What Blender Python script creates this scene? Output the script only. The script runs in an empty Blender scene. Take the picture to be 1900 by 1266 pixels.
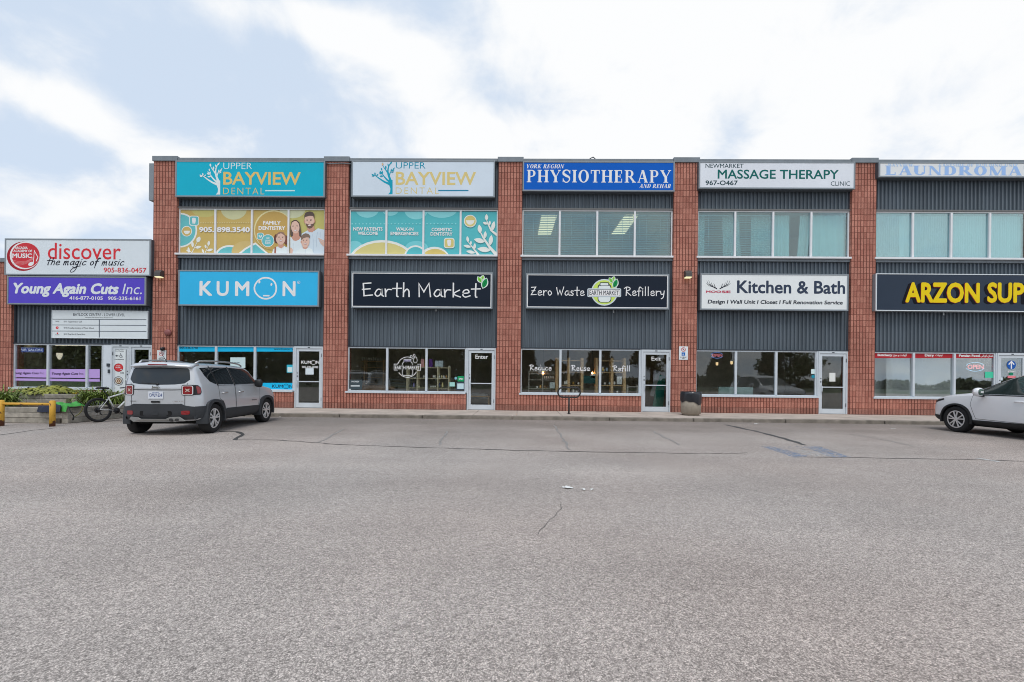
import bpy, bmesh, math, random
from mathutils import Vector, Matrix, geometry
from mathutils.bvhtree import BVHTree
R = math.radians
random.seed(7)
sc = bpy.context.scene
COL = sc.collection

# ------------------------------------------------------------------ camera
FPX, DCAM, HCAM = 800.0, 16.9, 1.36          # focal length in photo pixels, metres to facade, eye height
PSI, RHO, CY = 0.015545, 0.010564, 703.0     # yaw to the left, roll, horizon row
cam = bpy.data.cameras.new('camera'); camo = bpy.data.objects.new('camera', cam); COL.objects.link(camo)
cam.sensor_fit = 'HORIZONTAL'; cam.sensor_width = 36.0; cam.lens = 36.0*FPX/1900
cam.shift_y = (CY-633)/1900; cam.clip_start = 0.1; cam.clip_end = 2000
_F = Vector((-math.sin(PSI), math.cos(PSI), 0)); _Rt = Vector((math.cos(PSI), math.sin(PSI), 0)); _U = Vector((0, 0, 1))
_R2 = _Rt*math.cos(RHO)+_U*math.sin(RHO); _U2 = _U*math.cos(RHO)-_Rt*math.sin(RHO)
m4 = Matrix.Identity(4)
for i in range(3):
    m4[i][0] = _R2[i]; m4[i][1] = _U2[i]; m4[i][2] = -_F[i]
m4.translation = (0, -DCAM, HCAM)
camo.matrix_world = m4
sc.camera = camo

# ------------------------------------------------------------------ light
SUN_EL, SUN_AZ = R(62), R(186)     # azimuth clockwise from +Y (north)
sun = bpy.data.lights.new('sun', 'SUN'); suno = bpy.data.objects.new('sun', sun); COL.objects.link(suno)
sun.energy = 1.5; sun.angle = R(24); sun.color = (1.0, 0.97, 0.92)
sd = Vector((math.sin(SUN_AZ)*math.cos(SUN_EL), math.cos(SUN_AZ)*math.cos(SUN_EL), math.sin(SUN_EL)))
suno.rotation_euler = sd.to_track_quat('Z', 'Y').to_euler()
suno.location = (0, 0, 40)
w = bpy.data.worlds.new('World'); sc.world = w; w.use_nodes = True
wn = w.node_tree; N = wn.nodes; L = wn.links
for n in list(N): N.remove(n)
def wnode(t, **k):
    n = N.new(t)
    for a, b in k.items(): setattr(n, a, b)
    return n
def wmath(op, a, b=None, c=None, clamp=False):
    n = N.new('ShaderNodeMath'); n.operation = op; n.use_clamp = clamp
    for i, v in enumerate((a, b, c)):
        if v is None: continue
        if isinstance(v, (int, float)): n.inputs[i].default_value = v
        else: L.new(v, n.inputs[i])
    return n.outputs[0]
out = wnode('ShaderNodeOutputWorld'); bg = wnode('ShaderNodeBackground')
sky = wnode('ShaderNodeTexSky', sky_type='NISHITA'); sky.sun_disc = False
sky.sun_elevation = SUN_EL; sky.sun_rotation = SUN_AZ; sky.air_density = 1.0; sky.dust_density = 1.5
tc = wnode('ShaderNodeTexCoord'); sx = wnode('ShaderNodeSeparateXYZ'); L.new(tc.outputs['Generated'], sx.inputs[0])
X_, Y_, Z_ = sx.outputs
# clouds: noise over a flat cloud deck
zc = wmath('ADD', wmath('MAXIMUM', Z_, 0.0), 0.40)
cv = wnode('ShaderNodeCombineXYZ'); L.new(wmath('DIVIDE', X_, zc), cv.inputs[0]); L.new(wmath('DIVIDE', Y_, zc), cv.inputs[1])
cv.inputs[2].default_value = 3.7
nz = wnode('ShaderNodeTexNoise'); nz.inputs['Scale'].default_value = 5.2; nz.inputs['Detail'].default_value = 12
nz.inputs['Roughness'].default_value = 0.56; nz.inputs['Distortion'].default_value = 0.3
L.new(cv.outputs[0], nz.inputs['Vector'])
ya = wmath('MAXIMUM', wmath('ABSOLUTE', Y_), 0.05)
S_ = wmath('DIVIDE', X_, ya); T_ = wmath('DIVIDE', Z_, ya)
def blob(s, t, rs, rt, rot=0.0):
    ds, dt = wmath('SUBTRACT', S_, s), wmath('SUBTRACT', T_, t)
    c, n = math.cos(rot), math.sin(rot)
    a = wmath('ADD', wmath('MULTIPLY', ds, c/rs), wmath('MULTIPLY', dt, n/rs))
    b = wmath('ADD', wmath('MULTIPLY', ds, -n/rt), wmath('MULTIPLY', dt, c/rt))
    q = wmath('ADD', wmath('MULTIPLY', a, a), wmath('MULTIPLY', b, b))
    return wmath('DIVIDE', 1.0, wmath('ADD', 1.0, wmath('MULTIPLY', q, q)))
bias = None
for bl, amp in (((0.95, 0.62, 0.85, 0.6), 0.34), ((0.12, 0.78, 0.30, 0.20), .14), ((-0.06, 0.55, 0.30, 0.07), 0.26), ((-0.46, 0.82, 0.26, 0.05, -.25), 0.27),
                ((-0.22, 0.69, 0.12, 0.07, -.5), 0.26), ((-1.08, 0.64, 0.17, 0.06, -.4), 0.30), ((-0.93, 0.55, 0.22, 0.05, -.5), 0.22), ((-1.15, 0.40, 0.25, 0.08), 0.18),
                ((-.75, .72, .28, .12), -.12), ((-.1, .66, .10, .06), -.12)):
    v = wmath('MULTIPLY', blob(*bl), amp); bias = v if bias is None else wmath('ADD', bias, v)
dens = wmath('ADD', nz.outputs[0], bias)
mr = wnode('ShaderNodeMapRange'); mr.interpolation_type = 'SMOOTHSTEP'
L.new(dens, mr.inputs[0]); mr.inputs[1].default_value = 0.50; mr.inputs[2].default_value = 0.86
mr.inputs[3].default_value = 0; mr.inputs[4].default_value = 1
skm = wnode('ShaderNodeMixRGB'); skm.blend_type = 'MULTIPLY'; skm.inputs[0].default_value = 1
L.new(sky.outputs[0], skm.inputs[1]); skm.inputs[2].default_value = (.1, .1, .1, 1)
veil = wnode('ShaderNodeMixRGB'); veil.inputs[0].default_value = 0.86; L.new(skm.outputs[0], veil.inputs[1]); veil.inputs[2].default_value = (.71, .825, .98, 1)
cl = wnode('ShaderNodeMixRGB'); L.new(mr.outputs[0], cl.inputs[0]); L.new(veil.outputs[0], cl.inputs[1]); cl.inputs[2].default_value = (.98, .99, 1.0, 1)
L.new(cl.outputs[0], bg.inputs[0]); bg.inputs[1].default_value = 1.0; L.new(bg.outputs[0], out.inputs[0])
sc.view_settings.view_transform = 'Standard'; sc.view_settings.look = 'None'; sc.view_settings.exposure = 0; sc.view_settings.gamma = 1
sc.cycles.filter_width = 1.0; sc.cycles.max_bounces = 8; sc.cycles.transparent_max_bounces = 16; sc.cycles.use_denoising = True
try: sc.cycles.denoising_input_passes = 'RGB_ALBEDO_NORMAL'
except Exception: pass

# ------------------------------------------------------------------ measuring: photo pixel -> point of the place
def ray(px, py):
    a, b = px-950, py-CY
    x = a*math.cos(RHO)+b*math.sin(RHO); y = -a*math.sin(RHO)+b*math.cos(RHO)
    return Vector((math.cos(PSI)*x/FPX-math.sin(PSI), math.sin(PSI)*x/FPX+math.cos(PSI), -y/FPX))
def P(px, py, Y=0.0):
    d = ray(px, py); t = (Y+DCAM)/d.y
    return Vector((t*d.x, Y, HCAM+t*d.z))
def G(px, py, z=0.0):
    d = ray(px, py); t = (z-HCAM)/d.z
    return Vector((t*d.x, t*d.y-DCAM, z))
ZOOM = dict(A1=(0, 430, 5.503), A2=(0, 620, 7.035), A3=(220, 620, 6.33), A4=(270, 280, 5.4286), A5=(300, 470, 4.085), A6=(590, 280, 5.135),
            A7=(620, 480, 4.2206), A8=(910, 280, 5.135), B1=(940, 480, 4.0853), B2=(1240, 280, 5.0), B3=(1240, 480, 4.0833), B4=(1560, 280, 5.588),
            B5=(1560, 480, 3.7235), B6=(1700, 640, 7.035), C4=(640, 640, 6.5517), C5=(960, 640, 6.5517), C6=(500, 380, 12.66), C3=(1240, 620, 7.9125))
def zp(z, x, y):
    ox, oy, s = ZOOM[z]; return ox+x/s, oy+y/s
def ZP(z, x, y, Y=0.0):
    return P(*zp(z, x, y), Y)

# ------------------------------------------------------------------ materials
EF = 0.76      # facade light level, to turn photographed colours into surface colours
def lin(v):
    v /= 255.0
    return v/12.92 if v <= .04045 else ((v+.055)/1.055)**2.4
def A(r, g, b, E=None):
    e = E or EF
    return tuple(min(.88, lin(v)/e) for v in (r, g, b))
_M = {}
def new_mat(name):
    m = bpy.data.materials.new(name); m.use_nodes = True
    return m, m.node_tree.nodes, m.node_tree.links, m.node_tree.nodes['Principled BSDF']
def M(name, col, rough=.5, spec=.4, metal=0.0, var=.06, vs=3.0, bump=0.0, bs=60.0, coat=0.0, emit=0.0):
    key = (name, tuple(round(c, 4) for c in col), rough, spec, metal, var, vs, bump, bs, coat, emit)
    if key in _M: return _M[key]
    m, n, l, b = new_mat(name)
    b.inputs['Roughness'].default_value = rough; b.inputs['Specular IOR Level'].default_value = spec
    b.inputs['Metallic'].default_value = metal; b.inputs['Coat Weight'].default_value = coat; b.inputs['Coat Roughness'].default_value = .04
    b.inputs['Base Color'].default_value = (*col, 1)
    if emit:
        b.inputs['Emission Color'].default_value = (*col, 1); b.inputs['Emission Strength'].default_value = emit
    t = n.new('ShaderNodeTexCoord')
    if var:
        z = n.new('ShaderNodeTexNoise'); z.inputs['Scale'].default_value = vs; z.inputs['Detail'].default_value = 6; z.inputs['Roughness'].default_value = .6
        l.new(t.outputs['Object'], z.inputs['Vector'])
        r = n.new('ShaderNodeMapRange'); l.new(z.outputs[0], r.inputs[0]); r.inputs[1].default_value = .25; r.inputs[2].default_value = .75
        r.inputs[3].default_value = 1-var; r.inputs[4].default_value = 1+var
        x = n.new('ShaderNodeMixRGB'); x.blend_type = 'MULTIPLY'; x.inputs[0].default_value = 1; x.inputs[1].default_value = (*col, 1)
        l.new(r.outputs[0], x.inputs[2]); l.new(x.outputs[0], b.inputs['Base Color'])
    if bump:
        z = n.new('ShaderNodeTexNoise'); z.inputs['Scale'].default_value = bs; z.inputs['Detail'].default_value = 4
        l.new(t.outputs['Object'], z.inputs['Vector'])
        q = n.new('ShaderNodeBump'); q.inputs['Strength'].default_value = bump; q.inputs['Distance'].default_value = .01
        l.new(z.outputs[0], q.inputs['Height']); l.new(q.outputs[0], b.inputs['Normal'])
    _M[key] = m
    return m
def ink(rgb, E=None, rough=.4):
    return M('vinyl_%02x%02x%02x' % tuple(int(c) for c in rgb), A(*rgb, E=E), rough=rough, spec=.12, var=.03)

X0, PITCH, PW = -14.577, 6.8503, .945
def brick_mat():
    m, n, l, b = new_mat('split_face_brick')
    g = n.new('ShaderNodeNewGeometry'); s = n.new('ShaderNodeSeparateXYZ'); l.new(g.outputs['Position'], s.inputs[0])
    def ma(op, a, c=None):
        q = n.new('ShaderNodeMath'); q.operation = op
        for i, v in enumerate((a, c)):
            if v is None: continue
            if isinstance(v, (int, float)): q.inputs[i].default_value = v
            else: l.new(v, q.inputs[i])
        return q.outputs[0]
    u = ma('ADD', ma('SUBTRACT', s.outputs[0], X0-20*PITCH), s.outputs[1]); v = ma('SUBTRACT', s.outputs[2], .114-10*.2275)
    c = n.new('ShaderNodeCombineXYZ'); l.new(u, c.inputs[0]); l.new(v, c.inputs[1])
    br = n.new('ShaderNodeTexBrick'); l.new(c.outputs[0], br.inputs['Vector'])
    br.offset = 0; br.squash = 1
    br.inputs['Scale'].default_value = 1; br.inputs['Brick Width'].default_value = PITCH/58; br.inputs['Row Height'].default_value = .2275
    br.inputs['Mortar Size'].default_value = .0; br.inputs['Mortar Smooth'].default_value = .25; br.inputs['Bias'].default_value = -.1
    br.inputs['Color1'].default_value = (*A(172, 118, 103), 1); br.inputs['Color2'].default_value = (*A(151, 97, 84), 1)
    br.inputs['Mortar'].default_value = (*A(150, 97, 84), 1)
    def joint(q, per, wid):
        f = ma('ABSOLUTE', ma('SUBTRACT', ma('FRACT', ma('DIVIDE', q, per)), .5)); r = n.new('ShaderNodeMapRange'); r.interpolation_type = 'SMOOTHSTEP'; l.new(f, r.inputs[0])
        r.inputs[1].default_value = .5-wid/per; r.inputs[2].default_value = .5-wid*.3/per; return r.outputs[0]
    jm = ma('MAXIMUM', joint(u, PITCH/58, .016), ma('MULTIPLY', joint(v, .2275, .014), .75))
    z = n.new('ShaderNodeTexNoise'); z.inputs['Scale'].default_value = 42; z.inputs['Detail'].default_value = 4; l.new(g.outputs['Position'], z.inputs['Vector'])
    r = n.new('ShaderNodeMapRange'); l.new(z.outputs[0], r.inputs[0]); r.inputs[1].default_value = .3; r.inputs[2].default_value = .7; r.inputs[3].default_value = .62; r.inputs[4].default_value = 1.34
    x = n.new('ShaderNodeMixRGB'); x.blend_type = 'MULTIPLY'; x.inputs[0].default_value = 1; xj = n.new('ShaderNodeMixRGB'); l.new(jm, xj.inputs[0]); l.new(br.outputs[0], xj.inputs[1]); xj.inputs[2].default_value = (*A(92, 52, 44), 1); l.new(xj.outputs[0], x.inputs[1]); l.new(r.outputs[0], x.inputs[2])
    z2 = n.new('ShaderNodeTexNoise'); z2.inputs['Scale'].default_value = .9; z2.inputs['Detail'].default_value = 5; l.new(g.outputs['Position'], z2.inputs['Vector'])
    r2 = n.new('ShaderNodeMapRange'); l.new(z2.outputs[0], r2.inputs[0]); r2.inputs[1].default_value = .3; r2.inputs[2].default_value = .7; r2.inputs[3].default_value = .84; r2.inputs[4].default_value = 1.12
    x2 = n.new('ShaderNodeMixRGB'); x2.blend_type = 'MULTIPLY'; x2.inputs[0].default_value = 1; l.new(x.outputs[0], x2.inputs[1]); l.new(r2.outputs[0], x2.inputs[2])
    # splash dirt on the lowest course
    zz = ma('ADD', s.outputs[2], ma('MULTIPLY', z2.outputs[0], .12))
    r3 = n.new('ShaderNodeMapRange'); l.new(zz, r3.inputs[0]); r3.inputs[1].default_value = .36; r3.inputs[2].default_value = .42; r3.inputs[3].default_value = .62; r3.inputs[4].default_value = 0
    x3 = n.new('ShaderNodeMixRGB'); l.new(r3.outputs[0], x3.inputs[0]); l.new(x2.outputs[0], x3.inputs[1]); 
    x4 = n.new('ShaderNodeMixRGB'); x4.blend_type = 'MULTIPLY'; x4.inputs[0].default_value = 1; l.new(x2.outputs[0], x4.inputs[1]); x4.inputs[2].default_value = (.55, .66, .70, 1)
    l.new(x4.outputs[0], x3.inputs[2]); l.new(x3.outputs[0], b.inputs['Base Color'])
    bp = n.new('ShaderNodeBump'); bp.inputs['Strength'].default_value = .8; bp.inputs['Distance'].default_value = .015
    h = ma('SUBTRACT', ma('MULTIPLY', z.outputs[0], .8), ma('MULTIPLY', jm, 1.0)); l.new(h, bp.inputs['Height']); l.new(bp.outputs[0], b.inputs['Normal'])
    b.inputs['Roughness'].default_value = .85; b.inputs['Specular IOR Level'].default_value = .2
    return m
BRICK = brick_mat()
def glass_mat(name, tint, fac=.07):
    m = bpy.data.materials.new(name); m.use_nodes = True; n, l = m.node_tree.nodes, m.node_tree.links
    for q in list(n): n.remove(q)
    o = n.new('ShaderNodeOutputMaterial'); t = n.new('ShaderNodeBsdfTransparent'); g = n.new('ShaderNodeBsdfGlossy'); x = n.new('ShaderNodeMixShader')
    t.inputs[0].default_value = (*tint, 1); g.inputs[0].default_value = (.95, .98, 1, 1); g.inputs['Roughness'].default_value = 0.0
    fr = n.new('ShaderNodeLayerWeight'); fr.inputs[0].default_value = .35
    a = n.new('ShaderNodeMath'); a.operation = 'MULTIPLY_ADD'; l.new(fr.outputs['Fresnel'], a.inputs[0]); a.inputs[1].default_value = .55; a.inputs[2].default_value = fac
    # slight waviness of real glazing
    tx = n.new('ShaderNodeTexCoord'); nz = n.new('ShaderNodeTexNoise'); nz.inputs['Scale'].default_value = .8; nz.inputs['Detail'].default_value = 1
    l.new(tx.outputs['Object'], nz.inputs['Vector']); bp = n.new('ShaderNodeBump'); bp.inputs['Strength'].default_value = .02; bp.inputs['Distance'].default_value = .03
    l.new(nz.outputs[0], bp.inputs['Height']); l.new(bp.outputs[0], g.inputs['Normal'])
    l.new(a.outputs[0], x.inputs[0]); l.new(t.outputs[0], x.inputs[1]); l.new(g.outputs[0], x.inputs[2]); l.new(x.outputs[0], o.inputs[0])
    return m
GLASS_UP = glass_mat('tinted_glass', (.75, .945, .96), .085)
GLASS = glass_mat('clear_glass', (.95, .965, .955), .035)
def streaky(name, col, var=.14):
    m, n, l, b = new_mat(name); b.inputs['Roughness'].default_value = .45; b.inputs['Specular IOR Level'].default_value = .35
    t = n.new('ShaderNodeTexCoord'); c = None
    for sc3, v, det in (((3.2, 3.2, .22), var, 6), ((.5, .5, .5), var*.6, 3), ((22, 22, .9), var*.4, 2)):
        mp_ = n.new('ShaderNodeMapping'); mp_.inputs['Scale'].default_value = sc3; l.new(t.outputs['Object'], mp_.inputs[0]); z = n.new('ShaderNodeTexNoise'); z.inputs['Scale'].default_value = 1; z.inputs['Detail'].default_value = det; l.new(mp_.outputs[0], z.inputs['Vector'])
        r = n.new('ShaderNodeMapRange'); l.new(z.outputs[0], r.inputs[0]); r.inputs[1].default_value = .3; r.inputs[2].default_value = .7; r.inputs[3].default_value = 1-v; r.inputs[4].default_value = 1+v
        x = n.new('ShaderNodeMixRGB'); x.blend_type = 'MULTIPLY'; x.inputs[0].default_value = 1
        if c is None: x.inputs[1].default_value = (*col, 1)
        else: l.new(c, x.inputs[1])
        l.new(r.outputs[0], x.inputs[2]); c = x.outputs[0]
    l.new(c, b.inputs['Base Color']); return m
def asphalt_mat():
    m, n, l, b = new_mat('worn_asphalt')
    g = n.new('ShaderNodeNewGeometry')
    def noise(s, d=4, ro=.6):
        z = n.new('ShaderNodeTexNoise'); z.inputs['Scale'].default_value = s; z.inputs['Detail'].default_value = d; z.inputs['Roughness'].default_value = ro
        l.new(g.outputs['Position'], z.inputs['Vector']); return z.outputs[0]
    def mp(v, a, c, d, e):
        r = n.new('ShaderNodeMapRange'); l.new(v, r.inputs[0])
        for i, q in enumerate((a, c, d, e)): r.inputs[i+1].default_value = q
        return r.outputs[0]
    def mul(a, c):
        q = n.new('ShaderNodeMixRGB'); q.blend_type = 'MULTIPLY'; q.inputs[0].default_value = 1
        l.new(a, q.inputs[1]); l.new(c, q.inputs[2]); return q.outputs[0]
    def vor(s, feat='F1'):
        v = n.new('ShaderNodeTexVoronoi'); v.feature = feat; v.inputs['Scale'].default_value = s; l.new(g.outputs['Position'], v.inputs['Vector']); return v
    v1, v2, v3 = vor(140), vor(75), vor(36)
    def bw(c):
        q = n.new('ShaderNodeSeparateColor'); l.new(c, q.inputs[0]); return q.outputs[0]
    hue = n.new('ShaderNodeMixRGB'); hue.inputs[1].default_value = (.455, .408, .376, 1); hue.inputs[2].default_value = (.49, .418, .376, 1)
    l.new(mp(noise(.13, 3), .35, .65, 0, 1), hue.inputs[0])
    c = mul(hue.outputs[0], mp(noise(.35, 6), .3, .7, .86, 1.10))
    c = mul(c, mp(bw(v1.outputs['Color']), 0, 1, .60, 1.40))
    c = mul(c, mp(bw(v2.outputs['Color']), 0, 1, .80, 1.20))
    c = mul(c, mp(bw(v3.outputs['Color']), 0, 1, .93, 1.07))
    c = mul(c, mp(noise(420, 2), .3, .7, .72, 1.28))
    v4 = vor(1.7); c = mul(c, mp(v4.outputs['Distance'], .018, .045, .55, 1.0))      # oil drips and bits of grit
    mpn = n.new('ShaderNodeMapping'); mpn.inputs['Scale'].default_value = (.10, .8, 1); l.new(g.outputs['Position'], mpn.inputs[0]); zt = n.new('ShaderNodeTexNoise'); zt.inputs['Scale'].default_value = .8; zt.inputs['Detail'].default_value = 4; l.new(mpn.outputs[0], zt.inputs['Vector'])
    c = mul(c, mp(zt.outputs[0], .35, .65, .90, 1.07))
    c = mul(c, mp(v1.outputs['Distance'], .25, .75, 1.12, .62))
    # asphalt darkens towards the kerb bays, along a noisy edge
    s = n.new('ShaderNodeSeparateXYZ'); l.new(g.outputs['Position'], s.inputs[0])
    ad = n.new('ShaderNodeMath'); ad.operation = 'MULTIPLY_ADD'; l.new(noise(.5, 5), ad.inputs[0]); ad.inputs[1].default_value = 5.0; l.new(s.outputs[1], ad.inputs[2])
    c = mul(c, mp(ad.outputs[0], -5.2, -1.5, 1.0, .72))
    l.new(c, b.inputs['Base Color'])
    bp = n.new('ShaderNodeBump'); bp.inputs['Strength'].default_value = .5; bp.inputs['Distance'].default_value = .004
    l.new(mp(v1.outputs['Distance'], 0, .8, 1, 0), bp.inputs['Height']); l.new(bp.outputs[0], b.inputs['Normal'])
    b.inputs['Roughness'].default_value = .92; b.inputs['Specular IOR Level'].default_value = .15
    return m

# ------------------------------------------------------------------ mesh building
ORG = {}
class MB:
    def __init__(s): s.v = []; s.f = []; s.m = []; s.mi = 0; s.sm = False; s.smooth = []
    def add(s, vs, fs):
        o = len(s.v); s.v += [tuple(v) for v in vs]
        for f in fs: s.f.append(tuple(i+o for i in f)); s.m.append(s.mi); s.smooth.append(s.sm)
        return s
    def box(s, x0, x1, y0, y1, z0, z1):
        return s.add([(x0, y0, z0), (x1, y0, z0), (x1, y1, z0), (x0, y1, z0), (x0, y0, z1), (x1, y0, z1), (x1, y1, z1), (x0, y1, z1)],
                     [(0, 3, 2, 1), (4, 5, 6, 7), (0, 1, 5, 4), (1, 2, 6, 5), (2, 3, 7, 6), (3, 0, 4, 7)])
    def bar(s, a, b, wd, ht, up=(0, 0, 1)):
        a, b = Vector(a), Vector(b); d = (b-a).normalized(); u = Vector(up)
        if abs(d.dot(u)) > .98: u = Vector((0, 1, 0))
        r = d.cross(u).normalized(); u = r.cross(d)
        q = []
        for p in (a, b):
            for sr, su in ((-1, -1), (1, -1), (1, 1), (-1, 1)): q.append(p+r*sr*wd/2+u*su*ht/2)
        return s.add(q, [(0, 1, 2, 3), (7, 6, 5, 4), (0, 4, 5, 1), (1, 5, 6, 2), (2, 6, 7, 3), (3, 7, 4, 0)])
    def tube(s, pts, r, n=10, closed=False, cap=True):
        pts = [Vector(p) for p in pts]; k = len(pts); rr = r if isinstance(r, (list, tuple)) else [r]*k
        vs, fs = [], []; prev = None
        for i, p in enumerate(pts):
            if closed: d = pts[(i+1) % k]-pts[i-1]
            else: d = pts[min(i+1, k-1)]-pts[max(i-1, 0)]
            d.normalize()
            if prev is None:
                u = Vector((0, 0, 1)) if abs(d.z) < .9 else Vector((1, 0, 0))
                a = d.cross(u).normalized()
            else: a = (prev-d*prev.dot(d)).normalized()
            prev = a; b = d.cross(a)
            for j in range(n):
                t = 2*math.pi*j/n; vs.append(p+(a*math.cos(t)+b*math.sin(t))*rr[i])
        for i in range(k if closed else k-1):
            i2 = (i+1) % k
            for j in range(n):
                j2 = (j+1) % n; fs.append((i*n+j, i*n+j2, i2*n+j2, i2*n+j))
        if cap and not closed: fs += [tuple(reversed(range(n))), tuple((k-1)*n+j for j in range(n))]
        q = s.sm; s.sm = True; s.add(vs, fs); s.sm = q
        return s
    def lathe(s, prof, n=32, c=(0, 0, 0), axis='z', smooth=True, cap=True):
        vs, fs = [], []; k = len(prof)
        for r, h in prof:
            for j in range(n):
                t = 2*math.pi*j/n; a, b = r*math.cos(t), r*math.sin(t)
                vs.append({'z': (c[0]+a, c[1]+b, c[2]+h), 'x': (c[0]+h, c[1]+a, c[2]+b), 'y': (c[0]+a, c[1]+h, c[2]+b)}[axis])
        for i in range(k-1):
            for j in range(n):
                j2 = (j+1) % n; fs.append((i*n+j, i*n+j2, (i+1)*n+j2, (i+1)*n+j))
        if cap and prof[0][0] > 1e-4: fs.append(tuple(reversed(range(n))))
        if cap and prof[-1][0] > 1e-4: fs.append(tuple((k-1)*n+j for j in range(n)))
        q = s.sm; s.sm = smooth; s.add(vs, fs); s.sm = q
        return s
    def prism(s, pts, a0, a1, axis='x'):
        k = len(pts)
        def mk(p, h): return {'x': (h, p[0], p[1]), 'y': (p[0], h, p[1]), 'z': (p[0], p[1], h)}[axis]
        vs = [mk(p, a0) for p in pts]+[mk(p, a1) for p in pts]
        fs = [tuple(range(k)), tuple(reversed(range(k, 2*k)))]+[(i, i+k, (i+1) % k+k, (i+1) % k) for i in range(k)]
        return s.add(vs, fs)
    def build(s, name, mats, parent=None, local=False, fix=True, bevel=0.0):
        me = bpy.data.meshes.new(name); off = Vector((0, 0, 0)) if (parent is None or local) else ORG.get(parent.name, Vector((0, 0, 0)))
        me.from_pydata([Vector(v)-off for v in s.v], [], s.f)
        if not isinstance(mats, (list, tuple)): mats = [mats]
        for m in mats: me.materials.append(m)
        me.polygons.foreach_set('material_index', s.m); me.polygons.foreach_set('use_smooth', s.smooth)
        if fix or bevel:
            b = bmesh.new(); b.from_mesh(me)
            if fix: bmesh.ops.recalc_face_normals(b, faces=b.faces)
            if bevel: bmesh.ops.bevel(b, geom=[e for e in b.edges if len(e.link_faces) == 2 and e.calc_face_angle(0) > .6], offset=bevel, segments=2, affect='EDGES', profile=.5)
            b.to_mesh(me); b.free()
        me.update()
        o = bpy.data.objects.new(name, me); COL.objects.link(o)
        if parent is not None: o.parent = parent; ORG[o.name] = off if not local else Vector((0, 0, 0))
        else: ORG[o.name] = Vector((0, 0, 0))
        return o
def tag(o, label, cat, group=None):
    o['label'] = label; o['category'] = cat
    if group: o['group'] = group
    return o
def thing(name, label, cat, loc=(0, 0, 0), group=None):
    o = bpy.data.objects.new(name, None); COL.objects.link(o); o.location = loc; o.empty_display_size = .2
    ORG[o.name] = Vector(loc)
    return tag(o, label, cat, group)
def struct(name, mb, mat, **k):
    o = mb.build(name, mat, **k); o['kind'] = 'structure'; return o
def recenter(o):
    "moves a one-mesh thing's origin to the middle of its base"
    me = o.data; n = len(me.vertices); xs = [v.co for v in me.vertices]
    c = Vector((sum(v.x for v in xs)/n, sum(v.y for v in xs)/n, min(v.z for v in xs)))
    for v in me.vertices: v.co -= c
    o.location = c; return o
def copy_tree(o, parent=None):
    c = o.copy(); COL.objects.link(c); c.parent = parent
    for ch in list(o.children): copy_tree(ch, c)
    return c

# ------------------------------------------------------------------ lettering
_T = {}
def text_mesh(s, bold=0.0, space=1.0):
    key = (s, bold, space)
    if key not in _T:
        c = bpy.data.curves.new('t', 'FONT'); c.body = s; c.offset = bold; c.space_character = space; c.resolution_u = 3
        o = bpy.data.objects.new('t', c); COL.objects.link(o)
        bpy.context.view_layer.update(); dg = bpy.context.evaluated_depsgraph_get()
        me = bpy.data.meshes.new_from_object(o.evaluated_get(dg))
        vs = [(v.co.x, v.co.y) for v in me.vertices]; fs = [tuple(p.vertices) for p in me.polygons]
        bpy.data.objects.remove(o); bpy.data.meshes.remove(me); bpy.data.curves.remove(c)
        _T[key] = (vs, fs, [0]*len(fs))
    return _T[key]
def ribbon(pts, wd):
    pts = [Vector(p) for p in pts]; k = len(pts); closed = (pts[0]-pts[-1]).length < 1e-6 and k > 3
    L_, R_ = [], []; ws = wd if isinstance(wd, (list, tuple)) else [wd]*k
    for i in range(k):
        a = pts[i-1] if i else (pts[-2] if closed else None); b = pts[i+1] if i < k-1 else (pts[1] if closed else None)
        d1 = (pts[i]-a).normalized() if a is not None else None; d2 = (b-pts[i]).normalized() if b is not None else None
        if d1 is None: d1 = d2
        if d2 is None: d2 = d1
        t = d1+d2; t = d1 if t.length < 1e-3 else t.normalized()
        n = Vector((-t.y, t.x)); c = max(.45, n.dot(Vector((-d1.y, d1.x))))
        p = pts[i]
        if a is None and not closed: p = p-d2*ws[i]*.4
        if b is None and not closed: p = p+d1*ws[i]*.4
        L_.append(p+n*ws[i]/2/c); R_.append(p-n*ws[i]/2/c)
    return L_, R_
def smooth_pts(pts, n=4):
    pts = [Vector(p) for p in pts]
    if len(pts) < 3: return pts
    cl = (pts[0]-pts[-1]).length < 1e-6
    o = []
    for i in range(len(pts)-1):
        p0 = pts[i-1] if i else (pts[-2] if cl else pts[0]); p1, p2 = pts[i], pts[i+1]
        p3 = pts[i+2] if i+2 < len(pts) else (pts[1] if cl else pts[-1])
        for j in range(n):
            t = j/n
            o.append(.5*((2*p1)+(p2-p0)*t+(2*p0-5*p1+4*p2-p3)*t*t+(3*p1-p0-3*p2+p3)*t**3))
    return o+[pts[-1]]
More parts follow.
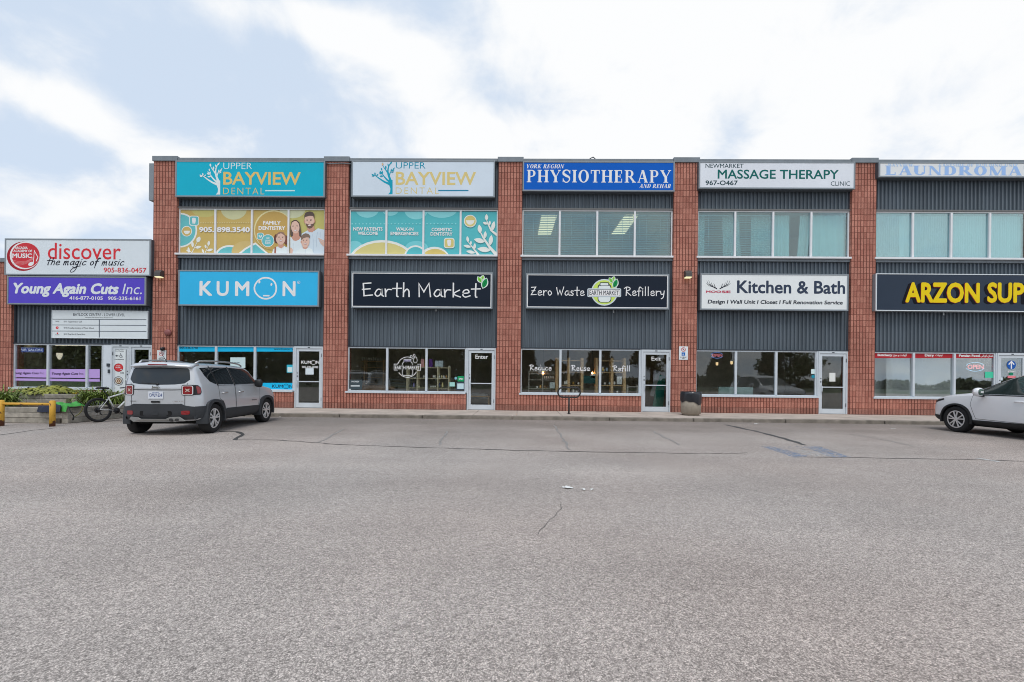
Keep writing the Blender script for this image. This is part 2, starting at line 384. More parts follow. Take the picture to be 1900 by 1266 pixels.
HW = {  # hand-lettered strokes: cap height 1
 'E': [[(.5, .97), (.05, .93), (.1, .04), (.6, .1)], [(.0, .5), (.46, .55)]], 'a': [[(.42, .45), (.2, .52), (.02, .22), (.15, .02), (.34, .15), (.43, .5), (.43, .12), (.54, .02)]],
 'r': [[(.05, .54), (.08, .0)], [(.08, .28), (.2, .5), (.42, .5)]], 't': [[(.24, .97), (.22, .1), (.3, 0)], [(-.02, .58), (.5, .6)]],
 'h': [[(.07, 1), (.06, 0)], [(.06, .28), (.25, .54), (.38, .4), (.4, 0)]], 'M': [[(.05, 0), (.02, .95), (.32, .35), (.62, .97), (.72, 0)]],
 'k': [[(.06, 1), (.06, 0)], [(.42, .5), (.08, .22), (.48, 0)]], 'e': [[(.04, .26), (.4, .32), (.32, .53), (.1, .45), (.05, .15), (.2, 0), (.48, .1)]],
 'Z': [[(.05, .9), (.52, .93), (.03, .05), (.58, .08)], [(.1, .5), (.45, .52)]], 'o': [[(.22, .52), (.04, .3), (.2, 0), (.42, .24), (.22, .52)]],
 'W': [[(.0, .9), (.16, .05), (.36, .6), (.52, .05), (.78, .97)]], 's': [[(.36, .5), (.15, .52), (.1, .36), (.32, .2), (.26, .02), (.0, .06)]],
 'R': [[(.1, .9), (.06, 0)], [(-.14, .8), (.12, .97), (.46, .88), (.44, .65), (.1, .48), (.58, .0)]], 'f': [[(.44, .86), (.3, .98), (.18, .8), (.15, -.05)], [(-.02, .5), (.38, .53)]],
 'i': [[(.08, .54), (.08, .0)], [(.08, .74), (.09, .8)]], 'l': [[(.08, 1), (.08, 0)]], 'y': [[(.02, .52), (.1, .15), (.34, .22)], [(.42, .55), (.32, -.15), (.1, -.35)]],
 'd': [[(.38, .4), (.15, .52), (.03, .2), (.2, .02), (.38, .22), (.43, 1), (.44, 0)]], 'u': [[(.05, .54), (.08, .1), (.25, .02), (.4, .22), (.42, .54), (.45, 0)]],
 'c': [[(.4, .45), (.2, .53), (.04, .25), (.15, .02), (.44, .08)]], 'm': [[(.02, .5), (.04, 0)], [(.05, .3), (.2, .52), (.27, .0)], [(.28, .3), (.44, .52), (.52, .05), (.6, .03)]],
 'g': [[(.4, .45), (.2, .52), (.04, .25), (.2, .05), (.38, .25), (.42, .5), (.3, -.3), (.05, -.38), (-.1, -.2)]]}
HWADV = {'E': .68, 'M': .86, 'W': .84, 'Z': .68, 'R': .66, 'r': .46, 't': .5, 'i': .24, 'l': .26, 'f': .44, 'm': .72, 's': .46}
def hand_mesh(s, wd=.09, smooth=True, sp=.06):
    vs, fs, ls = [], [], []; x = 0; k = 0
    for ch in s:
        if ch == ' ': x += .38; continue
        for st in HW[ch]:
            pts = [(x+p[0], p[1]) for p in st]
            if smooth and ch not in 'EMZW': pts = smooth_pts(pts)
            a, b = ribbon(pts, wd); o = len(vs)
            for p, q in zip(a, b): vs += [(p.x, p.y), (q.x, q.y)]
            for i in range(len(a)-1): fs.append((o+2*i, o+2*i+1, o+2*i+3, o+2*i+2)); ls.append(k % 7)
            k += 1
        x += HWADV.get(ch, .52)+sp
    return vs, fs, ls
def serif_mesh(s, T=.2, t=.07, so=.085, sh=.06, sp=.09):
    VS, FS, LS = [], [], []; x = 0; kk = [0]
    def pl(pts):
        o = len(VS); VS.extend((x+p[0], p[1]) for p in pts); FS.append(tuple(range(o, o+len(pts)))); LS.append(kk[0] % 9); kk[0] += 1
    def rect(a, b, c, d): pl([(a, b), (c, b), (c, d), (a, d)])
    def stem(c, lo=0, hi=1, wd=T, top=True, bot=True):
        rect(c-wd/2, lo+(sh if bot else 0), c+wd/2, hi-(sh if top else 0))
        if bot: rect(c-wd/2-so, lo, c+wd/2+so, lo+sh)
        if top: rect(c-wd/2-so, hi-sh, c+wd/2+so, hi)
    def diag(x0, y0, x1, y1, wd): pl([(x0-wd/2, y0), (x0+wd/2, y0), (x1+wd/2, y1), (x1-wd/2, y1)])
    def foot(c, y, wd): rect(c-wd/2-so, y, c+wd/2+so, y+sh)
    def arc(cx, cy, rx, ry, tx, ty, a0, a1, n=14):
        k0 = len(VS)
        for i in range(n+1):
            a = R(a0+(a1-a0)*i/n); c, d = math.cos(a), math.sin(a)
            VS.append((x+cx+rx*c, cy+ry*d)); VS.append((x+cx+(rx-tx)*c, cy+(ry-ty)*d))
        for i in range(n): FS.append((k0+2*i, k0+2*i+1, k0+2*i+3, k0+2*i+2)); LS.append(kk[0] % 9)
        kk[0] += 1
    for ch in s:
        adv = .8
        if ch == ' ': x += .45; continue
        if ch == 'I': stem(.2); adv = .4
        elif ch in 'PRBD':
            stem(.2)
            if ch == 'D': rect(.3, 1-t, .42, 1); rect(.3, 0, .42, t); arc(.42, .5, .42, .5, T, t, -90, 90); adv = .9
            else:
                rect(.3, 1-t, .42, 1); rect(.3, .44, .42, .44+t); arc(.42, .72, .3, .28, T*.9, t, -90, 90); adv = .78
                if ch == 'R': diag(.46, .46, .76, sh, T); foot(.78, 0, T*.8); adv = .92
                if ch == 'B': rect(.3, 0, .42, t); arc(.42, .25, .34, .25, T, t, -90, 90); adv = .82
        elif ch == 'H': stem(.2); stem(.75); rect(.3, .46, .65, .46+t); adv = .95
        elif ch == 'N': stem(.15, wd=t, bot=True); stem(.78, wd=t, bot=False); diag(.2, 1-sh, .78, 0, T*.9); adv = .95
        elif ch == 'M': stem(.15, wd=t); stem(1.0, wd=T); diag(.2, 1-sh, .55, .0, T*.9); diag(.92, 1-sh, .57, .0, t); adv = 1.2
        elif ch == 'U': stem(.2, lo=.3, bot=False); stem(.75, lo=.3, wd=t, bot=False); arc(.445, .3, .345, .3, T*.8, t, 180, 360); adv = .9
        elif ch == 'L': stem(.2); rect(.3, 0, .68, t); rect(.62, t, .68, .3); adv = .76
        elif ch == 'E': stem(.2); rect(.3, 0, .66, t); rect(.3, 1-t, .64, 1); rect(.3, .47, .52, .47+t); rect(.6, t, .66, .3); rect(.58, .72, .64, 1-t); rect(.47, .36, .52, .66); adv = .76
        elif ch == 'F': stem(.2); rect(.3, 1-t, .64, 1); rect(.3, .47, .52, .47+t); rect(.58, .72, .64, 1-t); adv = .72
        elif ch == 'T': stem(.4, top=False); rect(.04, 1-t, .76, 1); rect(.04, .7, .1, 1-t); rect(.7, .7, .76, 1-t); adv = .8
        elif ch == 'O': arc(.45, .5, .42, .52, T, t, 0, 360, 28); adv = .9
        elif ch in 'CG':
            arc(.47, .5, .43, .52, T, t, 40, 320, 24); rect(.75, .72, .81, .98); adv = .88
            if ch == 'G': rect(.66, .0, .82, .42); rect(.58, .42, .9, .42+sh); adv = .94
        elif ch == 'S':
            a, b = ribbon(smooth_pts([(.6, .8), (.5, .96), (.3, .99), (.12, .88), (.12, .7), (.32, .54), (.55, .42), (.6, .22), (.45, .03), (.25, .02), (.1, .2)], 3),
                          [.08, .08, .08, .08, .08, .08, .09, .11, .12, .13, .14, .16, .2, .2, .2, .2, .2, .17, .14, .12, .1, .09, .08, .08, .08, .08, .08, .08, .08, .08, .08])
            o = len(VS)
            for p, q in zip(a, b): VS.extend([(x+p.x, p.y), (x+q.x, q.y)])
            for i in range(len(a)-1): FS.append((o+2*i, o+2*i+1, o+2*i+3, o+2*i+2)); LS.append(kk[0] % 9)
            kk[0] += 1
            rect(.6, .7, .66, .98); rect(.05, .02, .11, .32); adv = .72
        elif ch == 'Y': diag(.16, 1-sh, .44, .42, T); diag(.76, 1-sh, .48, .42, t); stem(.46, 0, .44, top=False); foot(.16, 1-sh, T*.7); foot(.76, 1-sh, t); adv = .9
        elif ch == 'V': diag(.16, 1-sh, .46, 0, T); diag(.76, 1-sh, .46, 0, t); foot(.16, 1-sh, T*.7); foot(.76, 1-sh, t); adv = .88
        elif ch == 'W': diag(.16, 1-sh, .4, 0, T); diag(.62, 1-sh, .4, 0, t); diag(.62, 1-sh, .86, 0, T); diag(1.1, 1-sh, .86, 0, t); foot(.16, 1-sh, T); foot(1.1, 1-sh, t); adv = 1.22
        elif ch == 'A': diag(.16, sh, .44, 1, t); diag(.74, sh, .46, 1, T); rect(.28, .3, .58, .3+t); foot(.16, 0, t); foot(.74, 0, T*.7); adv = .92
        elif ch == 'K': stem(.2); diag(.7, 1-sh, .32, .45, t); diag(.4, .55, .74, sh, T); foot(.74, 0, T*.7); foot(.7, 1-sh, t); adv = .92
        x += adv+sp
    return VS, FS, LS
CAP = None
class Art:
    "flat vinyl graphics: shapes given in photo measurements on the real plane y = Y, stacked in thin layers"
    def __init__(s, z, Y, step=.0004):
        s.z = z; s.Y = Y; s.mb = MB(); s.mats = []; s.n = 0; s.cuts = []; s.step = step; s.z0 = z; s.one = None
    def _mi(s, col):
        m = col if isinstance(col, bpy.types.Material) else ink(col)
        if m not in s.mats: s.mats.append(m)
        return s.mats.index(m)
    def pt(s, x, y, k=0.0):
        v = ZP(s.z, x, y, s.Y); v.y -= s.n*s.step+k*.00012; return v
    def poly(s, pts, col, clip=None):
        if clip:
            for ax, lim, sg in ((0, clip[0], 1), (0, clip[2], -1), (1, clip[1], 1), (1, clip[3], -1)):
                o = []
                for i in range(len(pts)):
                    a, b = pts[i-1], pts[i]; ia, ib = (a[ax]-lim)*sg >= 0, (b[ax]-lim)*sg >= 0
                    if ia != ib:
                        t = (lim-a[ax])/(b[ax]-a[ax]); o.append((a[0]+(b[0]-a[0])*t, a[1]+(b[1]-a[1])*t))
                    if ib: o.append(b)
                pts = o
                if len(pts) < 3: return s
        s.n += 1; s.mb.mi = s._mi(col); s.mb.add([s.pt(*p) for p in pts], [tuple(range(len(pts)))]); return s
    def rect(s, x0, y0, x1, y1, col, r=0):
        if r:
            pts = []
            for cx, cy, a0 in ((x1-r, y1-r, 0), (x0+r, y1-r, 90), (x0+r, y0+r, 180), (x1-r, y0+r, 270)):
                for i in range(5): a = R(a0+i*22.5); pts.append((cx+r*math.cos(a), cy+r*math.sin(a)))
            return s.poly(pts, col)
        return s.poly([(x0, y0), (x1, y0), (x1, y1), (x0, y1)], col)
    def ell(s, cx, cy, rx, ry, col, rot=0, clip=None, n=28):
        c, d = math.cos(R(rot)), math.sin(R(rot))
        pts = []
        for i in range(n):
            a = 2*math.pi*i/n; u, v = rx*math.cos(a), ry*math.sin(a); pts.append((cx+u*c-v*d, cy+u*d+v*c))
        return s.poly(pts, col, clip)
    def leaf(s, x0, y0, x1, y1, wd, col, clip=None):
        d = Vector((x1-x0, y1-y0)); n = Vector((-d.y, d.x)).normalized()*wd/2; a = Vector((x0, y0)); pts = []
        for t, k in ((0, 0), (.15, .55), (.35, .95), (.55, 1), (.75, .75), (.9, .35)): pts.append(tuple(a+d*t+n*k))
        for t, k in ((1, 0), (.9, .35), (.75, .75), (.55, 1), (.35, .95), (.15, .55)): pts.append(tuple(a+d*t-n*k))
        return s.poly(pts, col, clip)
    def line(s, pts, wd, col, smooth=False):
        if smooth: pts = smooth_pts(pts)
        a, b = ribbon(pts, wd if not isinstance(wd, (list, tuple)) else [wd[0]+(wd[1]-wd[0])*i/(len(pts)-1) for i in range(len(pts))])
        s.n += 1; s.mb.mi = s._mi(col); vs = []
        for p, q in zip(a, b): vs += [s.pt(p.x, p.y), s.pt(q.x, q.y)]
        s.mb.add(vs, [(2*i, 2*i+1, 2*i+3, 2*i+2) for i in range(len(a)-1)]); return s
    def ring(s, cx, cy, rx, ry, wd, col, n=40):
        return s.line([(cx+rx*math.cos(2*math.pi*i/n), cy+ry*math.sin(2*math.pi*i/n)) for i in range(n)]+[(cx+rx, cy)], wd, col)
    def glyphs(s, mesh, x0, yb0, x1, yb1, h, col, cap, shear=0.0, fit=True):
        vs, fs, ls = mesh; s.cuts.append((len(s.mb.v), len(s.mb.f)))
        xa, xb = min(v[0]+v[1]*shear for v in vs), max(v[0]+v[1]*shear for v in vs)
        s.n += 1; a, b = s.pt(x0, yb0), s.pt(x1, yb1); zb = (a.z+b.z)/2; hm = abs(s.pt(x0, yb0-h).z-a.z)
        kx = (b.x-a.x)/(xb-xa); kz = hm/cap
        s.mb.mi = s._mi(col); o = len(s.mb.v)
        lay = {}
        for f, k in zip(fs, ls):
            for i in f: lay.setdefault(i, k)
        s.mb.add([(a.x+(v[0]+v[1]*shear-xa)*kx, a.y-lay.get(i, 0)*.00008, zb+v[1]*kz) for i, v in enumerate(vs)], fs); return s
    def text(s, t, x0, yb0, x1, yb1, h, col, bold=0.0, shear=0.0, space=1.0):
        global CAP
        if CAP is None: CAP = max(v[1] for v in text_mesh('H')[0])
        if bold <= 0: return s.glyphs(text_mesh(t, bold, space), x0, yb0, x1, yb1, h, col, CAP+bold, shear)
        vs, fs, _ = text_mesh(t, 0.0, space); V, F, L_ = [], [], []      # bold: the outline struck eight times around its centre
        for k in range(9):
            dx, dy = (0, 0) if k == 8 else (bold*math.cos(k*math.pi/4), bold*math.sin(k*math.pi/4)); o = len(V)
            V += [(v[0]+dx, v[1]+dy) for v in vs]; F += [tuple(i+o for i in f) for f in fs]; L_ += [k*.5]*len(fs)
        return s.glyphs((V, F, L_), x0, yb0, x1, yb1, h, col, CAP+bold, shear)
    def hand(s, t, x0, yb0, x1, yb1, h, col, wd=.1, shear=0.0): return s.glyphs(hand_mesh(t, wd), x0, yb0, x1, yb1, h, col, 1.0, shear)
    def serif(s, txt, x0, yb0, x1, yb1, h, col, shear=0.0, **k): return s.glyphs(serif_mesh(txt, **k), x0, yb0, x1, yb1, h, col, 1.0, shear)
    def build(s, name, parent):
        if name == 'lettering' and len(s.cuts) > 1:          # each line of lettering is a piece of its own
            for k, a in enumerate(s.cuts):
                b = s.cuts[k+1] if k+1 < len(s.cuts) else (len(s.mb.v), len(s.mb.f)); a = (0, 0) if k == 0 else a; q = MB()
                q.v = s.mb.v[a[0]:b[0]]; q.f = [tuple(i-a[0] for i in f) for f in s.mb.f[a[1]:b[1]]]; q.m = s.mb.m[a[1]:b[1]]; q.smooth = s.mb.smooth[a[1]:b[1]]; q.build(name, s.mats, parent, fix=False)
            return None
        return s.mb.build(name, s.mats, parent, fix=False)

# ------------------------------------------------------------------ setting: ground, kerb, pavement
GZ = 0.114
struct('parking_lot', MB().add([(-300, -300, 0), (300, -300, 0), (300, 300, 0), (-300, 300, 0)], [(0, 1, 2, 3)]), asphalt_mat())
CONC = M('pavement_concrete', A(186, 174, 164, 1.0), rough=.9, spec=.2, var=.22, vs=1.6, bump=.3, bs=90)
KERB = M('kerb_concrete', A(132, 125, 116, .95), rough=.95, spec=.1, var=.38, vs=4, bump=.5, bs=40)
mb = MB(); x = -12.2; k = 0
while x < 32:
    wdt = 1.52+.04*math.sin(k*1.7); mb.box(x+.006, x+wdt-.006, -2.34, .3, .0, GZ+.002*math.sin(k*2.3)); x += wdt; k += 1
struct('pavement', mb, CONC, bevel=.008)
mb = MB(); x = -12.2; k = 0
while x < 32:
    wdt = 3.0+.25*math.sin(k*2.1); dy = .02*math.sin(k*1.3); mb.box(x+.012, x+wdt-.012, -2.58+dy, -2.348, -.05, GZ+.006*math.sin(k*1.9+1)); x += wdt; k += 1
struct('kerb', mb, KERB, bevel=.02)

# sealed and open cracks, worn paint: thin sheets on the asphalt
TAR = M('crack_sealant', (.06, .058, .057), rough=.8, var=.3, vs=6)
def ground_line(name, pts, wd, mat, z=.004, jag=.03, mi=None):
    q = []
    P_ = [G(*p) for p in pts]
    for i in range(len(P_)-1):
        n = max(2, int((P_[i+1]-P_[i]).length/.22))
        for j in range(n): q.append(P_[i].lerp(P_[i+1], j/n))
    q.append(P_[-1])
    q = [Vector((p.x+random.uniform(-jag, jag), p.y+random.uniform(-jag, jag))) for p in q]
    ws = [wd*random.uniform(.6, 1.3) for _ in q]
    a, b = ribbon(q, ws); vs = []
    for u, v in zip(a, b): vs += [(u.x, u.y, z), (v.x, v.y, z)]
    return struct(name, MB().add(vs, [(2*i, 2*i+1, 2*i+3, 2*i+2) for i in range(len(a)-1)]), mat)
ground_line('sealed_crack', [(440, 816), (520, 817), (575, 821), (610, 824), (700, 828), (800, 831), (950, 836), (1100, 839), (1300, 842.5), (1388, 841)], .034, TAR)
ground_line('sealed_crack', [(412, 801), (440, 801), (449, 804), (446, 810), (438, 816)], .10, TAR, z=.0045)
ground_line('sealed_crack', [(-60, 812), (0, 807.5), (60, 799), (100, 794.5)], .05, TAR)
ground_line('sealed_crack', [(1348, 789), (1400, 800), (1450, 813), (1494, 826)], .12, M('faded_sealant', (.085, .083, .082), rough=.8, var=.3, vs=5), z=.0045)
ground_line('crack', [(1475, 848), (1580, 849), (1650, 851), (1760, 852), (1900, 856), (2000, 859)], .03, TAR)
ground_line('crack', [(1043, 932), (1041, 945), (1030, 957), (1022, 965), (1008, 978), (998, 992)], .006, M('open_crack', (.10, .095, .09), var=.3), jag=.014)
ground_line('crack', [(1575, 806), (1640, 816), (1690, 828)], .03, M('hairline', (.29, .272, .258), var=.25), jag=.04)
ground_line('crack', [(1030, 790), (1045, 815), (1055, 835)], .05, M('hairline', (.29, .272, .258), var=.25), jag=.04)
ground_line('crack', [(590, 822), (620, 806), (640, 796)], .05, M('hairline', (.29, .272, .258), var=.25), jag=.04)
ground_line('crack', [(1210, 800), (1260, 825)], .05, M('hairline', (.29, .272, .258), var=.25), jag=.04)
ground_line('crack', [(815, 826), (830, 800)], .05, M('hairline', (.29, .272, .258), var=.25), jag=.04)
def worn_paint(name, col, cover, sc_=9):
    m = bpy.data.materials.new(name); m.use_nodes = True; n, l = m.node_tree.nodes, m.node_tree.links; b = n['Principled BSDF']
    b.inputs['Base Color'].default_value = (*col, 1); b.inputs['Roughness'].default_value = .8
    g = n.new('ShaderNodeNewGeometry'); z = n.new('ShaderNodeTexNoise'); z.inputs['Scale'].default_value = sc_; z.inputs['Detail'].default_value = 8; z.inputs['Roughness'].default_value = .75
    l.new(g.outputs['Position'], z.inputs['Vector']); r = n.new('ShaderNodeMapRange'); l.new(z.outputs[0], r.inputs[0])
    r.inputs[1].default_value = .5-cover*.25; r.inputs[2].default_value = .58-cover*.25+.1; r.inputs[3].default_value = 0; r.inputs[4].default_value = .85
    l.new(r.outputs[0], b.inputs['Alpha']); return m
def ground_poly(name, pts, mat, z=.005):
    return struct(name, MB().add([G(*p)+Vector((0, 0, z)) for p in pts], [tuple(range(len(pts)))]), mat)
BLUEP = worn_paint('worn_blue_paint', A(112, 150, 190, 1.1), .18, 15); BLUEP2 = worn_paint('faint_blue_paint', A(118, 146, 176, 1.1), -.12, 15)
WHP = worn_paint('worn_white_paint', (.62, .62, .6), .15, 14)
ground_poly('parking_marking', [(1412, 829), (1432, 829), (1502, 847), (1475, 850)], BLUEP)
ground_poly('parking_marking', [(1490, 829), (1520, 829), (1580, 849), (1545, 849.5)], BLUEP)
ground_poly('parking_marking', [(1432, 828.6), (1490, 828.6), (1545, 848.8), (1502, 847.5)], BLUEP2, z=.0045)
ground_poly('parking_marking', [(1470, 836), (1500, 836), (1545, 847), (1512, 848)], WHP, z=.0062)
ground_poly('parking_marking', [(1808, 850.5), (1818, 850.5), (1857, 857), (1852, 858)], worn_paint('worn_line', (.6, .6, .58), .7))
ground_poly('parking_marking', [(1512, 790), (1516, 790), (1545, 797), (1540, 797.5)], WHP)

# ------------------------------------------------------------------ the two-storey brick plaza
S_WHITE = M('white_aluminium', (.80, .81, .83), rough=.35, spec=.5, var=.04)
S_SILV = M('brushed_aluminium', A(182, 189, 195), rough=.38, spec=.5, var=.06)
S_SID = streaky('slate_siding', A(82, 91, 99))
S_FLASH = streaky('grey_flashing', A(112, 119, 125), .10)
S_DARK = M('dark_trim', A(52, 58, 66), rough=.5, var=.08)
S_HEAD = M('bronze_trim', A(98, 98, 98), rough=.5, var=.08)
S_ROOM = M('room_paint', (.58, .53, .43), rough=.9, var=.15)
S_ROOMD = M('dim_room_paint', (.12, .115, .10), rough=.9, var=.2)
S_ROOMW = M('pale_room_paint', (.74, .74, .70), rough=.9, var=.05)
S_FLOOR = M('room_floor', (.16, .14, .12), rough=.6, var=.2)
xl = [X0+PITCH*i+PW for i in range(6)]; xr = [X0+PITCH*(i+1) for i in range(6)]
Z_SILL, Z_SOF, Z_USILL, Z_UTOP, Z_PAR = .787, 2.555, 6.19, 8.02, 9.98
BLD = thing('brick_plaza', 'two storey red split face brick plaza with slate grey corrugated cladding bays', 'building', (X0, 0, 0))
def corrug(mb, x0, x1, z0, z1, yf=.165, dp=.05, per=.15):
    n = max(1, round((x1-x0)/per)); p = (x1-x0)/n; pts = []
    for i in range(n):
        a = x0+i*p
        pts += [(a, yf), (a+p*.52, yf), (a+p*.62, yf-dp), (a+p*.90, yf-dp)]
    pts.append((x1, yf))
    vs = []
    for x, y in pts: vs += [(x, y, z0), (x, y, z1)]
    mb.add(vs, [(2*i, 2*i+2, 2*i+3, 2*i+1) for i in range(len(pts)-1)])
def room(name, parent, x0, x1, z0, z1, dep, wall, ceil=None, floor=None, y0=.24):
    mb = MB(); y1 = y0+dep
    mb.mi = 0; mb.add([(x0, y0, z0), (x0, y1, z0), (x0, y1, z1), (x0, y0, z1)], [(0, 1, 2, 3)]); mb.add([(x1, y0, z0), (x1, y1, z0), (x1, y1, z1), (x1, y0, z1)], [(0, 1, 2, 3)])
    mb.add([(x0, y1, z0), (x1, y1, z0), (x1, y1, z1), (x0, y1, z1)], [(0, 1, 2, 3)])
    mb.mi = 1; mb.add([(x0, y0, z1), (x1, y0, z1), (x1, y1, z1), (x0, y1, z1)], [(0, 1, 2, 3)])
    mb.mi = 2; mb.add([(x0, y0, z0), (x1, y0, z0), (x1, y1, z0), (x0, y1, z0)], [(0, 1, 2, 3)])
    return mb.build(name, [wall, ceil or wall, floor or S_FLOOR], parent, fix=False)
def window(parent, x0, x1, z0, z1, n, frame, glass, cuts=None, sill=True, yf=.075, mull=.075):
    fr = MB(); y1 = yf+.09
    fr.box(x0, x0+.045, yf+.02, y1, z0, z1); fr.box(x1-.045, x1, yf+.02, y1, z0, z1)
    fr.box(x0+.045, x1-.045, yf+.02, y1, z1-.045, z1); fr.box(x0+.045, x1-.045, yf+.02, y1, z0, z0+.05)
    cs = cuts or [x0+(x1-x0)*i/n for i in range(1, n)]
    for c in cs: fr.box(c-mull/2, c+mull/2, yf, y1-.004, z0+.05, z1-.045)
    o = fr.build('window', frame, parent, bevel=.004)
    e = [x0+.045]+list(cs)+[x1-.045]
    for a, b in zip(e[:-1], e[1:]):
        MB().box(a+.02, b-.02, yf+.06, yf+.066, z0+.03, z1-.03).build('pane', glass, o)
    if sill: MB().box(x0-.06, x1+.005, yf-.115, yf+.018, z0-.05, z0+.022).build('sill', frame, o, bevel=.004)
    return o
def door(parent, x0, x1, z0, z1, glass=GLASS, frame=S_SILV, yf=.06, leafglass=True, hinge=1, mid=1.16):
    f = MB(); j = .055
    f.box(x0, x0+j, yf, yf+.11, z0, z1); f.box(x1-j, x1, yf, yf+.11, z0, z1); f.box(x0+j, x1-j, yf, yf+.11, z1-j-.03, z1)
    o = f.build('door', frame, parent, bevel=.004)
    a, b, t, q = x0+j+.006, x1-j-.006, z1-j-.038, z0+.012
    l = MB(); st = .095; y0, y1 = yf+.02, yf+.065
    l.box(a, a+st, y0, y1, q, t); l.box(b-st, b, y0, y1, q, t); l.box(a+st, b-st, y0, y1, t-.10, t); l.box(a+st, b-st, y0, y1, q, q+.19)
    l.box(a+st, b-st, y0+.004, y1-.004, mid-.02, mid+.02)
    l.build('door_leaf', frame, o, bevel=.004)
    if leafglass:
        MB().box(a+st-.01, b-st+.01, y0+.02, y0+.026, q+.18, mid-.015).build('pane', glass, o)
        MB().box(a+st-.01, b-st+.01, y0+.02, y0+.026, mid+.015, t-.09).build('pane', glass, o)
    h = MB(); hx = a+.045 if hinge > 0 else b-.045
    h.box(hx-.028, hx+.028, y0-.012, y0-.001, .94, 1.24); h.tube([(hx+.02, y0-.012, .98), (hx+.02, y0-.06, .98), (hx+.02, y0-.06, 1.2), (hx+.02, y0-.012, 1.2)], .012, 8)
    h.build('handle', S_SILV, o)
    kx = MB(); kx.box(hx-.018, hx+.018, y0-.006, y0-.001, 1.34, 1.4); kx.lathe([(0, -.012), (.018, -.012), (.018, 0)], 12, (hx, y0, 1.5), 'y'); kx.build('lock', S_DARK, o)
    g = MB(); hb = b+.003 if hinge > 0 else a-.003
    for zz in (z0+.35, z1-.35): g.tube([(hb, y0-.012, zz-.07), (hb, y0-.012, zz+.07)], .013, 8)
    g.build('hinge', S_DARK, o)
    MB().box((a+b)/2-.045, (a+b)/2+.045, yf-.003, yf-.0005, z1-.065, z1-.03).build('unit_number_plate', S_DARK, o)
    return o
WIN_UP, WIN_LO, DOORS = [], [], []
for i in range(7):
    a = X0+PITCH*i
    p = MB().box(a, a+PW, 0, .45, -.05, 9.845).build('pier', BRICK, BLD)
    MB().box(a-.035, a+PW+.035, -.05, .5, 9.847, 10.04).build('pier_cap', S_FLASH, p, bevel=.008)
for i in range(6):
    a, b = xl[i], xr[i]
    mb = MB(); corrug(mb, a+.05, b-.05, Z_SOF+.045, 6.035); mb.build('siding', S_SID, BLD, fix=False)
    mb = MB(); corrug(mb, a+.05, b-.05, 8.085, 9.86); mb.build('siding', S_SID, BLD, fix=False)
    for z0, z1 in ((Z_SOF+.045, 6.035), (8.085, 9.86)):
        for e in (a, b-.055): MB().box(e, e+.055, .10, .2, z0, z1).build('edge_trim', S_DARK, BLD)
    MB().box(a+.037, b-.037, -.03, .5, 9.862, Z_PAR).build('parapet_cap', S_FLASH, BLD, bevel=.008)
    mb = MB(); mb.box(a, b, .045, .2, 6.037, 6.10); mb.box(a, b, .065, .2, 6.101, 6.138); mb.build('flashing', S_FLASH, BLD, bevel=.006)
    MB().box(a, b, .06, .2, Z_UTOP+.002, 8.083).build('window_head', S_HEAD, BLD)
    MB().box(a, b, .075, .22, Z_SOF+.003, Z_SOF+.043).build('soffit_trim', S_DARK, BLD)
    WIN_UP.append(window(BLD, a+.01, b-.01, Z_USILL, Z_UTOP, 4, S_WHITE, GLASS_UP))
    wx1 = a+4.69
    MB().box(a, wx1+.03, 0, .3, -.05, Z_SILL-.052).build('base_wall', BRICK, BLD)
    WIN_LO.append(window(BLD, a+.005, wx1, Z_SILL, Z_SOF, 3, S_SILV, GLASS, mull=.085))
    MB().box(wx1+.002, wx1+.045, .08, .2, Z_SILL, Z_SOF).build('door_post', S_SILV, BLD)
    DOORS.append(door(BLD, wx1+.05, b-.035, GZ+.004, Z_SOF))
    MB().box(b-.033, b, .07, .3, GZ, Z_SOF).build('reveal', BRICK, BLD)
    room('room_lining', BLD, a-.4, b+.4, GZ, 3.2, 4.5, (S_ROOM, S_ROOM, S_ROOM, S_ROOM, S_ROOMW, S_ROOM)[i], S_ROOM if i != 4 else S_ROOMW)
    room('room_lining', BLD, a-.4, b+.4, 5.95, 8.3, 5.0, S_ROOMW, S_ROOMW)
mb = MB(); mb.box(X0, X0+.3, .45, 22, 0, 9.82); mb.box(X0+.3, xr[5]+PW, 21.7, 22, 0, 9.82); mb.box(xr[5]+PW-.3, xr[5]+PW, .45, 21.7, 0, 9.82)
mb.build('side_wall', BRICK, BLD)
MB().box(X0+.3, xr[5]+PW-.3, .5, 21.7, 9.5, 9.7).build('roof', M('roof_gravel', (.3, .3, .29), rough=.9, var=.2), BLD)
q = P(1101, 293); MB().tube([(q.x-.12, .2, 9.95), (q.x-.1, .2, 10.1), (q.x+.02, .2, 10.16), (q.x+.1, .2, 10.1), (q.x+.1, .2, 9.95)], .02, 8).build('roof_anchor', S_DARK, BLD)
q = P(630, 305); mb = MB(); mb.tube([(X0+PITCH-.02, -.03, q.z+.03), (X0+PITCH+.2, -.035, q.z+.0), (X0+PITCH+.7, -.035, q.z+.02), (X0+PITCH+PW+.1, -.03, q.z)], .02, 8); mb.build('conduit', S_FLASH, BLD)
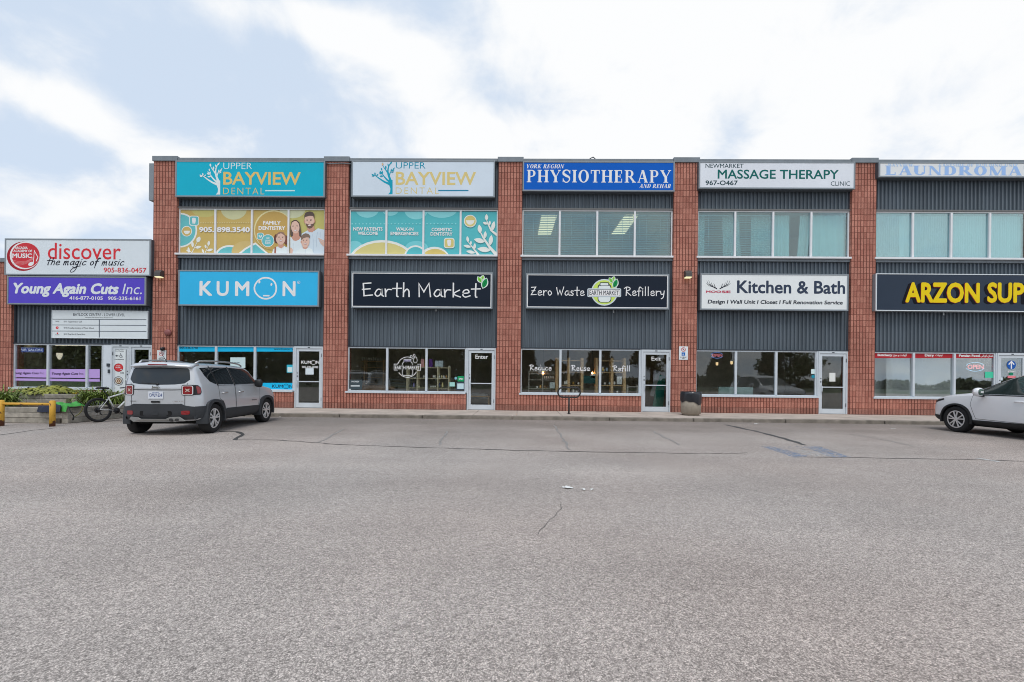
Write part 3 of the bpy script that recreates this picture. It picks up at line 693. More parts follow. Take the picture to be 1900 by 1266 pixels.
for i, (rx0, rx1) in enumerate(((0, 0),)):
    # ceiling light panels of the physiotherapy floor, switched on
    LITP = M('light_panel', (1.0, .70, .44), emit=1.3, var=0)
    for (ax, ay), (bx, by), (cx_, cy_), (dx, dy) in (((1005, 399), (1034, 399), (1022, 436), (998, 436)), ((1160, 399), (1185, 399), (1158, 436), (1134, 436))):
        mb = MB(); mb.add([G(ax, ay, 8.285), G(bx, by, 8.285), G(cx_, cy_, 8.285), G(dx, dy, 8.285)], [(0, 1, 2, 3)])
        o = mb.build('ceiling_light', LITP); tag(o, 'lit cream ceiling light panel behind the physiotherapy blinds, ' + ('nearer the white sign frame at left' if ax < 1100 else 'slanting across the third and fourth panes'), 'ceiling light', 'lit ceiling panels upstairs'); recenter(o)

# ------------------------------------------------------------------ the low annex at the left
ANX = thing('brick_annex', 'single storey brick shop block with grey cladding left of the tall plaza', 'building', (X0-3, 0, 0))
ax0 = P(19.5, 690).x; ax1 = X0-.002
LZ = 5.80
MB().box(ax0-3.4, ax0, 0, .45, -.05, LZ).build('pier', BRICK, ANX)
MB().box(ax0-3.45, ax1, -.05, .5, LZ+.002, LZ+.16).build('parapet_cap', S_FLASH, ANX, bevel=.008)
mb = MB(); corrug(mb, ax0+.05, ax1-.05, Z_SOF+.045, LZ); mb.build('siding', S_SID, ANX, fix=False)
mb = MB(); mb.box(ax0, ax0+.055, .1, .2, Z_SOF+.045, LZ); mb.box(ax1-.055, ax1, .1, .2, Z_SOF+.045, LZ); mb.build('edge_trim', S_DARK, ANX)
MB().box(ax0, ax1, .075, .22, Z_SOF+.003, Z_SOF+.043).build('soffit_trim', S_DARK, ANX)
awx = P(186, 690).x
c1, c2 = ZP('A2', 628, 400, .1).x, ZP('A2', 1137, 400, .1).x
MB().box(ax0, awx+.02, 0, .3, -.05, Z_SILL-.052).build('base_wall', BRICK, ANX)
WIN_AN = window(ANX, ax0+.005, awx, Z_SILL, Z_SOF, 3, S_SILV, GLASS, cuts=[c1, c2], mull=.085)
apx = P(203, 690).x; adx = P(238, 690).x
S_PANEL = M('pale_panel', A(196, 203, 211), rough=.45, var=.04)
mb = MB(); mb.box(awx+.022, apx, .09, .16, GZ, Z_SOF); mb.build('side_panel', S_PANEL, ANX, bevel=.004)
DOOR_A = door(ANX, apx+.002, adx, GZ+.004, Z_SOF, leafglass=False, hinge=-1)
DOOR_B = door(ANX, adx+.004, ax1-.04, GZ+.004, Z_SOF, mid=1.2)
mb = MB(); q = ZP('A2', 1418, 405, .09); mb.box(q.x-.05, q.x+.05, .05, .089, q.z-.06, q.z+.06); q = ZP('A2', 1425, 485, .09); mb.box(q.x-.035, q.x+.035, .06, .089, q.z-.07, q.z+.07)
mb.build('intercom', S_DARK, ANX)
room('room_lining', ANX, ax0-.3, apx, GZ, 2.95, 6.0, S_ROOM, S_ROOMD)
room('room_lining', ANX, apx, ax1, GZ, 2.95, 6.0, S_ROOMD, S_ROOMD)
MB().box(ax0-3.4, X0-.004, .5, 20, 5.4, 5.6).build('roof', M('roof_gravel', (.3, .3, .29), rough=.9, var=.2), ANX)
mb = MB(); mb.box(ax0-3.4, X0-.004, 19.7, 20, 0, 5.398); mb.box(ax0-3.4, ax0-3.1, .452, 19.698, 0, 5.398); mb.build('side_wall', BRICK, ANX)
# fluorescent tubes at the salon ceiling
for k, (a, b) in enumerate((((210, 135), (618, 140)), ((720, 143), (1120, 150)))):
    pa, pb = ZP('A2', *a, .9), ZP('A2', *b, .9); z = (pa.z+pb.z)/2
    t = thing('tube_light', ('lit tube light above the hair salon neon sign', 'lit tube light at the top of the middle salon window')[k], 'ceiling light', (pa.lerp(pb, .5).x, .9, z), 'tube lights in the salon')
    MB().tube([(pa.x, .9, z), (pb.x, .9, z)], .02, 8).build('tube', M('lit_tube', (1, .85, .6), emit=2.2, var=0), t)
    MB().box(pa.x-.03, pb.x+.03, .86, .94, z+.022, z+.07).build('housing', S_WHITE, t)

# ------------------------------------------------------------------ sign cabinets
W_ = (206, 213, 219)
C_FRAME = M('sign_frame_metal', A(120, 128, 134), rough=.4, spec=.5, var=.07)
C_FRAMED = M('dark_sign_frame', A(70, 76, 82), rough=.45, var=.07)
C_FRAMEW = M('pale_sign_frame', A(196, 202, 206), rough=.4, var=.05)
def sign(name, label, z, rect, face, frame=None, border=None, fw=.055, Yf=-.18, back=.112, inner=None):
    x0 = (ZP(z, rect[0], rect[1], Yf).x+ZP(z, rect[0], rect[3], Yf).x)/2; x1 = (ZP(z, rect[2], rect[1], Yf).x+ZP(z, rect[2], rect[3], Yf).x)/2
    z1 = (ZP(z, rect[0], rect[1], Yf).z+ZP(z, rect[2], rect[1], Yf).z)/2; z0 = (ZP(z, rect[0], rect[3], Yf).z+ZP(z, rect[2], rect[3], Yf).z)/2
    t = thing(name, label, 'sign', ((x0+x1)/2, (Yf+back)/2, z0))
    frame = frame or C_FRAME
    mb = MB(); mb.box(x0+.004, x1-.004, Yf+.03, back, z0+.004, z1-.004); mb.build('cabinet', C_FRAMED if frame is not C_FRAMEW else C_FRAME, t)
    mb = MB(); mb.box(x0, x0+fw, Yf, Yf+.05, z0, z1); mb.box(x1-fw, x1, Yf, Yf+.05, z0, z1); mb.box(x0+fw, x1-fw, Yf, Yf+.05, z1-fw, z1); mb.box(x0+fw, x1-fw, Yf, Yf+.05, z0, z0+fw)
    mb.build('frame', frame, t, bevel=.006)
    MB().box(x0+fw, x1-fw, Yf+.012, Yf+.029, z0+fw, z1-fw).build('face', M('sign_face_%02x%02x%02x' % face, A(*face), rough=.35, spec=.14, var=.05, vs=.9), t)
    if border:
        b = MB(); q = fw; e = .028
        b.box(x0+q, x0+q+e, Yf+.008, Yf+.012, z0+q, z1-q); b.box(x1-q-e, x1-q, Yf+.008, Yf+.012, z0+q, z1-q); b.box(x0+q+e, x1-q-e, Yf+.008, Yf+.012, z1-q-e, z1-q); b.box(x0+q+e, x1-q-e, Yf+.008, Yf+.012, z0+q, z0+q+e)
        b.build('border', ink(border), t)
    return t, Art(z, Yf+.0105)
def stub(t, z, x, y):
    q = ZP(z, x, y, .05); MB().tube([(q.x, .05, q.z+.12), (q.x, .05, q.z)], .017, 8).build('conduit', C_FRAMEW, t)
WHT = (226, 229, 234)

# music academy
RED = (196, 48, 56)
t, a = sign('shop_sign', 'white music school sign with red lettering and a red disc', 'A1', (45, 72, 1537, 448), (200, 208, 216))
a.ell(237, 252, 167, 150, (150, 30, 42)).ell(252, 245, 152, 140, (222, 226, 232)).ell(262, 243, 143, 129, (186, 52, 60))
for k in range(4): a.line([(130, 292+k*14), (200, 306+k*12), (270, 300+k*8), (340, 262+k*6)], 2.5, (214, 150, 150), smooth=True)
a.text('ARCADIA', 152, 176, 284, 178, 24, WHT, .035); a.text('ACADEMY OF', 138, 208, 330, 210, 24, WHT, .035); a.text('MUSIC', 126, 266, 328, 268, 44, WHT, .035)
a.line([(342, 322), (352, 195), (388, 262), (372, 300)], 9, WHT); a.ell(318, 330, 30, 19, WHT, rot=-25)
a.build('logo', t)
a = Art('A1', a.Y); a.text('discover', 488, 278, 1232, 284, 170*.97, RED, .004); a.build('lettering', t)
a = Art('A1', a.Y-.003); a.hand('the magic of music', 478, 338, 1272, 346, 76, (36, 38, 48), wd=.10, shear=.35)
a.line([(800, 300), (790, 350), (760, 400), (725, 415), (722, 395), (760, 365), (820, 350)], 6, (36, 38, 48), smooth=True); a.line([(1030, 268), (985, 300), (965, 372)], 6, (36, 38, 48), smooth=True); a.build('lettering', t)
a = Art('A1', a.Y); a.text('905-836-0457', 1058, 416, 1494, 418, 48, RED, .012); a.build('lettering', t)
# hair salon
t, a = sign('shop_sign', 'purple hair salon sign with pale italic lettering and two phone numbers', 'A1', (70, 455, 1488, 748), (82, 68, 178))
a.text('Young Again Cuts', 136, 624, 1212, 636, 104, (204, 210, 236), .042, .22); a.text('Inc.', 1248, 636, 1448, 640, 106, (198, 205, 232), .0, .22); a.build('lettering', t)
a = Art('A1', a.Y); a.text('416-877-0105', 708, 694, 1050, 696, 34, (214, 218, 236), .02); a.text('905-235-6161', 1102, 697, 1434, 699, 34, (214, 218, 236), .02); a.build('lettering', t)
stub(t, 'A1', 596, 752)
# directory board
t, a = sign('directory_sign', 'white tenant directory board with divided rows above the salon door', 'A1', (525, 805, 1507, 1092), (203, 210, 219), frame=C_FRAMEW, fw=.03, Yf=.0, back=.112)
DK = (44, 50, 60)
a.text('BAYLOCK CENTRE - LOWER LEVEL', 748, 860, 1276, 864, 27, DK, .004); a.text('Managed by Metropole Property Management Inc.', 868, 880, 1156, 883, 9, DK); a.build('lettering', t)
a = Art('A1', a.Y)
for y in (894, 953, 1015): a.line([(533, y), (1492, y+5)], 6, (74, 82, 94))
a.line([(1014, 900), (1014, 1078)], 9, (84, 92, 104)); a.build('divider', t)
a = Art('A1', a.Y)
for y, s, x1 in ((926, 'B101 Target Indoor Golf', 836), (990, 'B102 Arcadia Academy of Music School', 958), (1054, 'B103 Due North Martial Arts', 870)): a.text(s, 652, y, x1, y+2, 15, DK, .006)
a.text('TARGET', 565, 920, 607, 921, 9, DK, .01); a.build('lettering', t)
a = Art('A1', a.Y); a.ell(584, 981, 15, 13, RED).ell(588, 979, 8, 6, (214, 130, 134)).ell(586, 1038, 8, 8, RED).text('DUE NORTH', 564, 1056, 606, 1057, 7, DK); a.build('logo', t)
# dental signs
def tree_logo(a, f, c, lc):
    def l(p, w): a.line([f(*q) for q in smooth_pts(p)], [v*f.k for v in w], c)
    a.poly([f(*p) for p in [(752, 441), (708, 441), (727, 420), (731, 385), (722, 362), (718, 340), (724, 318), (712, 296), (752, 300)]], c)
    l([(735, 345), (705, 332), (672, 318), (625, 288), (585, 258), (558, 246)], (26, 4)); l([(738, 330), (700, 300), (668, 265), (652, 240), (640, 222)], (20, 4))
    l([(738, 318), (716, 262), (706, 222), (710, 180), (724, 145), (738, 126)], (24, 4)); l([(713, 245), (690, 208), (668, 178), (654, 152)], (14, 4)); l([(718, 262), (730, 225), (748, 205), (770, 184)], (12, 3))
    for x0, y0, x1, y1, wd in ((656, 160, 652, 128, 18), (686, 192, 684, 158, 16), (722, 150, 748, 118, 15), (716, 170, 704, 138, 14), (742, 212, 770, 200, 11), (752, 203, 774, 176, 10), (735, 220, 742, 188, 11), (738, 228, 766, 216, 10),
                               (646, 206, 642, 180, 13), (650, 240, 652, 208, 14), (648, 240, 618, 228, 16), (660, 262, 624, 262, 15), (562, 250, 545, 244, 12), (576, 256, 548, 262, 16), (580, 254, 578, 224, 13), (590, 262, 612, 240, 10), (640, 226, 626, 210, 10)):
        p, q = f(x0, y0), f(x1, y1); a.leaf(p[0], p[1], q[0], q[1], wd*f.k, lc)
class _F:
    def __init__(s, k, dx, dy): s.k, s.dx, s.dy = k, dx, dy
    def __call__(s, x, y): return (x*s.k+s.dx, y*s.k+s.dy)
TEAL = (22, 160, 184); GOLD = (205, 176, 104)
t, a = sign('shop_sign', 'bright teal dental sign with white tree and gold lettering', 'A4', (298, 99, 1806, 466), TEAL)
tree_logo(a, _F(1, 0, 0), (205, 220, 232), (205, 220, 232)); a.build('logo', t)
a = Art('A4', a.Y); a.text('UPPER', 784, 184, 1072, 186, 64, (205, 220, 232), -.012); a.build('lettering', t)
a = Art('A4', a.Y); a.text('BAYVIEW', 782, 338, 1562, 342, 126, GOLD, .018); a.build('lettering', t)
a = Art('A4', a.Y); a.text('DENTAL', 782, 438, 1196, 441, 66, GOLD, -.012, space=1.25); a.rect(1206, 396, 1504, 408, (190, 216, 224)); a.build('lettering', t)
t, a = sign('shop_sign', 'pale grey dental sign with teal tree and gold lettering', 'A6', (318, 90, 1686, 440), (192, 203, 213))
tree_logo(a, _F(.965, -15, -11), (22, 146, 170), (22, 146, 170)); a.ell(616, 130, 8, 11, (206, 170, 130)); a.build('logo', t)
a = Art('A6', a.Y); a.text('UPPER', 742, 168, 1024, 171, 60, (22, 134, 158), -.006); a.build('lettering', t)
a = Art('A6', a.Y); a.text('BAYVIEW', 740, 320, 1504, 326, 122, (200, 182, 122), .018); a.build('lettering', t)
a = Art('A6', a.Y); a.text('DENTAL', 740, 410, 1154, 414, 62, (200, 182, 122), -.012, space=1.25); a.rect(1146, 373, 1434, 385, (40, 120, 156)); a.build('lettering', t)
# physiotherapy
t, a = sign('shop_sign', 'deep blue physiotherapy sign with white serif capitals', 'A8', (307, 99, 1757, 386), (4, 84, 174))
a.serif('PHYSIOTHERAPY', 346, 300, 1720, 304, 118, (224, 226, 236)); a.build('lettering', t)
a = Art('A8', a.Y); a.serif('YORK REGION', 346, 166, 704, 168, 38, WHT, .28, T=.24); a.build('lettering', t)
a = Art('A8', a.Y); a.serif('AND REHAB', 1418, 354, 1718, 356, 38, WHT, .28, T=.24); a.build('lettering', t)
# massage
GRN = (16, 92, 88); GRD = (40, 66, 72)
t, a = sign('shop_sign', 'pale massage therapy clinic sign with dark green lettering', 'B2', (284, 99, 1736, 353), (203, 207, 214))
a.text('MASSAGE THERAPY', 458, 257, 1580, 260, 82, GRN, .016); a.build('lettering', t)
a = Art('B2', a.Y); a.text('NEWMARKET', 345, 158, 698, 159, 38, GRD, .006); a.text('967-O467', 345, 317, 644, 319, 42, GRD, .02); a.text('CLINIC', 1508, 324, 1686, 325, 40, GRD, -.004); a.build('lettering', t)
# laundromat
t, a = sign('shop_sign', 'faded long laundromat sign with washed out blue lettering', 'B4', (396, 118, 3560, 278), (205, 207, 208))
LB = (142, 172, 222)
a.serif('LAUNDROMAT', 460, 252, 2010, 256, 98, LB, T=.27, t=.09); a.build('lettering', t)
a = Art('B4', a.Y-.0012); a.serif('BAYVIEW', 490, 163, 752, 164, 30, (166, 188, 224), T=.28); a.serif('EASTSIDE OF BUILDING UNIT', 1015, 163, 1835, 166, 30, (166, 188, 224), T=.28); a.build('lettering', t)
# learning centre
t, a = sign('shop_sign', 'sky blue learning centre sign whose letter O is a face', 'A5', (124, 130, 1192, 402), (52, 168, 222))
SW = (218, 226, 238)
a.text('K', 286, 318, 384, 320, 108, SW, .026); a.text('U', 416, 320, 508, 320, 108, SW, .026); a.text('M', 556, 321, 664, 322, 108, SW, .026); a.text('N', 916, 322, 1014, 323, 110, SW, .026)
a.ring(1039, 221, 10, 10, 2.2, SW).text('R', 1035, 226, 1044, 226, 9, SW, .02); a.build('lettering', t)
a = Art('A5', a.Y); a.line([(788+83*math.cos(R(d))*(1-.03*math.cos(R(3*d))), 266+80*math.sin(R(d))) for d in range(-95, 266, 10)], 12, SW); a.ell(741, 219, 7, 11, SW, 20).ell(832, 237, 7, 11, SW, 10); a.rect(768, 317, 818, 328, SW, r=5); a.build('logo', t)
# earth market
BK = (26, 34, 46)
t, a = sign('shop_sign', 'black market sign with white hand lettering and a small leaf sprig', 'A7', (132, 104, 1241, 390), BK, frame=C_FRAME, border=(214, 220, 220), fw=.05)
a.hand('Earth Market', 216, 294, 1148, 304, 108, (216, 222, 226), wd=.085); a.build('lettering', t)
def sprig(a, c, s=1.0, o=(0, 0)):
    def q(x, y): return (o[0]+(x-1160)*s, o[1]+(y-180)*s)
    for x0, y0, x1, y1, wd, g in ((1162, 236, 1196, 150, 46, (22, 130, 70)), (1156, 190, 1122, 140, 30, (120, 190, 70)), (1156, 168, 1170, 130, 26, (150, 200, 96))):
        p, r = q(x0, y0), q(x1, y1); a.leaf(*p, *r, (wd+10)*s, c); d = Vector(r)-Vector(p); p2, r2 = Vector(p)+d*.07, Vector(r)-d*.07; a.leaf(*p2, *r2, wd*s*.82, g); a.line([tuple(p2), tuple(p2+d*.6)], 2.2*s, (16, 60, 36))
a = Art('A7', a.Y); sprig(a, (200, 214, 206), 1, (1160, 180)); a.build('logo', t); stub(t, 'A7', 798, 414)
t, a = sign('shop_sign', 'black refillery sign with white hand lettering around a jar emblem', 'B1', (147, 114, 1232, 382), BK, frame=C_FRAME, border=(214, 220, 220), fw=.05)
a.hand('Zero Waste', 180, 278, 594, 280, 66, (220, 226, 230), wd=.10); a.hand('Refillery', 888, 280, 1198, 282, 66, (220, 226, 230), wd=.10); a.build('lettering', t)
a = Art('B1', a.Y)
a.ell(741, 256, 101, 101, (190, 200, 206)).ell(741, 256, 92, 92, (186, 208, 98))
a.rect(690, 192, 794, 334, (40, 48, 60), r=26); a.rect(696, 200, 788, 330, (206, 214, 222), r=24); a.rect(706, 180, 776, 208, (40, 48, 60), r=8); a.rect(711, 186, 771, 204, (206, 214, 222), r=6)
a.rect(612, 226, 868, 292, (190, 200, 206), r=10); a.rect(619, 233, 861, 286, (40, 48, 60), r=7); a.rect(622, 236, 858, 283, (214, 220, 226), r=6)
a.text('EARTH MARKET', 628, 276, 850, 277, 34, (36, 42, 52), .012); sprig(a, (196, 208, 202), .86, (808, 178)); a.build('logo', t); stub(t, 'B1', 812, 412)
# kitchen
t, a = sign('shop_sign', 'white kitchen and bath sign with antler emblem', 'B3', (243, 114, 1366, 393), (210, 217, 224))
a.text('Kitchen & Bath', 520, 260, 1340, 264, 94, (52, 62, 80), .024); a.build('lettering', t)
a = Art('B3', a.Y); a.text('Design I Wall Unit I Closet I Full Renovation Service', 298, 340, 1322, 347, 28, (40, 46, 56), .03, .12); a.build('lettering', t)
a = Art('B3', a.Y)
for k in (1, -1):
    m_ = (lambda x: x) if k > 0 else (lambda x: 758-x)
    for p, wd in (([(366, 228), (345, 216), (310, 206), (287, 188)], 8), ([(352, 222), (322, 205), (306, 165)], 6), ([(330, 208), (300, 190), (292, 168)], 5), ([(356, 222), (350, 200), (344, 188)], 6), ([(340, 214), (330, 196), (326, 182)], 5)):
        a.line([(m_(x), y) for x, y in p], [wd, 1.5], (40, 44, 54), smooth=False)
a.text('MOO', 286, 259, 400, 260, 17, (178, 60, 84), .03); a.text('SE', 404, 260, 472, 260, 17, (178, 60, 84), .03); a.build('logo', t)
# supermarket
t, a = sign('shop_sign', 'long charcoal supermarket sign with yellow block letters', 'B5', (244, 108, 2060, 368), (44, 54, 68), frame=C_FRAMEW, fw=.035)
for dx, dy, c in [(-26+k*3, 10-k*1.2, (18, 18, 26)) for k in range(7)]+[(-4, 2, (170, 60, 40))]:
    a.step = .0006; a.text('ARZON', 446+dx, 297+dy, 960+dx, 299+dy, 132, c, .042); a.text('SUPERMARKET', 1012+dx, 299+dy, 2010+dx, 303+dy, 132, c, .042)
a.build('letter_shadow', t)
a = Art('B5', a.Y-.014); a.text('ARZON', 446, 297, 960, 299, 132, (236, 186, 18), .036); a.text('SUPERMARKET', 1012, 299, 2010, 303, 132, (236, 186, 18), .036); a.build('lettering', t); stub(t, 'B5', 711, 392)
# edge-on sign box on the plaza's side wall
p0, p1 = P(276.5, 303, .5), P(285, 372, .5)
t = thing('sign_cabinet', 'grey metal sign cabinet seen edge on at the plaza corner', 'sign', (p0.x, 1.5, p1.z))
MB().box(p0.x, X0-.003, .5, 4.2, p1.z, p0.z).build('cabinet', C_FRAME, t, bevel=.01)
MB().box(p0.x-.012, p0.x-.002, .54, 4.16, p1.z+.04, p0.z-.04).build('face', ink(W_), t)

# ------------------------------------------------------------------ window films and door lettering
def film(z, parent, name='film', Y=.128): return Art(z, Y), parent, name
# dental family window
DG = (186, 162, 98); DT = (98, 174, 178); DW = (212, 218, 208); OL = (186, 178, 112)
a = Art('A4', .131); cl = (345, 600, 1808, 1042)
a.rect(345, 600, 1808, 1042, DG)
a.rect(1458, 600, 1808, 1042, (178, 172, 106)); 
a.ell(600, 560, 150, 110, OL, clip=cl).ell(890, 590, 130, 104, (190, 190, 150), clip=cl).ell(1480, 590, 130, 90, (190, 192, 160), clip=cl)
a.ell(345, 800, 176, 176, DW, clip=cl).ell(345, 800, 160, 160, DT, clip=cl)
a.rect(440, 655, 540, 755, DW, r=24); a.rect(447, 662, 533, 748, DT, r=20); a.poly([(470, 680), (488, 674), (506, 680), (508, 704), (500, 736), (492, 736), (488, 716), (484, 736), (476, 736), (468, 704)], (224, 228, 230))
a.ell(416, 811, 53, 53, DW).ell(416, 811, 46, 46, DG); a.poly([(384, 806), (450, 806), (444, 826), (430, 838), (416, 841), (402, 838), (390, 826)], DW)
a.line([(460, 1040), (490, 985), (520, 920), (535, 870)], [9, 3], DW); a.line([(595, 1040), (620, 990), (640, 940)], [8, 3], DW)
for q in ((520, 925, 550, 865, 42), (478, 975, 472, 910, 26), (500, 978, 565, 965, 28), (440, 1030, 432, 970, 24), (460, 1020, 410, 1000, 20), (634, 960, 642, 905, 26), (612, 985, 602, 945, 20), (618, 1010, 684, 990, 26), (590, 1035, 570, 985, 18)): a.leaf(*q, DW, clip=cl)
for k in range(22): a.ell(560+k*24, 726, 7, 7, (196, 182, 132), n=10)
a.text('905.', 542, 818, 694, 820, 50, WHT, .04); a.text('898.3540', 722, 818, 1054, 822, 50, WHT, .04)
a.ell(850, 1095, 160, 144, DW, clip=cl).ell(850, 1095, 142, 126, DT, clip=cl); a.ell(1010, 1020, 140, 110, (190, 168, 112), clip=(870, 600, 1060, 1042))
a.poly([(930, 1042), (1000, 985), (1060, 950), (1110, 925), (1200, 1000), (1250, 1042)], DW); a.poly([(960, 1042), (1010, 1000), (1066, 966), (1112, 945), (1180, 1005), (1225, 1042)], DT)
a.ell(1290, 800, 196, 200, (206, 196, 150), clip=(1088, 600, 1440, 1042)).ell(1296, 806, 190, 194, (180, 150, 88), clip=(1088, 600, 1440, 1042))
a.text('FAMILY', 1188, 744, 1364, 746, 36, WHT, .035); a.text('DENTISTRY', 1142, 796, 1410, 799, 36, WHT, .035)
a.rect(1126, 828, 1194, 896, DW, r=18); a.rect(1131, 833, 1189, 891, DT, r=15); a.poly([(1160, 880), (1142, 862), (1146, 850), (1156, 852), (1160, 858), (1165, 852), (1175, 850), (1178, 862)], DW); a.ell(1160, 860, 8, 5, DT)
a.ell(1236, 908, 64, 64, DW).ell(1236, 908, 58, 58, DT)
for k, s in enumerate(('WE', 'LOVE', 'KIDS')): a.text(s, 1236-(16, 28, 27)[k], 892+k*24, 1236+(16, 28, 27)[k], 892+k*24, 17, WHT, .03)
a.build('film', WIN_UP[0])
# the smiling family printed on the film
SK, SK2, HR, SH = (205, 172, 156), (186, 140, 122), (92, 80, 74), (190, 203, 212)
a = Art('C6', .103, step=.0003)
def smile(cx, cy, w, h, rot=0): a.ell(cx, cy, w, h, (150, 88, 84), rot).ell(cx, cy-h*.15, w*.85, h*.6, (236, 234, 232), rot)
def eyes(x0, y0, x1, y1, r=15):
    for x, y in ((x0, y0), (x1, y1)): a.ell(x, y, r, r*.55, (84, 66, 62)).line([(x-r*1.3, y-r*1.3), (x+r*1.3, y-r*1.6)], r*.45, (110, 90, 80))
c6 = (492, 160, 1292, 1160)
# man
a.poly([(760, 680), (900, 600), (960, 640), (1050, 620), (1140, 555), (1292, 590), (1292, 1160), (700, 1160)], SH)
a.poly([(885, 540), (1040, 500), (1070, 590), (1010, 650), (930, 645), (890, 600)], SK2)
a.ell(938, 370, 112, 180, SK, -6); a.ell(1058, 385, 16, 40, SK2); a.ell(826, 395, 14, 36, SK2)
a.poly([(848, 430), (870, 500), (900, 548), (945, 566), (1000, 545), (1040, 480), (1052, 400), (1030, 450), (985, 455), (930, 448), (890, 460)], (104, 84, 76)); a.ell(935, 440, 50, 26, SK); smile(944, 486, 46, 20, -8)
a.poly([(822, 330), (818, 260), (838, 205), (885, 172), (950, 160), (1015, 178), (1052, 225), (1058, 330), (1042, 300), (1030, 268), (950, 262), (880, 280), (840, 290)], HR)
eyes(885, 378, 972, 372); a.poly([(925, 385), (938, 380), (945, 435), (915, 438)], (190, 150, 134)); 
a.line([(1130, 650), (1100, 800), (1110, 1000)], 6, (160, 176, 190)); a.line([(1200, 640), (1190, 760)], 5, (170, 184, 196)); a.line([(1010, 700), (1040, 900), (1030, 1160)], 6, (164, 180, 192))
for k in range(4): a.line([(1292, 860+k*40), (1250, 840+k*36), (1150+k*14, 790+k*34)], [30, 14], (206, 170, 152))
# woman
a.poly([(505, 480), (520, 400), (580, 362), (640, 364), (700, 410), (726, 500), (745, 640), (750, 760), (700, 800), (560, 790), (492, 720), (492, 520)], HR)
a.poly([(560, 640), (690, 640), (700, 740), (742, 770), (700, 860), (560, 850), (510, 760), (555, 740)], SK2)
a.ell(608, 528, 98, 150, SK, -4); smile(616, 606, 40, 18, -10); eyes(555, 520, 652, 505, 14); a.poly([(600, 520), (612, 520), (622, 565), (596, 568)], (190, 150, 134))
a.poly([(512, 500), (530, 420), (590, 384), (640, 390), (690, 440), (712, 560), (700, 420), (640, 366), (570, 366), (515, 420)], (78, 62, 58))
a.poly([(492, 760), (520, 770), (560, 840), (625, 856), (690, 830), (740, 770), (760, 900), (770, 1160), (492, 1160)], (200, 210, 216)); a.line([(560, 900), (575, 1000), (560, 1100)], 5, (168, 182, 194))
a.poly([(492, 1010), (530, 1020), (555, 1070), (540, 1160), (492, 1160)], SK)
# boy
a.poly([(620, 1160), (650, 1080), (760, 1010), (900, 1000), (1000, 1050), (1050, 1160)], (206, 215, 222)); a.poly([(780, 960), (900, 960), (900, 1020), (850, 1050), (790, 1030)], SK2)
a.ell(846, 870, 98, 140, SK, 4); a.ell(748, 880, 14, 30, SK2); smile(846, 926, 40, 16); eyes(802, 850, 880, 848, 13); a.poly([(838, 860), (848, 860), (856, 895), (832, 896)], (192, 150, 134))
a.poly([(742, 840), (745, 760), (790, 700), (850, 674), (920, 690), (960, 740), (950, 800), (925, 770), (870, 770), (800, 790), (760, 830)], (122, 104, 92)); a.line([(850, 1060), (846, 1160)], 5, (170, 184, 196))
a.build('printed_family', WIN_UP[0])
a = Art('C6', .103, step=.0003)
a.poly([(60, 1160), (80, 1060), (160, 990), (330, 960), (420, 1010), (438, 1160)], (204, 213, 220)); a.poly([(120, 1000), (160, 990), (150, 1160), (110, 1160)], (150, 96, 82))
a.ell(165, 800, 60, 110, (96, 62, 56)); a.ell(385, 830, 52, 110, (110, 74, 64)); a.poly([(205, 920), (320, 920), (340, 980), (280, 1030), (210, 1000)], SK2)
a.ell(262, 790, 112, 150, SK); a.poly([(150, 760), (165, 690), (220, 645), (270, 634), (330, 652), (375, 720), (388, 800), (365, 800), (350, 720), (270, 672), (200, 700), (172, 780)], (140, 112, 96))
smile(268, 852, 38, 16); eyes(225, 775, 310, 775, 13); a.poly([(258, 790), (268, 790), (276, 822), (252, 824)], (192, 150, 134)); a.build('printed_girl', WIN_UP[0])
# second dental window
a = Art('A6', .131); cl = (305, 580, 1708, 995); TT = (84, 172, 178)
a.rect(305, 580, 1708, 995, TT)
for cx, cy, rx, ry in ((470, 560, 110, 78), (690, 560, 80, 60), (935, 570, 110, 84), (1180, 556, 150, 84)): a.ell(cx, cy, rx, ry, (128, 196, 200), clip=cl)
for k in range(30): a.ell(326+k*34, 696, 7, 7, (128, 196, 200), n=10)
a.text('NEW PATIENTS', 338, 760, 616, 762, 31, WHT, .03); a.text('WELCOME', 380, 802, 572, 804, 31, WHT, .03); a.text('WALK-IN', 746, 762, 910, 764, 31, WHT, .03); a.text('EMERGENCIES', 692, 804, 958, 806, 31, WHT, .03)
a.text('COSMETIC', 1083, 766, 1276, 768, 31, WHT, .03); a.text('DENTISTRY', 1073, 808, 1282, 810, 31, WHT, .03)
a.ell(350, 940, 90, 80, (120, 192, 198), clip=cl).ell(940, 930, 110, 70, (112, 188, 194), clip=cl)
a.ell(610, 1090, 330, 238, DW, clip=cl).ell(610, 1090, 308, 216, (196, 186, 124), clip=cl); a.ell(930, 1010, 108, 108, DW, clip=cl).ell(930, 1010, 92, 92, TT, clip=cl); a.ell(1110, 1050, 152, 134, DW, clip=(1015, 580, 1708, 995)).ell(1116, 1058, 138, 122, (196, 176, 106), clip=(1022, 580, 1708, 995))
a.rect(1200, 832, 1302, 930, DW, r=24); a.rect(1208, 840, 1294, 922, (196, 182, 116), r=20); a.poly([(1232, 854), (1250, 848), (1268, 854), (1270, 876), (1262, 908), (1238, 908), (1232, 876)], (226, 228, 224))
a.ell(1451, 672, 60, 60, DW).ell(1451, 672, 52, 52, (196, 182, 116)); a.poly([(1410, 664), (1492, 664), (1484, 690), (1466, 704), (1451, 707), (1434, 704), (1418, 690)], DW)
a.line([(1708, 1000), (1640, 925), (1575, 830), (1540, 760)], [34, 6], DW); a.line([(1530, 995), (1480, 930), (1430, 870)], [22, 4], DW); a.line([(1700, 800), (1650, 760), (1615, 690), (1606, 650)], [24, 4], DW)
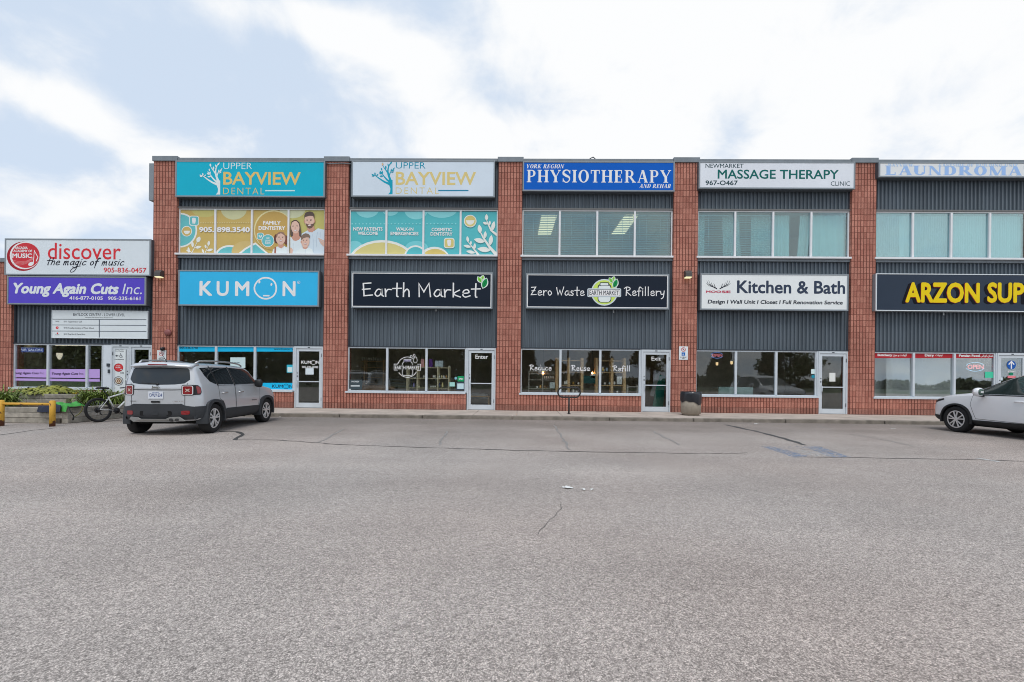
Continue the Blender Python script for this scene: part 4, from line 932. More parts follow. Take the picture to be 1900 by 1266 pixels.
for q in ((1548, 790, 1535, 705, 40), (1590, 840, 1596, 768, 30), (1590, 870, 1486, 845, 46), (1640, 905, 1654, 805, 40), (1645, 950, 1518, 935, 50), (1606, 668, 1606, 605, 32), (1615, 700, 1572, 685, 26), (1632, 716, 1640, 668, 22), (1660, 765, 1680, 672, 36), (1432, 875, 1422, 815, 26), (1452, 905, 1460, 860, 20), (1460, 920, 1388, 905, 28), (1490, 945, 1496, 882, 26), (1500, 975, 1412, 958, 30)): a.leaf(*q, DW, clip=cl)
a.build('film', WIN_UP[1])
# learning-centre windows
CY_ = (32, 170, 218); NV = (30, 44, 62)
a = Art('A5', .131); a.rect(126, 700, 1006, 746, CY_); a.text('905-836-8788', 138, 726, 276, 727, 17, NV, .01); a.text('www.kumon.ca', 852, 734, 996, 736, 16, NV, .01)
a.rect(126, 983, 1006, 1040, CY_); a.text('KUM', 836, 1020, 920, 1021, 24, NV, .012); a.ring(943, 1010, 19, 18, 3, NV); a.ell(936, 1001, 2, 3, NV).ell(950, 1003, 2, 3, NV).line([(938, 1021), (949, 1022)], 2.5, NV); a.text('N', 968, 1022, 992, 1022, 24, NV, .012); a.build('film', WIN_LO[0])
a = Art('A5', .1305); a.rect(520, 790, 634, 870, (186, 206, 208)); a.rect(948, 846, 996, 906, (60, 168, 190)); a.rect(954, 864, 990, 902, (196, 214, 220)); a.text('program', 524, 832, 590, 833, 10, NV, .01); a.build('notice', WIN_LO[0])
a = Art('A5', .096); a.text('KUM', 1058, 838, 1132, 838, 23, WHT, .02); a.ring(1150, 829, 17, 16, 3.2, WHT); a.text('N', 1170, 838, 1194, 838, 23, WHT, .02); a.text('905-836-8788', 1062, 871, 1186, 871, 16, WHT, .02); a.build('lettering', DOORS[0])
a = Art('A5', .095); a.rect(1090, 872, 1152, 920, (198, 208, 218)); a.build('notice', DOORS[0])
# earth market window emblem
a = Art('C4', .131)
a.line([(640+122*math.cos(R(d))+120, 272+124*math.sin(R(d))) for d in range(28, 153, 8)], 7, WHT); a.line([(760+122*math.cos(R(d)), 272+124*math.sin(R(d))) for d in range(200, 302, 8)], 7, WHT)
a.line([(597, 236), (640, 236), (640, 230)], 6, WHT); a.line([(597, 236), (597, 306), (640, 306), (640, 318), (880, 318), (880, 318)], 0.01, WHT)
a.line([(640, 234), (598, 234), (598, 308), (642, 308)], 6, WHT); a.line([(882, 236), (920, 236), (920, 310), (880, 312)], 6, WHT)
a.line([(697, 300), (697, 352), (708, 370), (724, 374), (800, 374), (818, 366), (825, 350), (825, 300)], 6, WHT); a.line([(700, 240), (702, 222), (718, 206), (718, 176), (802, 176), (802, 206), (816, 220), (820, 240)], 6, WHT)
a.rect(722, 181, 798, 204, (92, 84, 128)); a.text('MADE IN', 734, 191, 788, 191, 7, WHT, .02); a.text('CANADA', 734, 201, 788, 201, 7, WHT, .02)
a.text('EARTH', 610, 298, 736, 298, 44, WHT, .012); a.text('MARKET', 750, 299, 908, 299, 44, WHT, .012)
for p in ([(852, 220), (832, 200), (838, 170), (862, 148), (878, 180), (874, 208), (852, 220)], [(826, 168), (800, 152), (796, 132), (818, 136), (828, 150), (826, 168)], [(846, 150), (834, 132), (838, 114), (852, 122), (852, 140), (846, 150)]): a.line(p, 5, WHT, smooth=True)
a.build('lettering', WIN_LO[1])
a = Art('C4', .131); a.rect(40, 424, 208, 545, (64, 74, 78)); a.text('MONEY', 80, 456, 176, 456, 18, (200, 206, 210), .02); a.rect(70, 490, 180, 508, (176, 182, 184)); a.rect(38, 536, 72, 547, (210, 214, 216))
a.rect(1370, 380, 1446, 446, (34, 140, 92)); a.text('OPEN', 1384, 424, 1436, 424, 20, WHT, .03); a.rect(1272, 456, 1336, 506, (150, 196, 190)); a.rect(1352, 450, 1456, 552, (56, 64, 74)); a.rect(1366, 470, 1444, 536, (176, 200, 206)); a.ell(1348, 406, 15, 17, (120, 170, 186)); a.build('notice', WIN_LO[1])
a = Art('C4', .096); a.text('Enter', 1586, 168, 1740, 170, 48, WHT, .010); 
a.build('lettering', DOORS[1])
a = Art('C5', .131)
for s, x0, x1, y in (('Reduce', 140, 420, 308), ('Reuse', 644, 888, 312), ('Refill', 1152, 1364, 318)): a.hand(s, x0, y, x1, y+3, 66, WHT, wd=.12)
a.build('lettering', WIN_LO[2])
a = Art('C5', .096); a.text('Exit', 1630, 190, 1742, 192, 46, WHT, .010); a.build('lettering', DOORS[2])
# kitchen shop door and window notices
a = Art('B3', .131); a.rect(1082, 838, 1110, 874, (196, 214, 224)); a.ell(1098, 894, 14, 14, (40, 130, 150)); a.build('notice', WIN_LO[3])
a = Art('B3', .096); a.rect(1220, 866, 1266, 932, (206, 208, 204)); a.build('notice', DOORS[3])
# supermarket
RB = (160, 40, 48)
a = Art('B5', .131); a.rect(232, 646, 1066, 688, RB)
a.text('Butchery', 254, 673, 356, 674, 16, WHT, .045); a.text('Dairy', 580, 675, 644, 676, 17, WHT, .045); a.text('Persian Food', 816, 677, 960, 679, 17, WHT, .045)
a.text('\uFECD\uFEAE\uFEE3 \uFEED \uFE96\uFEB7\uFEEE\uFB94', 364, 673, 456, 674, 14, WHT, .03); a.text('\uFE95\uFE8E\uFBFF\uFEE8\uFE92\uFEDF', 652, 673, 702, 674, 14, WHT, .03); a.text('\uFBFD\uFEE7\uFE8D\uFEAE\uFBFE\uFE8D \uFBFC\uFE8D\uFEAC\uFECF', 966, 677, 1052, 678, 14, WHT, .03); a.build('film', WIN_LO[4])
a = Art('B5', .131); a.rect(996, 782, 1056, 824, (70, 186, 150)); a.build('notice', WIN_LO[4])
a = Art('B5', .096); a.ell(1179, 735, 31, 31, (30, 84, 160)); a.line([(1179, 758), (1179, 716)], 9, WHT); a.line([(1162, 730), (1179, 711), (1196, 730)], 8, WHT); a.text('ENTRANCE', 1152, 784, 1206, 784, 9, WHT, .05)
a.ell(1178, 797, 15, 10, (30, 120, 90)); a.rect(1152, 810, 1208, 826, (220, 120, 130), r=6); a.rect(1100, 822, 1118, 842, (190, 205, 215)); a.build('notice', DOORS[4])
# salon windows
PU = (178, 150, 208)
a = Art('A2', .131)
a.rect(132, 459, 1302, 562, PU); a.poly([(132, 462), (1302, 476), (1302, 578), (132, 562)], PU); a.poly([(132, 578), (1302, 590), (1302, 622), (132, 606)], PU); a.build('film', WIN_AN)
a = Art('A2', .1285)
for x0, x1, x2, x3, y in ((164, 506, 520, 580, 522), (676, 1018, 1032, 1094, 530)): a.text('Young Again Cuts', x0, y, x1, y+2, 30, (52, 40, 66), .03, .2); a.text('Inc.', x2, y+2, x3, y+3, 30, (52, 40, 66), -.005, .2)
a.build('lettering', WIN_AN)
q0, q1 = ZP('A2', 1468, 175, .085), ZP('A2', 1636, 720, .085)
MB().box(q0.x, q1.x, .083, .095, q1.z-.35, q0.z).build('poster_panel', ink((206, 212, 222)), DOOR_A)
a = Art('A2', .0815)
a.text('Baylock Centre', 1492, 206, 1620, 206, 14, DK, .02); a.text('Lift for Wheelchair', 1496, 228, 1618, 228, 12, DK, .02); a.text('Front Entrance', 1492, 336, 1616, 336, 12, DK, .02)
a.poly([(1504, 284), (1524, 272), (1524, 279), (1546, 279), (1546, 290), (1524, 290), (1524, 297)], DK)
def wheelchair(a, x, y, s, c):
    a.ell(x-.05*s, y-.42*s, .08*s, .08*s, c); a.line([(x-.05*s, y-.3*s), (x, y+.05*s), (x+.22*s, y+.05*s), (x+.32*s, y+.36*s), (x+.42*s, y+.32*s)], .09*s, c)
    a.line([(x+.0*s, y-.12*s), (x+.2*s, y-.12*s)], .07*s, c); a.line([(x-.02*s+.27*s*math.cos(R(d)), y+.18*s+.27*s*math.sin(R(d))) for d in range(20, 250, 20)], .08*s, c)
wheelchair(a, 1578, 280, 58, DK)
a.ell(1548, 438, 60, 54, (150, 40, 46)).ell(1552, 436, 52, 47, (196, 62, 64)); a.text('ARCADIA', 1516, 420, 1570, 420, 10, WHT, .03); a.text('MUSIC', 1512, 444, 1576, 444, 16, WHT, .03); a.ell(1582, 462, 10, 7, WHT); a.text('B102', 1574, 514, 1618, 514, 14, DK, .03)
a.ring(1548, 612, 58, 56, 6, (70, 66, 70)); a.ell(1548, 612, 42, 40, (110, 84, 62)).ell(1548, 612, 32, 30, (206, 196, 176)).ell(1548, 612, 22, 21, (128, 88, 62)).ell(1548, 614, 10, 10, (196, 180, 156)); a.build('notice', DOOR_A)

# ------------------------------------------------------------------ small things on the wall and pavement
def wall_lamp(z, x, y, label):
    q = ZP(z, x, y, 0); t = thing('wall_lamp', label, 'lamp', (q.x, -.1, q.z-.14), 'wall lamps on the brick piers')
    c = q
    MB().prism([(-.003, c.z-.10), (-.003, c.z+.15), (-.12, c.z+.15), (-.20, c.z+.05), (-.21, c.z-.10)], c.x-.125, c.x+.125).build('housing', M('bronze_metal', A(72, 68, 66), rough=.4, var=.05), t, bevel=.008)
    MB().prism([(-.02, c.z-.145), (-.01, c.z-.102), (-.19, c.z-.102), (-.17, c.z-.14)], c.x-.115, c.x+.115).build('lens', M('lamp_lens', (.95, .9, .55), rough=.2, emit=.75, var=.03), t, bevel=.01)
wall_lamp('A1', 1645, 440, 'bronze wall lamp on the pier between the purple and the sky blue signs')
wall_lamp('B3', 142, 125, 'bronze wall lamp on the pier above the no parking sign')
q = ZP('A1', 1722, 1032, 0); t = thing('alarm_bell', 'round dull red alarm bell on the corner brick pier', 'alarm bell', (q.x, -.05, q.z-.13))
MB().lathe([(.135, -.02), (.135, -.05), (.11, -.085), (.05, -.105), (.0, -.108)], 28, (q.x, 0, q.z), 'y').build('gong', M('bell_paint', A(128, 78, 76), rough=.5), t)
MB().lathe([(.07, -.0015), (.07, -.02), (.0, -.02)], 16, (q.x, 0, q.z), 'y').build('backplate', S_DARK, t)
def plate_sign(name, label, z, rect, Y=-.02):
    a, b = ZP(z, rect[0], rect[1], Y), ZP(z, rect[2], rect[3], Y)
    t = thing(name, label, 'sign', ((a.x+b.x)/2, Y, b.z))
    MB().box(a.x, b.x, Y, Y+.016, b.z, a.z).build('plate', M('sign_plate', A(206, 211, 214), rough=.35, var=.03), t, bevel=.006); return t, Art(z, Y-.0008)
t, a = plate_sign('no_parking_sign', 'white no parking sign with blue wheelchair symbol on the brick pier', 'C3', (158, 182, 288, 380))
a.ell(222, 228, 33, 32, (176, 46, 54)).ell(222, 228, 25, 24, (214, 216, 218)); a.text('P', 212, 242, 234, 242, 28, (38, 40, 48), .05); a.line([(202, 208), (243, 249)], 6, (176, 46, 54)); a.rect(196, 270, 247, 323, (32, 98, 170)); wheelchair(a, 219, 300, 40, WHT)
a.text('BY PERMIT', 178, 345, 268, 345, 11, DK, .04); a.text('ONLY', 200, 361, 244, 361, 9, DK, .03); a.build('lettering', t)
t, a = plate_sign('no_smoking_sign', 'white no smoking sign under a small camera on the corner pier', 'A3', (452, 190, 557, 312))
a.ell(502, 233, 27, 27, (186, 50, 60)).ell(502, 233, 21, 21, (214, 216, 220)); a.rect(488, 229, 517, 236, DK); a.line([(486, 217), (519, 250)], 5, (186, 50, 60)); a.text('NO SMOKING', 482, 276, 524, 276, 7, DK, .03); a.text('WITHIN 9 METRES', 470, 291, 536, 291, 7, DK, .02); a.text('OF ENTRANCE', 474, 302, 532, 302, 7, DK, .02); a.build('lettering', t)
q = ZP('A3', 521, 176, -.05); t = thing('security_camera', 'small black dome camera above the no smoking sign', 'camera', (q.x, -.05, q.z-.06))
MB().lathe([(.07, .05), (.075, .0), (.06, -.05), (.03, -.075), (.0, -.08)], 20, (q.x, -.085, q.z)).build('dome', M('black_dome', (.02, .02, .022), rough=.15, var=0), t)
MB().box(q.x-.05, q.x+.05, -.06, -.001, q.z+.02, q.z+.07).build('bracket', S_DARK, t)
# litter bin
q = G(1281.5, 770.5, GZ+.004); t = thing('litter_bin', 'round exposed aggregate litter bin beneath the no parking sign', 'litter bin', (q.x, q.y, GZ+.004))
AGG = M('exposed_aggregate', A(150, 142, 130), rough=.95, spec=.15, var=.45, vs=45, bump=.9, bs=55)
r_ = .335; MB().lathe([(r_-.05, 0), (r_-.05, .06), (r_, .065), (r_+.005, .40), (r_, .62), (r_-.03, .64), (.0, .64)], 40, q).build('drum', AGG, t)
tb = thing('bin_bag', 'black plastic bag folded over the rim of the litter bin', 'bag', (q.x, q.y, q.z+.4))
n = 72; vs, fs = [], []
prof = [(.0, .80), (.24, .81), (.30, .835), (.340, .85), (.356, .835), (.360, .74), (.360, .62), (.358, .53), (.352, .51)]
for k, (rr, h) in enumerate(prof):
    for j in range(n):
        a_ = 2*math.pi*j/n; w_ = 0 if k < 3 else (.004*math.sin(a_*9+k)+.004*math.sin(a_*17+k*1.7)+.003*math.sin(a_*4+.6))
        hh = h+(0 if k < 4 else (.035*math.sin(a_*3+1.0)+.02*math.sin(a_*7))*(k-3)/5.0)+(.006*math.sin(a_*5+2) if k == 3 else 0) - (.09*max(0, math.cos(a_+.9)) if k >= 7 else 0)
        vs.append((q.x+(rr+w_)*math.cos(a_), q.y+(rr+w_)*math.sin(a_), q.z+hh))
for k in range(len(prof)-1):
    for j in range(n): fs.append((k*n+j, k*n+(j+1) % n, (k+1)*n+(j+1) % n, (k+1)*n+j))
mb = MB(); mb.sm = True; mb.add(vs, fs); mb.build('bag', M('black_plastic_film', (.016, .018, .024), rough=.28, spec=.7, var=.1, bump=.35, bs=14), tb)
# bike rack
q = G(1055.5, 768.4, GZ+.003); t = thing('bike_rack', 'black metal post and ring bicycle rack on the pavement', 'bicycle rack', (q.x, q.y, q.z))
BLKM = M('black_paint', (.022, .022, .024), rough=.4, spec=.5, var=.1)
MB().tube([(q.x, q.y, q.z), (q.x, q.y, q.z+.60)], .030, 12).lathe([(.075, 0), (.075, .012), (.03, .016)], 16, q).build('post', BLKM, t)
hw, hh, zc_ = .40, .175, q.z+.775; pts = []
for k in range(13): a_ = R(-90+180*k/12); pts.append((q.x+hw-hh+hh*math.cos(a_)*1.0, q.y, zc_+hh*math.sin(a_)))
for k in range(13): a_ = R(90+180*k/12); pts.append((q.x-hw+hh+hh*math.cos(a_)*1.0, q.y, zc_+hh*math.sin(a_)))
MB().tube(pts, .028, 12, closed=True).build('ring', BLKM, t)
# yellow barrier
pa, pb = G(97, 791.5), G(2, 790.5)
YEL = None
def yellow_mat():
    m, n, l, b = new_mat('rusting_yellow_paint')
    tcx = n.new('ShaderNodeTexCoord'); z = n.new('ShaderNodeTexNoise'); z.inputs['Scale'].default_value = 9; z.inputs['Detail'].default_value = 6; l.new(tcx.outputs['Object'], z.inputs['Vector'])
    s = n.new('ShaderNodeSeparateXYZ'); l.new(tcx.outputs['Object'], s.inputs[0])
    h = n.new('ShaderNodeMapRange'); l.new(s.outputs[2], h.inputs[0]); h.inputs[1].default_value = .0; h.inputs[2].default_value = .22; h.inputs[3].default_value = .30; h.inputs[4].default_value = 0
    ad = n.new('ShaderNodeMath'); l.new(z.outputs[0], ad.inputs[0]); l.new(h.outputs[0], ad.inputs[1])
    r = n.new('ShaderNodeMapRange'); l.new(ad.outputs[0], r.inputs[0]); r.inputs[1].default_value = .60; r.inputs[2].default_value = .66
    x = n.new('ShaderNodeMixRGB'); l.new(r.outputs[0], x.inputs[0]); x.inputs[1].default_value = (.72, .40, .045, 1); x.inputs[2].default_value = (.13, .045, .02, 1); l.new(x.outputs[0], b.inputs['Base Color'])
    b.inputs['Roughness'].default_value = .6; return m
YEL = yellow_mat()
t = thing('barrier_rail', 'rusting yellow steel barrier rail in front of the timber planter', 'barrier', (pa.x, pa.y, 0))
for p in (pa, pb): MB().lathe([(.060, 0), (.060, .655), (.042, .67), (.0, .672)], 20, p).build('post', YEL, t)
zr = .575; MB().tube([(pa.x-.05, pa.y, zr), (pb.x+.05, pb.y, zr)], .034, 14).build('rail', YEL, t)
# paper scraps
for k, (px, py, s, lb) in enumerate(((1053, 904.5, .058, 'flattened white paper cup lid lying on the open asphalt'), (1081, 908, .028, 'small white paper scrap right beside the larger one'), (1098, 908, .026, 'tiny white scrap farthest right of the three on the asphalt'),
                                  (1657, 795, .05, 'pale scrap of litter near the kerb before the supermarket'), (1655, 796, .03, 'curled scrap touching the pale litter by the supermarket kerb'), (1404, 786.5, .06, 'white scrap lying against the kerb below the kitchen shop'), (520, 773.5, .04, 'white scrap against the kerb beside the silver SUV'))):
    if k == 4: continue
    q = G(px, py, .01); mb = MB(); n = 11; vs = [(q.x, q.y, .012)]
    for j in range(n): a_ = 2*math.pi*j/n; rr = s*random.uniform(.7, 1.2); vs.append((q.x+rr*1.15*math.cos(a_), q.y+rr*math.sin(a_), .006+random.uniform(0, .012)))
    mb.add(vs, [(0, j+1, (j+1) % n+1) for j in range(n)])
    o = mb.build('paper_scrap', M('scrap_paper', (.75, .75, .73), rough=.7), fix=False); tag(o, lb, 'litter', 'scraps of litter on the asphalt'); recenter(o)

# ------------------------------------------------------------------ timber planters with their plants
WOODS = [M('grey_timber', (.33+.05*k, .305+.045*k, .26+.04*k), rough=.9, spec=.15, var=.4, vs=6, bump=.5, bs=22) for k in range(3)]
WEND = M('timber_end_grain', (.085, .07, .055), rough=.95, var=.4, vs=20)
SOIL = M('planter_soil', (.06, .045, .03), rough=1, var=.4, vs=10)
def planter(label, x0, x1, y0, y1, z0, rows, h=.145, th=.14, ends=True):
    t = thing('timber_planter', label, 'planter', ((x0+x1)/2, (y0+y1)/2, z0), 'stacked timber planters')
    for r in range(rows):
        za, zb = z0+r*h+.003, z0+(r+1)*h-.003; o = (r % 2)
        m = WOODS[(r+int(x0*7)) % 3]; mb = MB()
        jx = random.uniform(-.012, .012)
        cut = x0+(x1-x0)*(.45+.15*o)
        mb.box(x0, cut-.004, y0+jx, y0+th+jx, za, zb); mb.box(cut+.004, x1-(th if o else 0), y0+jx*.5, y0+th+jx*.5, za, zb)
        mb.box(x1-th+jx, x1+jx, y0+(th if not o else 0)+.004, y1, za, zb); mb.box(x0, x0+th, y0+th+.004, y1, za, zb); mb.box(x0+th, x1-th, y1-th, y1, za, zb)
        mb.build('timber', [m], t, bevel=.012)
    if ends:
        mb = MB()
        for r in range(0, rows, 2): mb.box(x1-th*2.1, x1-th*1.15, y0-.05, y0+.0, z0+r*h+.006, z0+(r+1)*h-.006)
        mb.build('tie_end', WEND, t, bevel=.008)
    mb = MB(); n = 10; g = []
    for i in range(n+1):
        for j in range(n+1): g.append((x0+th*.8+(x1-x0-th*1.6)*i/n, y0+th*.8+(y1-y0-th*1.6)*j/n, z0+rows*h-.05+random.uniform(0, .03)))
    mb.add(g, [(i*(n+1)+j, (i+1)*(n+1)+j, (i+1)*(n+1)+j+1, i*(n+1)+j+1) for i in range(n) for j in range(n)]); mb.build('soil', SOIL, t, fix=False)
    return t
PLX = -12.38
planter('long low grey timber planter behind the yellow barrier, three timbers high', -17.5, PLX, -5.25, -.9, 0, 3)
planter('upper grey timber planter under the salon window with yellow green hostas', -16.9, -13.95, -3.5, -1.0, .435, 2)
planter('upper timber planter beside the bicycle and the silver SUV', -12.95, PLX+.02, -3.2, -1.0, .435, 2, ends=False)
def leaf_mat(name, c, var=.35):
    m, n, l, b = new_mat(name); b.inputs['Roughness'].default_value = .5; b.inputs['Specular IOR Level'].default_value = .3
    g = n.new('ShaderNodeNewGeometry'); r = n.new('ShaderNodeMapRange'); l.new(g.outputs['Random Per Island'], r.inputs[0]); r.inputs[3].default_value = 1-var; r.inputs[4].default_value = 1+var
    x = n.new('ShaderNodeMixRGB'); x.blend_type = 'MULTIPLY'; x.inputs[0].default_value = 1; x.inputs[1].default_value = (*c, 1); l.new(r.outputs[0], x.inputs[2]); l.new(x.outputs[0], b.inputs['Base Color']); return m
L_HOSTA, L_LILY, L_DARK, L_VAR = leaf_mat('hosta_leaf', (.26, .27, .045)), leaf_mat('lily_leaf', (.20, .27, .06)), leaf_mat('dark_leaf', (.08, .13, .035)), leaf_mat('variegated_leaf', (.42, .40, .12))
def blades(mb, c, n, ln, wd, spread, lift=1.0):
    for _ in range(n):
        a = random.uniform(0, 2*math.pi); l_ = ln*random.uniform(.6, 1.1); d = Vector((math.cos(a), math.sin(a), 0)); s = Vector((-d.y, d.x, 0))
        b = Vector(c)+Vector((random.uniform(-spread, spread), random.uniform(-spread, spread), 0)); up = lift*random.uniform(.7, 1.2); vs = []
        for k in range(6):
            t = k/5; p = b+d*l_*t*.75+Vector((0, 0, l_*(up*1.25*t-1.05*t*t))); w_ = wd*(1-t)**.6*.5+.0015
            vs += [p-s*w_, p+s*w_]
        mb.add(vs, [(2*k, 2*k+1, 2*k+3, 2*k+2) for k in range(5)])
def ovals(mb, c, n, rad, sz, hgt):
    for _ in range(n):
        a = random.uniform(0, 2*math.pi); rr = rad*math.sqrt(random.random()); d = Vector((math.cos(a), math.sin(a), 0)); s = Vector((-d.y, d.x, 0))
        h = hgt*(1-(rr/rad)**2*.75)*random.uniform(.8, 1.1); p = Vector(c)+d*rr+Vector((0, 0, h)); z_ = sz*random.uniform(.7, 1.2); tl = Vector((0, 0, -random.uniform(.2, .8)*z_)); sd = s*z_*.32
        mb.add([p, p+d*z_*.3+sd+tl*.1, p+d*z_*.7+sd*.8+tl*.45, p+d*z_+tl, p+d*z_*.7-sd*.8+tl*.45, p+d*z_*.3-sd+tl*.1, p+d*z_*.5+tl*.22+Vector((0, 0, .012))], [(0, 1, 6), (1, 2, 6), (2, 3, 6), (3, 4, 6), (4, 5, 6), (5, 0, 6)])
def plant(name, label, cat, c, fn, mats, group='plants in the timber planters'):
    mb = MB(); fn(mb); o = mb.build(name, mats, fix=False); tag(o, label, cat, group)
    for v in o.data.vertices: v.co -= Vector(c)
    o.location = c; return o
def hosta(c, rad, n, h): 
    def f(mb):
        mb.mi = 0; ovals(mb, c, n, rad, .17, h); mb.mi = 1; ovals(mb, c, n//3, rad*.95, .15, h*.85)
    return f
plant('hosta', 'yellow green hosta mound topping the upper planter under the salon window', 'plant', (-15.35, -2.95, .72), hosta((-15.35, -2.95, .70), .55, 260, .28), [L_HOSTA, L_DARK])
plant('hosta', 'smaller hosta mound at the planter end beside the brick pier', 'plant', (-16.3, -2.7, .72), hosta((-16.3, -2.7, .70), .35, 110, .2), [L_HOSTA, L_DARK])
def lily(c, n, ln, lift=1.15):
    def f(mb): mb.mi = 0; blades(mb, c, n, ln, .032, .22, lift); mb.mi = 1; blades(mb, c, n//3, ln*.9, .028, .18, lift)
    return f
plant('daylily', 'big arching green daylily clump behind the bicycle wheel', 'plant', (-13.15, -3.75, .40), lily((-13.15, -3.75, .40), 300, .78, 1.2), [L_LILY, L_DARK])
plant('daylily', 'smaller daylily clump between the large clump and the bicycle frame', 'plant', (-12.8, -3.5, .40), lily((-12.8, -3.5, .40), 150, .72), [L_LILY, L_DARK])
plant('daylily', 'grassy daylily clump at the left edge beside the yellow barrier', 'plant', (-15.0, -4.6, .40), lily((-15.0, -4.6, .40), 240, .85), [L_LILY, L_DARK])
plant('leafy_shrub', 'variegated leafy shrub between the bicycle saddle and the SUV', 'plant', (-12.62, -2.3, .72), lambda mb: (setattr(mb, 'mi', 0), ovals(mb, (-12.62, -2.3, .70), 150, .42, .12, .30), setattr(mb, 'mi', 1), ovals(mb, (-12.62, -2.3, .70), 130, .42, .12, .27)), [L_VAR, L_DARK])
plant('weed', 'upright bright green weed by the white side panel', 'plant', (-13.3, -1.9, .43), lambda mb: blades(mb, (-13.3, -1.9, .43), 40, .72, .05, .06, 1.6), [L_LILY])
t = thing('lily_flower', 'yellow daylily bloom above the green jacket', 'flower', (-12.93, -4.62, .45))
c = G(142, 745, .6); c = Vector((-12.86, -4.55, .0)); d_ = ray(139.5, 731.5); s_ = (c.y+DCAM)/d_.y; c = Vector((s_*d_.x, c.y, HCAM+s_*d_.z))
mb = MB()
for k in range(6):
    a_ = k*math.pi/3; d = Vector((math.cos(a_), math.sin(a_), .55)); s = Vector((-math.sin(a_), math.cos(a_), 0)); mb.add([c, c+d*.04+s*.025, c+d*.08, c+d*.04-s*.025], [(0, 1, 2, 3)])
mb.build('petals', M('yellow_petal', (.75, .50, .03), rough=.5), t, fix=False)
MB().tube([(c.x-.1, c.y+.12, .42), (c.x-.03, c.y+.05, c.z-.15), c], .006, 6).build('stem', L_LILY, t)
# jacket on the wall of the planter
def drape(name, label, cat, pts, mat, seed):
    random.seed(seed); n = 26; m = 12; vs = []
    (x0, x1, y0, y1, z) = pts
    for i in range(n+1):
        for j in range(m+1):
            u, v = i/n, j/m; e = min(u, 1-u, v, 1-v); h = .12*min(1, e*6)**.5*(.6+.4*math.sin(u*9+v*3+seed)*math.cos(v*7-u*4))+.012*math.sin(u*31+v*17)
            ex = .05*math.sin(v*9+seed); vs.append((x0+(x1-x0)*u+ex, y0+(y1-y0)*v+.05*math.sin(u*8+seed), z+max(.004, h) - (.13*max(0, .12-v)/.12)))
    mb = MB(); mb.sm = True; mb.add(vs, [(i*(m+1)+j, (i+1)*(m+1)+j, (i+1)*(m+1)+j+1, i*(m+1)+j+1) for i in range(n) for j in range(m)])
    o = mb.build(name, mat, fix=False); tag(o, label, cat); recenter(o); return o
drape('jacket', 'bright green jacket lying crumpled on the planter edge beside the yellow post', 'clothing', (-13.1, -12.30, -5.32, -4.7, .46), M('green_fabric', (.06, .33, .06), rough=.75, var=.25, vs=8), 3)
drape('cloth', 'dark navy cloth spread under the green jacket on the planter', 'clothing', (-13.2, -12.5, -5.38, -4.9, .44), M('navy_fabric', (.018, .024, .05), rough=.8, var=.2), 8)
t = thing('strap_loop', 'dark strap and olive cord hanging down the planter below the green jacket', 'strap', (-12.3, -5.2, .05))
def onray(px, py, y): 
    d = ray(px, py); s = (y+DCAM)/d.y; return Vector((s*d.x, y, HCAM+s*d.z))
Yq = -5.32
MB().tube([onray(126, 754, Yq), onray(131, 764, Yq), onray(137, 773, Yq)], .012, 8).tube([onray(136.5, 772, Yq), onray(135.5, 780, Yq)], .016, 8).build('strap', M('black_webbing', (.025, .025, .025), rough=.8), t)
MB().tube(smooth_pts([onray(151, 752, Yq), onray(153, 758, Yq), onray(148, 767, Yq), onray(139, 773, Yq)]), .011, 8).build('cord', M('olive_cord', (.16, .16, .04), rough=.7), t)

